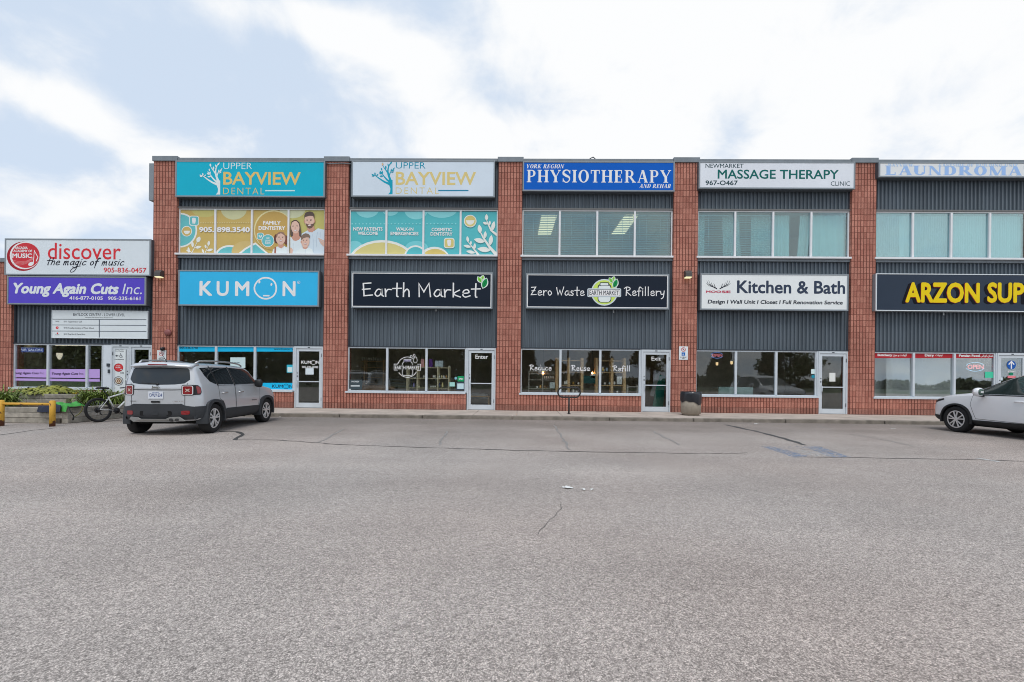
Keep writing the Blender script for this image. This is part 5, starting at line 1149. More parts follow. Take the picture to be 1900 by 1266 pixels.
# ------------------------------------------------------------------ bicycle parked along the planter
def bicycle(loc, rz, lean):
    t = thing('bicycle', 'silver framed mountain bike leaning along the timber planter behind the SUV', 'bicycle', loc)
    t.rotation_euler = (lean, 0, rz)       # local +x forward, z up
    RW = .35; rw, fw = Vector((0, 0, RW)), Vector((1.08, 0, RW)); bb = Vector((.44, 0, .30)); st = Vector((.27, 0, .72)); ht = Vector((.88, 0, .86)); hb = Vector((.92, 0, .74)); sd = Vector((.17, 0, .97))
    TY, RM, SP, FR, BL = M('bike_tyre', (.02, .02, .021), rough=.85, bump=.4, bs=80), M('bike_rim', (.03, .03, .032), rough=.35), M('spoke_steel', (.45, .45, .46), rough=.3, metal=1), M('silver_frame_paint', (.66, .67, .67), rough=.25, coat=.6), M('bike_black', (.018, .018, .02), rough=.45)
    for w_ in (rw, fw):
        mb = MB(); mb.tube([(w_.x+(RW-.03)*math.cos(2*math.pi*k/40), 0, w_.z+(RW-.03)*math.sin(2*math.pi*k/40)) for k in range(40)], .029, 10, closed=True)
        o = mb.build('wheel', TY, t, local=True)
        MB().tube([(w_.x+(RW-.065)*math.cos(2*math.pi*k/40), 0, w_.z+(RW-.065)*math.sin(2*math.pi*k/40)) for k in range(40)], .013, 8, closed=True).build('rim', RM, o, local=True)
        mb = MB()
        for k in range(28): a = 2*math.pi*k/28; mb.tube([(w_.x+.02*math.cos(a+1), (.025 if k % 2 else -.025), w_.z+.02*math.sin(a+1)), (w_.x+(RW-.07)*math.cos(a), 0, w_.z+(RW-.07)*math.sin(a))], .0017, 4)
        mb.build('spokes', SP, o, local=True)
        MB().lathe([(.012, -.06), (.03, -.035), (.02, -.02), (.02, .02), (.03, .035), (.012, .06)], 14, w_, 'y').lathe([(.08, .036), (.08, .038)], 20, w_, 'y').build('hub', BL, o, local=True)
    mb = MB(); mb.tube([bb, st], .018, 10); mb.tube([st-Vector((-.01, 0, .03)), ht], .021, 10); mb.tube([bb, hb], .025, 10); mb.tube([hb-Vector((-.02, 0, .05)), ht+Vector((-.02, 0, .05))], .024, 10)
    for s in (-1, 1): mb.tube([bb+Vector((0, s*.03, 0)), rw+Vector((.08, s*.06, .01)), rw+Vector((0, s*.065, 0))], .011, 8); mb.tube([st+Vector((0, s*.02, -.06)), rw+Vector((0, s*.065, .01))], .009, 8)
    mb.build('frame', FR, t, local=True)
    mb = MB(); 
    for s in (-1, 1): mb.tube([fw+Vector((0, s*.065, 0)), fw+Vector((-.09, s*.065, .36))], .017, 8)
    mb.tube([fw+Vector((-.09, -.065, .36)), fw+Vector((-.09, .065, .36))], .02, 8); mb.build('fork', BL, t, local=True)
    mb = MB(); mb.tube([st-Vector((-.02, 0, .06)), sd-Vector((0, 0, .03))], .014, 8); mb.build('seat_post', BL, t, local=True)
    mb = MB(); mb.sm = True; pr = [(-.15, .075, .0), (-.12, .085, .012), (-.04, .07, .008), (.06, .032, .0), (.13, .02, -.006), (.15, .010, -.012)]; vs = []
    for x, hw_, dz in pr:
        for k in range(8): a = 2*math.pi*k/8; vs.append((sd.x+x, hw_*math.cos(a), sd.z+dz+.028*math.sin(a)))
    mb.add(vs, [(i*8+j, i*8+(j+1) % 8, (i+1)*8+(j+1) % 8, (i+1)*8+j) for i in range(5) for j in range(8)]+[tuple(range(8)), tuple(range(40, 48))]); mb.build('saddle', BL, t, local=True)
    mb = MB(); h0 = ht+Vector((-.01, 0, .09)); mb.tube([ht, h0, h0+Vector((.07, 0, .03))], .016, 8); b0 = h0+Vector((.07, 0, .03)); mb.tube([b0+Vector((-.06, .33, .02)), b0+Vector((-.01, .12, .01)), b0, b0+Vector((-.01, -.12, .01)), b0+Vector((-.06, -.33, .02))], .013, 8)
    for s in (-1, 1): mb.tube([b0+Vector((-.06, s*.34, .02)), b0+Vector((-.04, s*.22, .016))], .018, 8)
    mb.build('handlebar', BL, t, local=True)
    mb = MB(); mb.lathe([(.085, -.055), (.088, -.052), (.085, -.049)], 26, bb, 'y'); mb.lathe([(.03, -.06), (.03, .06)], 14, bb, 'y'); mb.bar(bb+Vector((0, -.075, 0)), bb+Vector((.12, -.08, -.11)), .02, .016); mb.bar(bb+Vector((0, .07, 0)), bb+Vector((-.12, .075, .11)), .02, .016); mb.box(bb.x+.07, bb.x+.17, -.19, -.09, bb.z-.13, bb.z-.105); mb.box(bb.x-.17, bb.x-.07, .09, .19, bb.z+.1, bb.z+.125)
    mb.lathe([(.05, -.05), (.052, -.035), (.03, -.03)], 18, rw, 'y'); mb.tube([(0, -.05, .30), (.02, -.05, .22), (.05, -.05, .20)], .012, 6); mb.tube([bb+Vector((0, -.05, .085)), rw+Vector((0, -.045, .05))], .005, 5); mb.tube([bb+Vector((0, -.05, -.085)), (.05, -.045, .2)], .005, 5)
    mb.build('drivetrain', BL, t, local=True)
    return t
qb = G(184.5, 783.8); bicycle((qb.x, qb.y, 0), R(80), R(-7))

# ------------------------------------------------------------------ cars (local frame: +y forward, ground z = 0, rear bumper y = 0)
def lerp_tab(tab, y):
    if y <= tab[0][0]: return tab[0][1]
    for (a, va), (b, vb) in zip(tab[:-1], tab[1:]):
        if y <= b: return va+(vb-va)*(y-a)/(b-a)
    return tab[-1][1]
def car_body(ys, T, wheels, wr, holes=.32):
    vs, fs, cnt = [], [], None
    for y in ys:
        W, zb, zm, zs, zt, wt, ws = (lerp_tab(T[k], y) for k in ('W', 'zb', 'zm', 'zs', 'zt', 'wt', 'ws'))
        half = [(0, zb), (W*.72, zb), (W*.93, zb+.03), (W*.985, zb+.14), (W, zm), (W*.985, (zm+zs)/2+.03), (ws, zs), (ws*.985, zs+.03*(zt-zs)+.012), (ws+(wt-ws)*.55, zs+(zt-zs)*.55), (wt+.012, zt-.10*(zt-zs)-.012), (wt-.05, zt-.012), (wt*.6, zt+.006), (0, zt+.012)]
        ring = half+[(-x, z) for x, z in reversed(half[1:-1])]; cnt = len(ring)
        vs += [(x, y, z) for x, z in ring]
    n = len(ys)
    for i in range(n-1):
        for j in range(cnt): j2 = (j+1) % cnt; fs.append((i*cnt+j, i*cnt+j2, (i+1)*cnt+j2, (i+1)*cnt+j))
    def cap(o, flip):
        q = []
        for k in range(cnt//2-1): 
            a, b = k+0, k+1; c, d = (cnt-k-1) % cnt if k else 0, (cnt-k) % cnt if k else 0
        for k in range(0, cnt//2):
            r0, r1 = k, k+1; l0, l1 = (cnt-k) % cnt, (cnt-k-1) % cnt
            f = [r0, r1, l1, l0]; f = list(dict.fromkeys(f))
            if len(f) >= 3: q.append(tuple(o+i for i in (f if not flip else reversed(f))))
        return q
    fs += cap(0, False)+cap((n-1)*cnt, True)
    me = bpy.data.meshes.new('t'); me.from_pydata(vs, [], fs); b = bmesh.new(); b.from_mesh(me); bmesh.ops.recalc_face_normals(b, faces=b.faces); b.to_mesh(me); b.free()
    o = bpy.data.objects.new('t', me); COL.objects.link(o); m = o.modifiers.new('s', 'SUBSURF'); m.levels = m.render_levels = 2
    cut = MB()
    for wy, wz in wheels:
        for s in (-1, 1): cut.lathe([(wr, s*(.98)), (wr, s*(.98-holes-.3))] if s > 0 else [(wr, -.98+holes+.3), (wr, -.98)], 40, (0, wy, wz), 'x', smooth=False)
    co = cut.build('c', [], None); m2 = o.modifiers.new('b', 'BOOLEAN'); m2.operation = 'DIFFERENCE'; m2.object = co; m2.solver = 'EXACT'
    bpy.context.view_layer.update(); dg = bpy.context.evaluated_depsgraph_get(); res = bpy.data.meshes.new_from_object(o.evaluated_get(dg))
    o.modifiers.remove(m2); bpy.context.view_layer.update(); dg = bpy.context.evaluated_depsgraph_get(); sm = bpy.data.meshes.new_from_object(o.evaluated_get(dg))
    tree = BVHTree.FromPolygons([v.co.copy() for v in sm.vertices], [tuple(p.vertices) for p in sm.polygons])
    for q in (o, co): bpy.data.objects.remove(q)
    for p in res.polygons:
        c = p.center; inw = any(abs(math.hypot(c.y-wy, c.z-wz)-wr) < .012 or (math.hypot(c.y-wy, c.z-wz) < wr-.01 and abs(p.normal.x) > .9 and abs(c.x) < .7) for wy, wz in wheels)
        p.use_smooth = not inw; p.material_index = 1 if inw else 0
    return res, tree
def conform(tree, poly, axis, sgn, off, thick=0.0, res=.05, layer=None):
    "lays a flat outline (y,z for sides, x,z for ends, x,y for tops) onto the car body; returns an MB"
    P2 = [Vector(p) for p in poly]; n = len(P2); pts = []
    for i in range(n):
        a, b = P2[i], P2[(i+1) % n]; k = max(1, int((b-a).length/res)); pts += [a.lerp(b, j/k) for j in range(k)]
    m = len(pts); edges = [(i, (i+1) % m) for i in range(m)]
    x0, x1 = min(p.x for p in pts), max(p.x for p in pts); y0, y1 = min(p.y for p in pts), max(p.y for p in pts); inner = []
    def inside(p):
        c = False
        for i in range(m):
            a, b = pts[i], pts[i-1]
            if (a.y > p.y) != (b.y > p.y) and p.x < (b.x-a.x)*(p.y-a.y)/(b.y-a.y)+a.x: c = not c
        return c
    gx = x0+res/2
    while gx < x1:
        gy = y0+res/2
        while gy < y1:
            p = Vector((gx, gy))
            if inside(p) and min((p-q).length for q in pts) > res*.4: inner.append(p)
            gy += res
        gx += res
    vv, ee, ff, *_ = geometry.delaunay_2d_cdt(pts+inner, edges, [], 1, 1e-5)
    top, bot = [], []
    for p in vv:
        if axis == 'x': o, d = Vector((sgn*3, p.x, p.y)), Vector((-sgn, 0, 0))
        elif axis == 'y': o, d = Vector((p.x, sgn*12, p.y)), Vector((0, -sgn, 0))
        else: o, d = Vector((p.x, p.y, 5)), Vector((0, 0, -1))
        h = tree.ray_cast(o, d)
        if h[0] is None:
            f = tree.find_nearest(o.lerp(o+d*3, 1) if axis != 'x' else Vector((sgn*.8, p.x, p.y))); hit, nr = f[0], f[1]
            if axis == 'x': hit = Vector((hit.x, p.x, p.y))
            elif axis == 'y': hit = Vector((p.x, hit.y, p.y))
        else: hit, nr = h[0], h[1]
        if nr.dot(-d) < 0: nr = -nr
        top.append(hit+nr*off*.5-d*off*.5); bot.append(hit+d*.012)
    mb = MB(); mb.sm = True; k = len(top); mb.add(top, [tuple(f) for f in ff])
    # skirt
    cnt = {}
    for f in ff:
        for i in range(len(f)):
            e = (f[i], f[(i+1) % len(f)]); cnt[tuple(sorted(e))] = cnt.get(tuple(sorted(e)), 0)+1
    be = [e for e, c in cnt.items() if c == 1]; mb.sm = False
    mb.add([v for e in be for v in (top[e[0]], top[e[1]], bot[e[1]], bot[e[0]])], [(4*i, 4*i+1, 4*i+2, 4*i+3) for i in range(len(be))])
    return mb
def seam(tree, pts, wd, axis, sgn, off=.004):
    P2 = []
    for a, b in zip(pts[:-1], pts[1:]):
        a, b = Vector(a), Vector(b); k = max(1, int((b-a).length/.05)); P2 += [a.lerp(b, j/k) for j in range(k)]
    P2.append(Vector(pts[-1])); a, b = ribbon(P2, wd); vs = []
    for p in [q for ab in zip(a, b) for q in ab]:
        o, d = (Vector((sgn*3, p.x, p.y)), Vector((-sgn, 0, 0))) if axis == 'x' else (Vector((p.x, sgn*12, p.y)), Vector((0, -sgn, 0))) if axis == 'y' else (Vector((p.x, p.y, 5)), Vector((0, 0, -1)))
        h = tree.ray_cast(o, d); vs.append((h[0] if h[0] is not None else o+d*2.1)-d*off)
    return MB().add(vs, [(2*i, 2*i+1, 2*i+3, 2*i+2) for i in range(len(a)-1)])
TYRE = M('car_tyre', (.018, .018, .019), rough=.85, var=.2, vs=12); ALLOY = M('alloy_wheel', (.74, .745, .75), rough=.28, metal=.45, var=.04); BLK = M('black_trim', (.018, .019, .021), rough=.5, spec=.4, var=.15)
PLAST = M('charcoal_cladding', (.042, .046, .052), rough=.6, spec=.35, var=.12); CGLASS = M('dark_car_glass', (.010, .014, .016), rough=.03, spec=.9, var=0); CHROME = M('chrome', (.75, .76, .77), rough=.12, metal=1, var=0)
WELL = M('wheel_well', (.010, .010, .010), rough=.95, var=0); REDL = M('red_lens', (.26, .010, .014), rough=.12, spec=.6, coat=.6, var=0)
def wheel(root, x, y, r, wd, side, style, rimr):
    t = MB(); h = wd/2; X = x*side
    t.lathe([(rimr-.01, -h*.8), (rimr+.01, -h*.95), (r*.86, -h), (r*.96, -h*.9), (r, -h*.62), (r, h*.62), (r*.96, h*.9), (r*.86, h), (rimr+.01, h*.95), (rimr-.01, h*.8)], 44, (X, y, r), 'x')
    for k in (-.3, 0, .3): pass
    o = t.build('wheel', TYRE, root, local=True)
    d = MB(); d.lathe([(0, -.02), (rimr-.01, -.02), (rimr-.01, .02), (0, .02)], 32, (X-side*.01, y, r), 'x', smooth=False); d.build('brake_disc', M('brake_shadow', (.014, .014, .015), rough=.7, var=0), o, local=True)  # brake disc coloured black to stand for the shade behind the spokes
    m = MB(); fx = X+side*h*.86
    m.lathe([(rimr-.03, 0), (rimr-.004, .004*side), (rimr+.004, -.01*side), (rimr-.004, -.06*side), (rimr-.03, -.06*side), (rimr-.03, 0)], 40, (fx, y, r), 'x', cap=False)
    m.lathe([(0, .012*side), (.05, .010*side), (.062, -.02*side), (.062, -.06*side)], 20, (fx, y, r), 'x', cap=False)
    ns = 5; R0 = .045; R1 = rimr-.02
    for k in range(ns):
        a = 2*math.pi*k/ns+.3
        for q in ((-1, 1) if style == 'pair' else (-1, 1)):
            da = (.20 if style == 'pair' else .24)*q; a0, a1 = a+q*.14, a+da
            p0 = Vector((fx-side*.004, y+R0*math.cos(a0), r+R0*math.sin(a0))); p1 = Vector((fx+side*.0, y+R1*math.cos(a1), r+R1*math.sin(a1)))
            if style == 'pair':
                m.bar(p0, p1, .034, .03, (1, 0, 0))
            else: m.bar(p0, p1, .030, .03, (1, 0, 0))
    m.build('rim', ALLOY, o, local=True, bevel=.004)
    return o
def arch_poly(wy, wz, r0, r1, a0, a1, sq=.28, n=26):
    o, i_ = [], []
    for k in range(n+1):
        a = R(a0+(a1-a0)*k/n); c, s = math.cos(a), math.sin(a); f = 1/max(abs(c), abs(s))**sq
        o.append((wy+r1*f*c, wz+r1*f*s)); i_.append((wy+r0*c, wz+r0*s))
    return o+list(reversed(i_))
def flare(root, name, mat, wy, wz, r0, r1, x0, x1, side, a0=-14, a1=194, sq=.28):
    pl = arch_poly(wy, wz, r0, r1, a0, a1, sq); n = len(pl)//2; mb = MB(); vs = []
    for p in pl: vs.append((side*x0, p[0], p[1]))
    for k, p in enumerate(pl): vs.append((side*(x1 if k >= n else x1-.012), p[0], p[1]))
    N_ = len(pl); fs = []
    for k in range(n-1):
        a, b, c, d = k, k+1, N_-2-k, N_-1-k
        fs += [(a+N_, b+N_, c+N_, d+N_), (a, b, b+N_, a+N_), (d, c, c+N_, d+N_)]
    fs += [(0, N_, 2*N_-1, N_-1), (n-1, n-1+N_, n+N_, n)]
    mb.sm = False; mb.add(vs, fs); return mb.build(name, mat, root, local=True, bevel=.006)
def rrect(x0, z0, x1, z1, r, n=5):
    o = []
    for cx, cz, a0 in ((x1-r, z1-r, 0), (x0+r, z1-r, 90), (x0+r, z0+r, 180), (x1-r, z0+r, 270)):
        for i in range(n): a = R(a0+90*i/(n-1)); o.append((cx+r*math.cos(a), cz+r*math.sin(a)))
    return o
def car_paint(name, col, met):
    return M(name, col, rough=.32, spec=.5, metal=met, coat=.8, var=.015)
def flat_text(s, mat, root, name, cx, cz, wd, ht, y, bold=0.0, mirror=False, axis='y', side=1):
    vs, fs, _ = text_mesh(s, bold); xa, xb = min(v[0] for v in vs), max(v[0] for v in vs); za, zb = min(v[1] for v in vs), max(v[1] for v in vs); mb = MB()
    q = [((v[0]-(xa+xb)/2)/(xb-xa)*wd, (v[1]-(za+zb)/2)/(zb-za)*ht) for v in vs]
    mb.add([(cx+a, y, cz+b) if axis == 'y' else (y, cx+a*side, cz+b) for a, b in q], fs); return mb.build(name, mat, root, local=True, fix=False)

# --- boxy silver SUV seen from behind
JP = car_paint('silver_paint', (.60, .625, .655), .30)
J = thing('parked_car', 'boxy silver SUV with charcoal cladding parked nose in before the sky blue shop', 'car')
JT = dict(W=[(0, .70), (.05, .76), (.2, .835), (.5, .88), (.8, .895), (3.3, .895), (3.8, .875), (4.05, .82), (4.2, .70)], zb=[(0, .45), (.12, .38), (.4, .30), (1, .27), (3.2, .27), (3.9, .30), (4.2, .38)],
          zm=[(0, .70), (1, .66), (3.5, .66), (4.2, .62)], zs=[(0, 1.02), (.06, 1.12), (.5, 1.14), (1.6, 1.12), (3.0, 1.09), (3.2, 1.05), (3.9, .98), (4.2, .85)],
          ws=[(0, .66), (.06, .72), (.25, .80), (.8, .855), (3.0, .86), (3.3, .85), (3.8, .80), (4.1, .72), (4.2, .62)],
          zt=[(0, 1.05), (.06, 1.17), (.20, 1.42), (.30, 1.565), (.45, 1.625), (1.2, 1.655), (2.0, 1.65), (2.60, 1.615), (2.76, 1.54), (3.08, 1.18), (3.16, 1.12), (3.5, 1.065), (3.95, 1.0), (4.15, .92), (4.2, .87)],
          wt=[(0, .64), (.06, .69), (.2, .67), (.30, .66), (.45, .665), (1.2, .68), (2.60, .665), (2.76, .67), (3.08, .74), (3.2, .75), (3.8, .70), (4.2, .55)])
JY = [0, .03, .08, .16, .26, .36, .5, .8, 1.2, 1.7, 2.2, 2.5, 2.64, 2.8, 3.0, 3.12, 3.3, 3.6, 3.85, 4.02, 4.14, 4.2]
JW = [(.80, .35), (3.37, .35)]
jm, jt = car_body(JY, JT, JW, .405)
jm.materials.clear(); jm.materials.append(JP); jm.materials.append(WELL)
o = bpy.data.objects.new('body', jm); COL.objects.link(o); o.parent = J; JB = o
ORG[J.name] = Vector((0, 0, 0)); ORG[JB.name] = Vector((0, 0, 0))
def cf(tree, root, name, poly, axis, sgn, off, mat, res=.05): return conform(tree, poly, axis, sgn, off, res=res).build(name, mat, root, local=True, fix=True)
# rear end
cf(jt, J, 'rear_window', [(-.54, 1.175), (-.36, 1.15), (0, 1.14), (.36, 1.15), (.54, 1.175), (.63, 1.26), (.62, 1.34), (.59, 1.48), (.55, 1.515), (0, 1.53), (-.55, 1.515), (-.59, 1.48), (-.62, 1.34), (-.63, 1.26)], 'y', -1, .006, M('rear_glass', (.022, .030, .038), rough=.08, spec=.45, var=0), .06)
mb = MB(); mb.sm = True
sp = [(.02, 1.548), (.05, 1.585), (.30, 1.640), (.46, 1.648), (.46, 1.60), (.2, 1.56)]; xs = (-.645, -.60, -.3, 0, .3, .60, .645); vs = []
for x in xs:
    e = .07*(abs(x)/.645)**4; dz = .012-.03*(abs(x)/.645)**2.5
    for y, z in sp: vs.append((x, y+e+.05, z+dz))
k_ = len(sp); mb.add(vs, [(i*k_+j, i*k_+(j+1) % k_, (i+1)*k_+(j+1) % k_, (i+1)*k_+j) for i in range(6) for j in range(k_)]+[tuple(range(k_)), tuple(range(6*k_, 7*k_))])
o = mb.build('spoiler', JP, J, local=True); MB().box(-.20, .20, .066, .085, 1.582, 1.602).build('brake_light', REDL, o, local=True, bevel=.003)
PLR = [(-.72, .65), (-.58, .675), (-.50, .715), (.50, .715), (.58, .675), (.72, .65), (.74, .50), (.70, .37), (-.70, .37), (-.74, .50)]
bm_ = cf(jt, J, 'bumper', PLR, 'y', -1, .035, PLAST, .06)
for s in (-1, 1): cf(jt, J, 'bumper_corner', [(.015, .655), (.40, .66), (.40, .40), (.05, .36)], 'x', s, .02, PLAST, .05)
MB().prism(rrect(-.33, .455, .33, .56, .03), -.052, -.036, 'y').build('bumper_opening', M('opening_black', (.006, .006, .007), rough=.8, var=0), J, local=True)
MB().box(-.06, .06, -.062, -.053, .47, .53).build('tow_cover', PLAST, J, local=True)
for s in (-1, 1): MB().prism(rrect(s*.58-.075, .475, s*.58+.075, .565, .03), -.055, -.015, 'y').build('fog_reflector', REDL, J, local=True)
mb = MB(); pts = [(-.58, .385), (-.54, .43), (-.36, .415), (-.30, .385), (.22, .385), (.30, .425), (.48, .43), (.60, .33), (.48, .33), (.42, .315), (-.48, .315)]
mb.prism(pts, -.075, -.02, 'y'); mb.build('skid_plate', M('satin_silver', (.36, .36, .35), rough=.35, metal=.6), J, local=True, bevel=.008)
for x in (.36, .47): MB().lathe([(.028, -.11), (.034, -.11), (.034, .05), (.028, .05)], 18, (x-.03, -.0, .365), 'y').build('exhaust_pipe', M('exhaust_steel', (.10, .10, .10), rough=.35, metal=.8), J, local=True)
for s in (-1, 1):
    h = MB(); h.prism(rrect(s*.615-.115, .905, s*.615+.115, 1.145, .045), -.018, .09, 'y'); o = h.build('tail_light', BLK, J, local=True, bevel=.006)
    MB().prism(rrect(s*.61-.098, .917, s*.61+.098, 1.128, .035), -.025, -.0185, 'y').build('bezel', M('white_bezel', (.75, .75, .76), rough=.3, var=0), o, local=True)
    MB().prism(rrect(s*.61-.083, .931, s*.61+.083, 1.114, .028), -.031, -.0255, 'y').build('lens', REDL, o, local=True)
    mb = MB()
    for q in (-1, 1): mb.bar((s*.61-.036, -.035, 1.022-q*.032), (s*.61+.036, -.035, 1.022+q*.032), .006, .016, (1, 0, 0))
    mb.prism(rrect(s*.61-.022, 1.0, s*.61+.022, 1.044, .012), -.037, -.0315, 'y'); mb.build('cross', M('pale_lens', (.58, .46, .40), rough=.3, var=0), o, local=True)
    cf(jt, J, 'tail_light_wrap', [(.03, .915), (.15, .92), (.21, .98), (.21, 1.08), (.15, 1.135), (.04, 1.14)], 'x', s, .018, BLK, .04); cf(jt, J, 'side_lens', [(.08, .945), (.145, .95), (.18, .99), (.18, 1.07), (.14, 1.105), (.08, 1.11)], 'x', s, .024, REDL, .04)
MB().prism(rrect(-.155, .835, .155, .995, .008), -.030, -.008, 'y').build('number_plate', M('plate_white', (.72, .76, .82), rough=.4, var=.02), J, local=True)
flat_text('CWLV\u00b7234', ink((40, 62, 120)), J, 'plate_lettering', 0, .915, .265, .072, -.0312, .006); flat_text('ONTARIO', ink((60, 84, 140)), J, 'plate_lettering', 0, .972, .14, .016, -.0311, .01)
flat_text('Jeep', CHROME, J, 'badge', 0, 1.085, .17, .075, -.034, .04); flat_text('RENEGADE', BLK, J, 'badge', -.50, .775, .16, .020, -.045, .02); flat_text('LIMITED', CHROME, J, 'badge', .46, .775, .22, .022, -.045, .02)
MB().box(-.09, .09, -.040, -.02, .745, .785).box(-.07, .07, -.045, -.0405, .748, .762).build('tailgate_handle', BLK, J, local=True, bevel=.003)
mb = seam(jt, [(-.52, 1.035), (-.3, 1.03), (.3, 1.03), (.52, 1.035)], .014, 'y', -1, .006); mb.build('tailgate_seam', BLK, J, local=True, fix=False)
for s in (-1, 1): seam(jt, [(s*.56, .70), (s*.56, .90), (s*.52, 1.0), (s*.60, 1.18)], .010, 'y', -1, .005).build('tailgate_seam', BLK, J, local=True, fix=False)
mb = MB(); mb.tube([(0.02, .045, 1.16), (-.16, .045, 1.175), (-.32, .05, 1.18)], .010, 6); mb.lathe([(.03, -.02), (.03, .02)], 12, (.02, .035, 1.155), 'y'); mb.build('rear_wiper', BLK, J, local=True)
for s in (-1, 1):
    cf(jt, J, 'quarter_window', [(.50, 1.53), (.86, 1.55), (.95, 1.17), (.92, 1.155), (.72, 1.22), (.58, 1.36)], 'x', s, .005, CGLASS, .06)
    cf(jt, J, 'side_window', [(.92, 1.555), (1.62, 1.565), (1.68, 1.145), (1.02, 1.15)], 'x', s, .005, CGLASS, .06)
    cf(jt, J, 'side_window', [(1.70, 1.565), (2.46, 1.545), (2.68, 1.46), (2.93, 1.15), (1.76, 1.14)], 'x', s, .005, CGLASS, .06)
    mb = MB()
    for a in ([(.89, 1.56), (.985, 1.14)], [(1.66, 1.57), (1.72, 1.13)]): q = seam(jt, a, .05, 'x', s, .007); mb.add(q.v, q.f)
    mb.build('window_trim', BLK, J, local=True, fix=False)
    for nm, pl, hy in (('rear_door', [(1.00, 1.125), (1.70, 1.125), (1.72, .50), (1.30, .44), (1.24, .62), (1.16, .74), (1.02, .80)], 1.12), ('front_door', [(1.725, 1.125), (2.98, 1.10), (2.96, .80), (2.84, .46), (1.745, .50)], 1.86)):
        d_ = cf(jt, J, nm, pl, 'x', s, .004, JP, .07)
        q = seam(jt, pl+[pl[0]], .010, 'x', s, .0052); q.build('door_gap', BLK, d_, local=True, fix=False)
        h = jt.ray_cast(Vector((s*3, hy+.1, .945)), Vector((-s, 0, 0)))[0]; hx = h.x
        m_ = MB(); m_.tube([(hx, hy, .945), (hx+s*.035, hy+.03, .95), (hx+s*.035, hy+.19, .95), (hx, hy+.22, .945)], .014, 8); m_.build('handle', CHROME, d_, local=True)
    for wy, wz in JW: flare(J, 'wheel_arch_trim', PLAST, wy, wz, .385, .452, .70, .925, s, sq=.42)
    cf(jt, J, 'sill_cladding', [(1.25, .50), (1.3, .56), (2.88, .54), (2.92, .30), (1.22, .30)], 'x', s, .022, PLAST, .07)
    MB().tube([(s*.60, .50, 1.63), (s*.625, .62, 1.69), (s*.63, 1.2, 1.715), (s*.625, 1.9, 1.705), (s*.61, 2.35, 1.675), (s*.60, 2.5, 1.625)], .021, 8).build('roof_rail', M('satin_rail', (.55, .55, .55), rough=.3, metal=.8), J, local=True)
    m_ = MB(); m_.sm = True; m_.lathe([(0, -.13), (.09, -.10), (.115, -.02), (.115, .04), (.10, .07), (0, .08)], 16, (s*1.0, 2.68, 1.16), 'x'); q = m_.build('mirror', BLK, J, local=True)
    for v in q.data.vertices: v.co.y = 2.68+(v.co.y-2.68)*.62
    for wy, wz in JW: wheel(J, .785, wy, .35, .225, s, 'pair', .238)
    cf(jt, J, 'headlight', [(s*.5+.13*math.cos(R(d)), .84+.12*math.sin(R(d))) for d in range(0, 360, 20)], 'y', 1, .01, M('headlight_glass', (.6, .62, .65), rough=.1, var=0), .05)
    flat_text('RENEGADE', BLK, J, 'badge', 2.62, .70, .26, .03, s*.912, .03, axis='x', side=s)
cf(jt, J, 'windscreen', [(-.60, 2.74), (.60, 2.74), (.70, 3.07), (-.70, 3.07)], 'z', 1, .006, CGLASS, .08)
cf(jt, J, 'grille', rrect(-.34, .78, .34, .92, .03), 'y', 1, .008, BLK, .06); cf(jt, J, 'front_bumper', [(-.7, .70), (.7, .70), (.66, .42), (-.66, .42)], 'y', 1, .02, PLAST, .07)
MB().tube([(.0, .55, 1.64), (-.02, .42, 1.80), (-.03, .34, 1.97)], [.009, .005, .003], 6).build('antenna', BLK, J, local=True)
MB().box(-.6, .6, .55, 3.7, .24, .30).box(-.7, .7, .73, .87, .30, .40).box(-.7, .7, 3.3, 3.44, .30, .40).build('underbody', WELL, J, local=True)
HD = R(5.8)
rt = G(398, 803.3); ax = Vector((rt.x, rt.y, 0))-Vector((math.cos(HD), math.sin(HD), 0))*.895; fwd = Vector((-math.sin(HD), math.cos(HD), 0))
def round_rear(root, k=.28, hw=.85, reach=.85):      # plan curvature of the tail
    seen = set()
    for o in root.children_recursive:
        if o.type != 'MESH' or o.data.name in seen: continue
        seen.add(o.data.name)
        for v in o.data.vertices:
            if v.co.y < .34: v.co.y = .19+v.co.y*(.15/.34)
            if v.co.y < reach: v.co.y += k*(abs(v.co.x)/hw)**2.3*max(0, 1-max(0, v.co.y)/reach)**1.5
        o.data.update()
round_rear(J)
J.location = ax-fwd*.80; J.rotation_euler = (0, 0, HD)

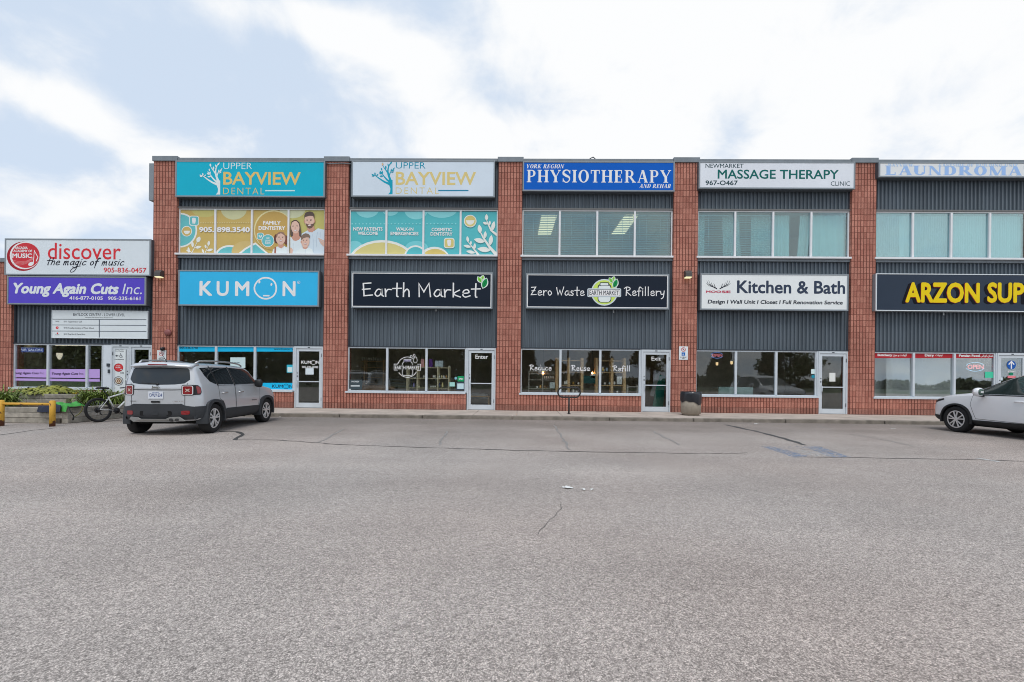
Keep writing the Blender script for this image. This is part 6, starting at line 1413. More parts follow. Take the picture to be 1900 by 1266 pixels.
# --- white crossover at the right edge
HP = car_paint('white_paint', (.82, .83, .85), 0)
H = thing('parked_car', 'white crossover parked nose in at the right edge of the lot', 'car'); ORG[H.name] = Vector((0, 0, 0))
HT = dict(W=[(0, .72), (.1, .86), (.4, .915), (.9, .93), (3.7, .93), (4.2, .90), (4.45, .83), (4.6, .70), (4.68, .5)], zb=[(0, .50), (.15, .36), (.5, .26), (1, .23), (3.5, .23), (4.3, .25), (4.68, .34)],
          zm=[(0, .70), (1, .62), (3.8, .62), (4.68, .56)], zs=[(0, .98), (.1, 1.04), (1.0, 1.06), (2.6, 1.05), (3.3, 1.04), (3.5, 1.03), (4.2, .97), (4.5, .88), (4.68, .68)],
          ws=[(0, .66), (.1, .80), (.4, .87), (1, .90), (3.2, .89), (3.5, .885), (4.1, .85), (4.45, .76), (4.6, .62), (4.68, .42)],
          zt=[(0, 1.0), (.08, 1.08), (.25, 1.35), (.45, 1.54), (.7, 1.62), (1.4, 1.68), (2.0, 1.68), (2.5, 1.60), (2.8, 1.47), (3.40, 1.155), (3.52, 1.115), (4.0, 1.06), (4.4, .97), (4.6, .85), (4.68, .72)],
          wt=[(0, .60), (.08, .74), (.25, .72), (.45, .66), (.7, .64), (2.0, .62), (2.5, .62), (2.8, .64), (3.45, .74), (3.6, .76), (4.1, .72), (4.4, .66), (4.6, .5), (4.68, .36)])
HY = [0, .05, .12, .25, .4, .6, .9, 1.4, 2.0, 2.4, 2.65, 2.9, 3.2, 3.42, 3.52, 3.75, 4.0, 4.25, 4.42, 4.55, 4.63, 4.68]
HWH = [(1.05, .36), (3.75, .36)]
hm, ht_ = car_body(HY, HT, HWH, .42)
hm.materials.clear(); hm.materials.append(HP); hm.materials.append(WELL)
o = bpy.data.objects.new('body', hm); COL.objects.link(o); o.parent = H; ORG[o.name] = Vector((0, 0, 0))
HG = M('green_car_glass', (.022, .034, .032), rough=.03, spec=.9, var=0)
for s in (-1, 1):
    cf(ht_, H, 'side_window', [(2.05, 1.58), (2.42, 1.56), (2.72, 1.44), (3.16, 1.19), (3.24, 1.09), (2.03, 1.085)], 'x', s, .005, HG, .06)
    cf(ht_, H, 'side_window', [(1.08, 1.56), (1.95, 1.585), (1.93, 1.085), (1.10, 1.09)], 'x', s, .005, HG, .06); cf(ht_, H, 'quarter_window', [(.62, 1.45), (1.0, 1.54), (1.02, 1.06), (.72, 1.2)], 'x', s, .005, HG, .06)
    mb = MB()
    for a, wd in (([(2.0, 1.59), (1.98, 1.07)], .07), ([(.6, 1.46), (1.05, 1.57), (1.95, 1.605), (2.44, 1.585), (2.76, 1.455), (3.26, 1.15)], .028), ([(.75, 1.09), (1.5, 1.07), (2.5, 1.065), (3.3, 1.075)], .022)): q = seam(ht_, a, wd, 'x', s, .007); mb.add(q.v, q.f)
    mb.build('window_trim', BLK, H, local=True, fix=False)
    for nm, pl, hy in (('front_door', [(2.0, 1.055), (3.32, 1.05), (3.36, .80), (3.22, .42), (2.02, .40)], 2.10), ('rear_door', [(1.98, 1.055), (1.05, 1.065), (1.1, .85), (1.42, .7), (1.52, .42), (2.0, .40)], 1.15)):
        d_ = cf(ht_, H, nm, pl, 'x', s, .004, HP, .07); seam(ht_, pl+[pl[0]], .009, 'x', s, .0052).build('door_gap', M('gap_grey', (.10, .10, .11), var=0), d_, local=True, fix=False)
        h = ht_.ray_cast(Vector((s*3, hy+.1, .92)), Vector((-s, 0, 0)))[0]; m_ = MB(); m_.tube([(h.x, hy, .92), (h.x+s*.03, hy+.03, .925), (h.x+s*.03, hy+.19, .925), (h.x, hy+.22, .92)], .014, 8); m_.build('handle', HP, d_, local=True)
    for wy, wz in HWH: flare(H, 'wheel_arch_trim', BLK, wy, wz, .395, .445, .72, .945, s, sq=.10)
    cf(ht_, H, 'sill_cladding', [(1.45, .40), (3.35, .38), (3.32, .25), (1.45, .25)], 'x', s, .022, BLK, .07)
    cf(ht_, H, 'headlight', [(4.16, .93), (4.48, .87), (4.60, .78), (4.42, .81), (4.14, .89)], 'x', s, .010, BLK, .04)
    cf(ht_, H, 'bumper_lip', [(4.15, .44), (4.64, .46), (4.62, .36), (4.2, .26)], 'x', s, .02, BLK, .05)
    m_ = MB(); m_.lathe([(0, -.13), (.09, -.10), (.115, -.02), (.115, .04), (.10, .07), (0, .08)], 18, (s*1.06, 3.02, 1.14), 'x'); q = m_.build('mirror', HP, H, local=True)
    for v in q.data.vertices: v.co.y = 3.02+(v.co.y-3.02)*.75
    MB().lathe([(0, -.085), (.075, -.08), (.085, -.065)], 18, (s*1.06, 3.02, 1.14), 'y').build('mirror_glass', M('mirror_face', (.10, .16, .14), rough=.08, metal=.6, var=0), H, local=True)
    MB().bar((s*.92, 3.05, 1.04), (s*1.06, 3.04, 1.06), .09, .06).build('mirror_foot', BLK, H, local=True)
    for wy, wz in HWH: wheel(H, .815, wy, .36, .235, s, 'v', .245)
    cf(ht_, H, 'tail_light', [(s*.62-.1, .95), (s*.62+.1, .95), (s*.60+.05, 1.3), (s*.60-.05, 1.3)], 'y', -1, .02, REDL, .05)
cf(ht_, H, 'windscreen', [(-.58, 2.62), (.58, 2.62), (.72, 3.42), (-.72, 3.42)], 'z', 1, .006, HG, .08); cf(ht_, H, 'rear_window', [(-.6, 1.12), (.6, 1.12), (.55, 1.5), (-.55, 1.5)], 'y', -1, .006, HG, .06)
cf(ht_, H, 'bumper', [(-.7, .66), (.7, .66), (.66, .40), (-.66, .40)], 'y', -1, .03, BLK, .07); cf(ht_, H, 'grille', rrect(-.40, .58, .40, .74, .04), 'y', 1, .008, BLK, .06)
MB().box(-.62, .62, .6, 4.2, .20, .26).box(-.72, .72, .98, 1.12, .26, .42).box(-.72, .72, 3.68, 3.82, .26, .42).build('underbody', WELL, H, local=True)
hw_ = G(1772, 801.8); HH = R(0.0)
ax = Vector((hw_.x, hw_.y, 0))+Vector((math.cos(HH), math.sin(HH), 0))*.93; fwd = Vector((-math.sin(HH), math.cos(HH), 0))
H.location = ax-fwd*3.75; H.rotation_euler = (0, 0, HH)

# ------------------------------------------------------------------ behind the glass
def onz(z, x, y, Y): return ZP(z, x, y, Y)
PINE = M('pine_wood', (.62, .43, .23), rough=.6, var=.2, vs=8); CREAM = M('cream_shelf', (.66, .60, .42), rough=.6, var=.08); WSH = M('white_shelf', (.62, .60, .54), rough=.6, var=.06)
def rack(name, label, z, xs, ys, Y, mat, dep=.34, th=.05, grp='shop shelves seen through the windows', verts=None):
    q = [onz(z, x, ys[0], Y).x for x in xs]; zz = [onz(z, xs[0], y, Y).z for y in ys]; x0, x1 = q[0], q[-1]
    zb = GZ; t = thing(name, label, 'shelf', ((x0+x1)/2, Y+dep/2, zb), grp)
    mb = MB()
    for x in q:
        for yy in (Y, Y+dep-th): mb.box(x-th/2, x+th/2, yy, yy+th, zb, max(zz)+th)
    mb.build('upright', mat, t)
    mb = MB()
    for k, h in enumerate(zz): mb.box(x0+th/2, x1-th/2, Y+.012, Y+dep-.012, h-.025, h)
    mb.build('shelf_board', mat, t); return t
def goods(z, items, Y, cat_, name, kind, grp, lab):
    proto = {}
    for k, (x, y, w_, h_, col) in enumerate(items):
        q = onz(z, x, y, Y); ww, hh = w_/ZOOM[z][2]/44, h_/ZOOM[z][2]/44
        key = (round(ww, 2), round(hh, 2), col)
        mb = MB()
        if kind == 'bottle': mb.lathe([(ww/2, 0), (ww/2, hh*.62), (ww*.2, hh*.76), (ww*.2, hh*.9), (ww*.26, hh*.9), (ww*.26, hh), (0, hh)], 12)
        elif kind == 'jar': mb.lathe([(ww*.46, 0), (ww/2, hh*.08), (ww/2, hh*.75), (ww*.40, hh*.82), (ww*.44, hh*.84), (ww*.44, hh), (0, hh)], 12)
        else: mb.box(-ww/2, ww/2, 0, ww*.6, 0, hh)
        if key in proto: o = proto[key].copy(); COL.objects.link(o)
        else: o = mb.build(name, ink(col), local=True, bevel=0); proto[key] = o
        o.location = (q.x, q.y, q.z); tag(o, lab, cat_, grp)
WHB = (196, 196, 190)
# earth market
rack('cube_shelf', 'cream cube shelving in the market window right of the emblem', 'C4', (756, 880, 1128, 1262), (272, 402, 520, 560), .45, CREAM)
rack('wall_shelf', 'tall wooden shelf with bottle rows at the market window left end', 'C4', (92, 236, 470), (195, 270, 392, 470), 2.6, PINE, th=.07)
goods('C4', [(150+k*22, 190, 14, 46, WHB) for k in range(14)], 2.62, 'bottle', 'bottle', 'bottle', 'bottles on the top wall shelf', 'pale bottle in the row on the top shelf of the market wall')
goods('C4', [(140+k*17, 388, 12, 36, WHB) for k in range(5)], 2.62, 'bottle', 'bottle', 'bottle', 'bottles on the lower wall shelf', 'pale bottle in the short row on the lower shelf of the market wall')
goods('C4', [(x, 400, 18, 28, c) for x, c in ((960, WHB), (1058, (90, 70, 60)), (1076, WHB), (1094, WHB), (1148, WHB), (1176, (200, 190, 150)), (1202, WHB), (1232, (170, 130, 80)))], .5, 'jar', 'jar', 'jar', 'jars on the middle cube shelf', 'small jar on the middle row of the cream cube shelving')
goods('C4', [(x, 518, 20, h, c) for x, h, c in ((792, 34, (60, 60, 66)), (838, 52, (120, 116, 160)), (900, 16, (200, 196, 170)), (1046, 20, WHB), (1070, 20, WHB), (1096, 20, WHB), (1150, 54, (70, 74, 100)), (1186, 56, (206, 196, 140)))], .5, 'jar', 'jar', 'jar', 'jars on the bottom cube shelf', 'small jar on the bottom row of the cream cube shelving')
for nm, lb, x, y, w_, h_, c in (('paper_bag', 'pink paper bag standing on the cream cube shelving', 942, 270, 40, 96, (224, 160, 160)), ('paper_bag', 'yellow green bag standing between the pink and purple bags', 980, 270, 20, 96, (190, 180, 70)), ('paper_bag', 'purple bag standing on the cream cube shelving', 1040, 268, 42, 90, (104, 66, 140)),
                               ('carton', 'white carton nearer the purple bag on the cube shelving', 1118, 266, 44, 70, (190, 204, 208)), ('carton', 'white carton nearer the door on the cube shelving', 1166, 266, 44, 70, (184, 198, 204))):
    q = onz('C4', x, y, .48); mb = MB(); ww, hh = w_/6.55/44, h_/6.55/44
    if nm == 'paper_bag': mb.prism([(-ww/2, 0), (ww/2, 0), (ww*.46, hh*.9), (ww*.40, hh), (-ww*.40, hh), (-ww*.46, hh*.9)], 0, .12, 'y')
    else: mb.box(-ww/2, ww/2, 0, .2, 0, hh); mb.box(-.02, .02, -.003, -.001, 0, hh)
    o = mb.build(nm, ink(c), local=True, bevel=.004); o.location = q; tag(o, lb, nm.replace('_', ' '), 'bags and cartons on the cube shelf')
q = onz('C4', 368, 545, .9); o = MB().box(-.85, .8, 0, .5, -.75, .17).build('counter', M('tan_counter', (.30, .19, .11), rough=.6, var=.2), local=True, bevel=.01); o.location = q; tag(o, 'brown box counter inside the first market window', 'counter')
q = onz('C4', 668, 520, .9); t = thing('wire_basket', 'grey stacked wire basket stand below the window emblem', 'basket', (q.x, q.y, GZ))
mb = MB()
for k in range(6): mb.box(q.x-.55, q.x+.5, q.y, q.y+.4, q.z-.35+k*.13, q.z-.32+k*.13)
for dx in (-.53, .48): mb.box(q.x+dx-.02, q.x+dx+.02, q.y-.02, q.y, GZ, q.z+.36)
mb.build('rack', M('grey_wire', (.18, .21, .21), rough=.4), t)
q = onz('C4', 1608, 600, 1.3); o = drape('cloth', 'grey cloth lying over a table inside the Enter door', 'cloth', (q.x-.45, q.x+.5, 1.1, 1.5, q.z-.05), M('grey_cloth', (.32, .34, .35), rough=.8), 4)
t = thing('table', 'small dark table inside the Enter door', 'table', (q.x, 1.3, GZ)); MB().box(q.x-.5, q.x+.55, 1.05, 1.6, q.z-.10, q.z-.06).build('tabletop', PINE, t)
mb = MB()
for dx in (-.45, .5): mb.box(q.x+dx-.03, q.x+dx+.03, 1.1, 1.16, GZ, q.z-.10); mb.box(q.x+dx-.03, q.x+dx+.03, 1.5, 1.56, GZ, q.z-.10)
mb.build('legs', PINE, t)
# refillery
rack('pine_rack', 'tall pine rack behind the word Reuse', 'C5', (486, 628, 790), (186, 326, 488, 590), .45, PINE, th=.10)
rack('pine_rack', 'tall pine rack behind the word Refill', 'C5', (968, 1154, 1306), (190, 330, 490, 592), .45, PINE, th=.10)
t = rack('white_shelf', 'low pale shelves of goods behind the word Reduce', 'C5', (142, 310, 468), (324, 348, 422, 530), .8, WSH, th=.03)
rack('white_shelf', 'small white table frame beside the Exit door', 'C5', (1340, 1480), (504, 590), .7, WSH, th=.06)
goods('C5', [(330+k*26, 412, 20, 32, WHB) for k in range(5)], .85, 'jar', 'jar', 'jar', 'white jars behind the word Reduce', 'white jar in the row behind the word Reduce')
goods('C5', [(x, y, 22, h, c) for x, y, h, c in ((280, 526, 34, (200, 150, 80)), (240, 526, 24, WHB), (330, 526, 30, (120, 90, 60)), (576, 482, 40, WHB), (600, 482, 46, WHB), (680, 482, 30, (150, 120, 60)), (742, 482, 22, WHB), (1040, 322, 44, (190, 160, 90)), (1086, 322, 42, (150, 170, 190)), (1062, 482, 26, WHB), (1120, 482, 26, (170, 180, 180)), (1180, 482, 34, WHB), (600, 584, 34, WHB), (680, 584, 40, WHB), (720, 584, 24, WHB), (1214, 586, 26, WHB))], .5, 'jar', 'jar', 'jar', 'jars on the pine racks', 'small jar or bottle on the pine racks of the refillery')
for x, y, w_, h_, c, lb in ((424, 530, 58, 70, (176, 190, 190), 'pale carton on the lowest shelf behind the word Reduce'), (1242, 480, 60, 90, (188, 194, 196), 'white carton on the pine rack below the word Refill'), (936, 405, 84, 48, (196, 200, 200), 'white card hanging between the two pine racks'), (890, 470, 170, 90, (40, 74, 74), 'dark green bin between the two pine racks')):
    q = onz('C5', x, y, .5); ww, hh = w_/6.55/44, h_/6.55/44; o = MB().box(-ww/2, ww/2, 0, .18, 0, hh).build('carton', ink(c), local=True, bevel=.006); o.location = q; tag(o, lb, 'carton', 'cartons in the refillery')
for k, (x, y, lb) in enumerate(((312, 343, 'lit bare bulb hanging behind the word Reduce'), (911, 345, 'lit bare bulb hanging between the two pine racks'))):
    q = onz('C5', x, y, .8); t = thing('pendant_bulb', lb, 'lamp', q, 'bare bulbs in the refillery'); MB().lathe([(0, -.05), (.035, -.03), (.035, .01), (.015, .05), (0, .05)], 14, q).build('bulb', M('lit_bulb', (1, .42, .12), emit=26.0, var=0), t); MB().tube([q+Vector((0, 0, .05)), (q.x, q.y, 3.19)], .005, 5).build('cord', BLK, t)
q = onz('C5', 1712, 770, .9); q2 = onz('C5', 1770, 340, 1.3); t = thing('display_panel', 'teal display panel with a grey leaflet rack leaning inside the Exit door', 'display', (q.x, .9, GZ))
MB().prism([(q.x-.25, GZ), (q.x+.2, GZ), (q.x+.28, 1.55), (q.x+.02, 1.6), (q.x-.12, 1.0)], .9, .96, 'y').build('panel', ink((24, 110, 96)), t); MB().bar((q.x-.28, .86, GZ+.6), (q.x-.02, .88, 1.75), .16, .03, (0, 1, 0)).build('leaflet_rack', ink((120, 124, 126)), t)
# neon signs
def neon(label, z, cx, cy, rx, ry, Y, red, blue, es, sw=1.0):
    q = onz(z, cx, cy, Y); k = 1/ZOOM[z][2]*(Y+DCAM)/FPX; t = thing('neon_sign', label, 'neon sign', (q.x, Y, q.z), 'lit OPEN signs')
    mb = MB(); 
    for a0, a1 in ((200, 345), (20, 165)): mb.tube([(q.x+rx*k*math.cos(R(a)), Y, q.z+ry*k*math.sin(R(a))) for a in range(a0, a1+1, 12)], .012, 6)
    mb.build('oval_tube', M('blue_neon', blue, emit=es, var=0), t)
    vs, fs, _ = text_mesh('OPEN', .012); xa, xb = min(v[0] for v in vs), max(v[0] for v in vs); zb = max(v[1] for v in vs); W_h, H_h = rx*k*.86*sw, ry*k*.95; mb = MB()
    mb.add([(q.x-W_h+(v[0]-xa)/(xb-xa)*2*W_h, Y-.012, q.z-H_h/2+v[1]/zb*H_h) for v in vs], fs); mb.build('letter_tube', M('red_neon', red, emit=es*1.7, var=0), t, fix=False)
neon('glowing red and blue OPEN neon sign under the Persian Food band', 'B5', 930, 748, 62, 30, .35, (1.0, .25, .25), (.45, .75, 1.0), .75)
neon('dim OPEN neon sign hanging in the kitchen shop window', 'B3', 369, 733, 44, 22, .4, (.75, .2, .25), (.2, .35, .85), .45)
# hair salon neon
q = onz('A2', 383, 207, .35); k = 1/7.035*(17.25)/FPX; t = thing('neon_sign', 'blue HAIR SALON lettering sign in the first salon window', 'neon sign', (q.x, .35, q.z))
MB().box(q.x-180*k, q.x+180*k, .36, .39, q.z-30*k, q.z+30*k).build('panel', M('blue_panel', (.03, .045, .25), rough=.4, emit=.8, var=0), t)
mb = MB(); 
for x0, x1, z0, z1 in ((-178, 178, 25, 29), (-178, 178, -29, -25), (-178, -174, -25, 25), (174, 178, -25, 25)): mb.box(q.x+x0*k, q.x+x1*k, .35, .359, q.z+z0*k, q.z+z1*k)
mb.build('border_tube', M('pale_neon', (.45, .6, 1.0), emit=.5, var=0), t)
vs, fs, _ = text_mesh('HAIR SALON', .02); xa, xb = min(v[0] for v in vs), max(v[0] for v in vs); zb = max(v[1] for v in vs)
MB().add([(q.x+(-165+330*(v[0]-xa)/(xb-xa))*k, .352, q.z+(-15+32*v[1]/zb)*k) for v in vs], fs).build('letter_tube', M('white_neon', (.7, .8, 1.0), emit=.75, var=0), t, fix=False)
q = onz('A2', 775, 285, .8); t = thing('wall_sconce', 'glowing shell shaped wall lamp inside the middle salon window', 'lamp', q); MB().lathe([(0, -.16), (.04, -.14), (.09, .0), (.10, .10), (.08, .12), (0, .12)], 16, q).build('shade', M('lit_shade', (1, .9, .7), emit=.9, var=0), t); MB().box(q.x-.06, q.x+.06, q.y+.1, q.y+.13, q.z-.12, q.z+.1).build('backplate', S_DARK, t)
q = onz('A2', 210, 345, .6); t = thing('wall_poster', 'white notice with orange arch in the first salon window', 'poster', (q.x, .6, q.z-.3)); MB().box(q.x-.22, q.x+.24, .6, .62, q.z-.25, q.z+.22).build('sheet', ink((206, 212, 214)), t)
MB().prism([(q.x+.24*math.cos(R(d))*1.1+.02, q.z+.222+.16*math.sin(R(d))) for d in range(0, 181, 15)], .6, .62, 'y').build('arch', ink((196, 132, 40)), t)
q = onz('A2', 900, 420, 1.6); t = thing('salon_chair', 'green and black salon chair behind the middle salon window', 'chair', (q.x, 1.6, GZ)); MB().box(q.x-.35, q.x+.35, 1.5, 1.9, .5, .62).build('seat', BLK, t, bevel=.03); MB().box(q.x-.32, q.x+.32, 1.85, 1.97, .64, 1.35).build('backrest', ink((24, 70, 52)), t, bevel=.04); MB().tube([(q.x, 1.7, GZ), (q.x, 1.7, .5)], .05, 10).lathe([(.28, 0), (.28, .03), (.05, .06)], 20, (q.x, 1.7, GZ)).build('pedestal', CHROME, t)
# kitchen shop
q0, q1 = onz('B3', 382, 972, .8), onz('B3', 642, 1028, .8); t = thing('desk', 'pale reception desk inside the kitchen shop window', 'desk', ((q0.x+q1.x)/2, .8, GZ)); MB().box(q0.x, q1.x, .8, .84, GZ, q0.z).build('front_panel', ink((150, 176, 174)), t); MB().box(q0.x, q1.x, .842, 1.4, q0.z-.06, q0.z-.02).build('desktop', WSH, t)
for x, y, lb in ((369, 798, 'warm pendant lamp under the kitchen shop OPEN sign'), (480, 790, 'warm pendant lamp beside the first mullion of the kitchen shop window')):
    q = onz('B3', x, y, 1.2); t = thing('pendant_lamp', lb, 'lamp', q, 'pendant lamps in the kitchen shop'); MB().lathe([(0, -.07), (.045, -.05), (.05, .06), (0, .07)], 14, q).build('shade', M('warm_shade', (1, .72, .38), emit=.9, var=0), t); MB().tube([q+Vector((0, 0, .07)), (q.x, q.y, 3.19)], .006, 5).build('cord', BLK, t)
# learning-centre room: bookcase and table hints
q = onz('A5', 480, 830, 2.5); t = thing('bookcase', 'dim bookcase in the learning centre behind the blue window bands', 'bookcase', (q.x, 2.5, GZ)); MB().box(q.x-1.2, q.x+.9, 2.5, 2.8, GZ, 1.9).build('case', M('dim_wood', (.12, .09, .06), rough=.7, var=.3), t); MB().box(q.x-1.1, q.x+.8, 2.48, 2.499, 1.2, 1.5).build('books', ink((84, 78, 70)), t)

# upstairs blinds and curtains
def slat_blind(label, px0, px1, Y, ztop=7.93, zbot=6.27, gap=.07, mat=None):
    x0, x1 = P(px0, 430, Y).x, P(px1, 430, Y).x; t = thing('venetian_blind', label, 'blind', ((x0+x1)/2, Y, zbot), 'venetian blinds upstairs')
    mb = MB(); z = zbot+.04
    while z < ztop-.04:
        mb.add([(x0, Y-.018, z+.010), (x1, Y-.018, z+.010), (x1, Y+.018, z-.010), (x0, Y+.018, z-.010)], [(0, 1, 2, 3)]); z += gap
    mb.build('slats', mat or M('blind_slat', (.72, .82, .82), rough=.5, var=.03), t, fix=False)
    mb = MB(); mb.box(x0, x1, Y-.02, Y+.025, ztop-.035, ztop); mb.box(x0, x1, Y-.018, Y+.018, zbot, zbot+.025); mb.build('rail', S_WHITE, t)
    mb = MB()
    for f in (.09, .30, .70, .91): x = x0+(x1-x0)*f; mb.tube([(x, Y-.021, zbot), (x, Y-.021, ztop)], .005, 4)
    mb.build('cords', S_WHITE, t); return t
def wavy(name, label, px0, px1, Y, mat, amp=.03, per=.16, ztop=7.95, zbot=6.22, skew=0, grp='curtains upstairs', seed=0):
    x0, x1 = P(px0, 430, Y).x, P(px1, 430, Y).x; mb = MB(); mb.sm = True; n = max(12, int((x1-x0)/.014)); vs = []
    for i in range(n+1):
        x = x0+(x1-x0)*i/n; ph = x/per*2*math.pi+seed; d = amp*(math.sin(ph)+.4*math.sin(ph*.37+1)+.25*math.sin(ph*2.1+2))
        vs += [(x, Y+d*.7, ztop), (x+skew*.4, Y+d, (ztop+zbot)/2), (x+skew, Y+d*1.2, zbot)]
    fs = []
    for i in range(n): fs += [(3*i, 3*i+3, 3*i+4, 3*i+1), (3*i+1, 3*i+4, 3*i+5, 3*i+2)]
    mb.add(vs, fs); o = mb.build(name, mat, fix=False); tag(o, label, 'curtain', grp); recenter(o); return o
WCUR = M('white_curtain', (.80, .80, .77), rough=.85, var=.04); GCUR = M('grey_curtain', (.46, .47, .46), rough=.85, var=.08)
for k, (a, b) in enumerate(((970, 1036), (1041, 1105), (1110, 1174), (1180, 1244))):
    slat_blind('open slatted blind in the physiotherapy window, ' + ('first pane, crossed by a cream light panel', 'second pane, without any light panel', 'third pane, crossed by the slanting light panel', 'fourth pane at the brick pier')[k], a, b, .32)
for k, (a, b) in enumerate(((1295, 1359), (1364, 1429))):
    slat_blind(('slatted blind in the massage clinic window with a dark wide centre', 'slatted blind in the massage clinic window hung with side drapes')[k], a, b, .30)
wavy('curtain', 'pale drape behind the blind at the left edge of the massage window', 1292, 1308, .45, WCUR); wavy('curtain', 'pale drape behind the first massage blind next to the mullion', 1342, 1362, .45, WCUR, seed=2)
wavy('curtain', 'pale drape filling the right half behind the second massage blind', 1393, 1432, .45, WCUR, seed=3); wavy('curtain', 'narrow pale drape left behind the second massage blind', 1363, 1371, .45, WCUR, skew=.10)
wavy('curtain', 'white curtain on the near side of the dark gap in the massage window', 1434, 1464, .34, WCUR); wavy('curtain', 'white curtain gathered aslant beside the dark gap', 1484, 1504, .34, WCUR, amp=.045, per=.11, skew=-.12); wavy('curtain', 'wide white curtain across the last massage pane', 1506, 1572, .34, WCUR, per=.3, amp=.022, seed=1)
def vertical_blind(label, px0, px1, Y, mat, seed=0, per=.085, amp=.016): return wavy('vertical_blind', label, px0, px1, Y, mat, amp=amp, per=per, grp='vertical blinds upstairs', seed=seed)
vertical_blind('greyish vertical blind in the first pane over the supermarket', 1620, 1668, .33, GCUR, 1); vertical_blind('pale vertical blind strip beside the first mullion over the supermarket', 1668, 1690, .32, WCUR, 2, per=.2)
vertical_blind('grey vertical blind in the second pane over the supermarket', 1694, 1762, .33, M('mid_curtain', (.56, .58, .57), rough=.85, var=.06), 3); vertical_blind('bright vertical blind in the third pane over the supermarket', 1769, 1834, .33, WCUR, 4); vertical_blind('bright vertical blind in the fourth pane over the supermarket', 1839, 1893, .33, WCUR, 5)
# supermarket display backs
PSH = M('pale_screen', (.58, .62, .62), rough=.6, var=.05)
for lb, a, b, Y in (('pale screen board behind the Butchery window band', 316, 500, .6), ('pale screen board behind the Dairy window band', 508, 780, .55), ('narrow pale board at the Butchery window edge', 232, 318, .9)):
    q0, q1 = onz('B5', a, 700, Y), onz('B5', b, 955, Y); o = MB().box(q0.x, q1.x, Y, Y+.03, .75, 2.6).build('screen_board', PSH, bevel=.004); tag(o, lb, 'board', 'screen boards in the supermarket'); recenter(o)

# ------------------------------------------------------------------ what stands across the street (seen in the glass)
LEAFT = [leaf_mat('maple_leaf', (.05, .085, .02), .5), leaf_mat('spruce_needle', (.022, .045, .02), .5), leaf_mat('olive_leaf', (.075, .085, .022), .5)]; BARK = M('bark', (.07, .055, .04), rough=.95, var=.3, vs=8)
def tree(label, x, y, h, rad, kind, seed):
    random.seed(seed); con = kind == 1; t = thing('conifer_tree' if con else 'broadleaf_tree', label, 'tree', (x, y, 0), 'trees across the street')
    MB().tube([(0, 0, 0), (.1, .05, h*.4), (0, .1, h*.9)], [.28, .2, .04], 8).build('trunk', BARK, t, local=True)
    mb = MB()
    if not con:
        for k in range(7): a = k*.9; z0 = h*(.28+.07*k); mb.tube([(0, 0, z0), (rad*.35*math.cos(a), rad*.35*math.sin(a), z0+h*.12), (rad*.7*math.cos(a+.2), rad*.7*math.sin(a+.2), z0+h*.2)], [.10, .06, .02], 6)
        mb.build('limb', BARK, t, local=True); mb = MB()
    cl = []
    for k in range(46 if con else 34):
        if con: z = h*(.08+.9*random.random()); r_ = rad*(1-z/h)**.85; a = random.uniform(0, 6.28); cl.append((r_*.75*math.cos(a), r_*.75*math.sin(a), z, .25+r_*.42))
        else:
            a = random.uniform(0, 6.28); u = random.uniform(-1, 1); rr = rad*random.uniform(.35, 1)*math.sqrt(max(.05, 1-u*u)); cl.append((rr*math.cos(a), rr*math.sin(a), h*.62+u*h*.34, rad*random.uniform(.22, .42)))
    for cx, cy, cz, r_ in cl:
        for _ in range(70):
            d = Vector((random.gauss(0, 1), random.gauss(0, 1), random.gauss(0, .7))).normalized()*r_*random.uniform(.5, 1); p = Vector((cx, cy, cz))+d
            a = Vector((random.gauss(0, 1), random.gauss(0, 1), random.gauss(0, 1))).normalized(); b = a.cross(d.normalized()+Vector((.1, 0, 0))).normalized(); s = random.uniform(.2, .42); mb.add([p-a*s, p+b*s*.6, p+a*s, p-b*s*.6], [(0, 1, 2, 3)])
    mb.build('crown', LEAFT[kind], t, local=True, fix=False)
for k, a in enumerate(((-31, -46, 13, 5.5, 0, 'broad maple mirrored in the learning centre windows'), (-22, -50, 14, 6, 2, 'broad olive green tree mirrored beside the learning centre door'), (-13.5, -44, 12.5, 5, 0, 'dense maple mirrored in the first market window'), (-7.5, -52, 14, 6, 2, 'olive tree mirrored in the market emblem window'), (1.0, -48, 10, 1.9, 1, 'tall conifer mirrored at the left of the word Reduce'),
                   (6.6, -62, 4.8, 2.2, 2, 'small rounded tree mirrored behind the word Reuse'), (12.2, -48, 10, 2.4, 1, 'tall conifer mirrored by the Exit door'), (20.2, -49, 11, 3.8, 0, 'bushy maple mirrored between the Exit door and the litter bin'), (30.5, -48, 8, 2.6, 1, 'dark conifer mirrored in the middle kitchen shop pane'), (37.5, -48, 7.4, 2.4, 1, 'dark conifer mirrored in the last kitchen shop pane'), (48, -60, 8, 5, 0, 'low maple mirrored in the supermarket glass'), (-42, -44, 12, 5, 0, 'maple mirrored in the hair salon glass'))):
    tree(a[5], a[0], a[1], a[2], a[3], a[4], 20+k)
random.seed(5); mb = MB()
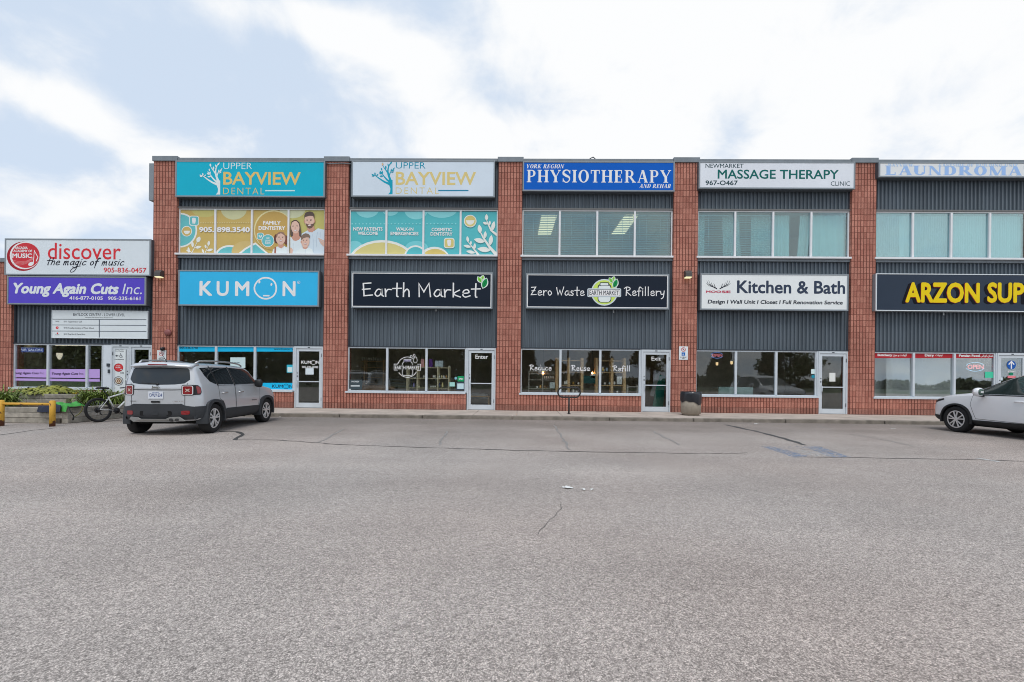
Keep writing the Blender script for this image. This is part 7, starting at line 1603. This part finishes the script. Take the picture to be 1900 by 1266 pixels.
for k in range(26000):
    x = random.uniform(-120, 120) if k % 2 else random.uniform(-120, -5); h = (1.7+.6*math.sin(x*.21)+.5*math.sin(x*.57+1)) if x > -5 else (9.5+1.6*math.sin(x*.33)+1.2*math.sin(x*.83+1)); p = Vector((x, -72+random.uniform(-1.5, 1.5), random.uniform(0, max(.6, h)))); a = Vector((random.gauss(0, 1), random.gauss(0, 1), random.gauss(0, 1))).normalized(); b = a.cross(Vector((.3, .5, .8))).normalized(); s = random.uniform(.4, .8); mb.add([p-a*s, p+b*s*.6, p+a*s, p-b*s*.6], [(0, 1, 2, 3)])
o = mb.build('hedgerow', LEAFT[2], fix=False); o['kind'] = 'stuff'; tag(o, 'continuous green hedgerow along the far side of the street', 'hedge')
struct('lawn', MB().add([(-200, -300, .02), (200, -300, .02), (200, -38, .02), (-200, -38, .02)], [(0, 1, 2, 3)]).add([(-300, -37.9, .02), (-48, -37.9, .02), (-48, 299, .02), (-300, 299, .02)], [(0, 1, 2, 3)]).add([(75, -37.9, .02), (300, -37.9, .02), (300, 299, .02), (75, 299, .02)], [(0, 1, 2, 3)]).add([(-47.9, 40, .02), (74.9, 40, .02), (74.9, 299, .02), (-47.9, 299, .02)], [(0, 1, 2, 3)]), M('mown_grass', (.06, .09, .025), rough=.95, var=.3, vs=1.5))
struct('street', MB().add([(-200, -64, .03), (200, -64, .03), (200, -55, .03), (-200, -55, .03)], [(0, 1, 2, 3)]), M('street_asphalt', (.10, .10, .10), rough=.9, var=.2))
for k, x in enumerate((-34, 8, 52)):
    t = thing('utility_pole', ('wooden utility pole farthest left across the street', 'wooden utility pole opposite the refillery', 'wooden utility pole farthest right across the street')[k], 'utility pole', (x, -53, 0), 'utility poles along the street')
    MB().tube([(0, 0, 0), (0, 0, 11)], [.16, .11], 10).build('shaft', BARK, t, local=True); MB().box(-1.2, 1.2, -.06, .06, 10.2, 10.34).build('crossarm', BARK, t, local=True)
for k, (z, dy) in enumerate(((10.4, 0), (9.6, .2), (8.9, .1), (8.3, .15))):
    mb = MB(); pts = []
    for i in range(61): x = -80+3.0*i; u = ((x+34) % 43)/43; pts.append((x, -53+dy, z-1.1*4*u*(1-u)+x*.012*(k-1)))
    mb.tube(pts, .03, 5); o = mb.build('power_line', BLK); tag(o, ('highest power line across the street', 'second highest power line across the street', 'third power line down across the street', 'lowest power line across the street')[k], 'cable', 'power lines along the street')
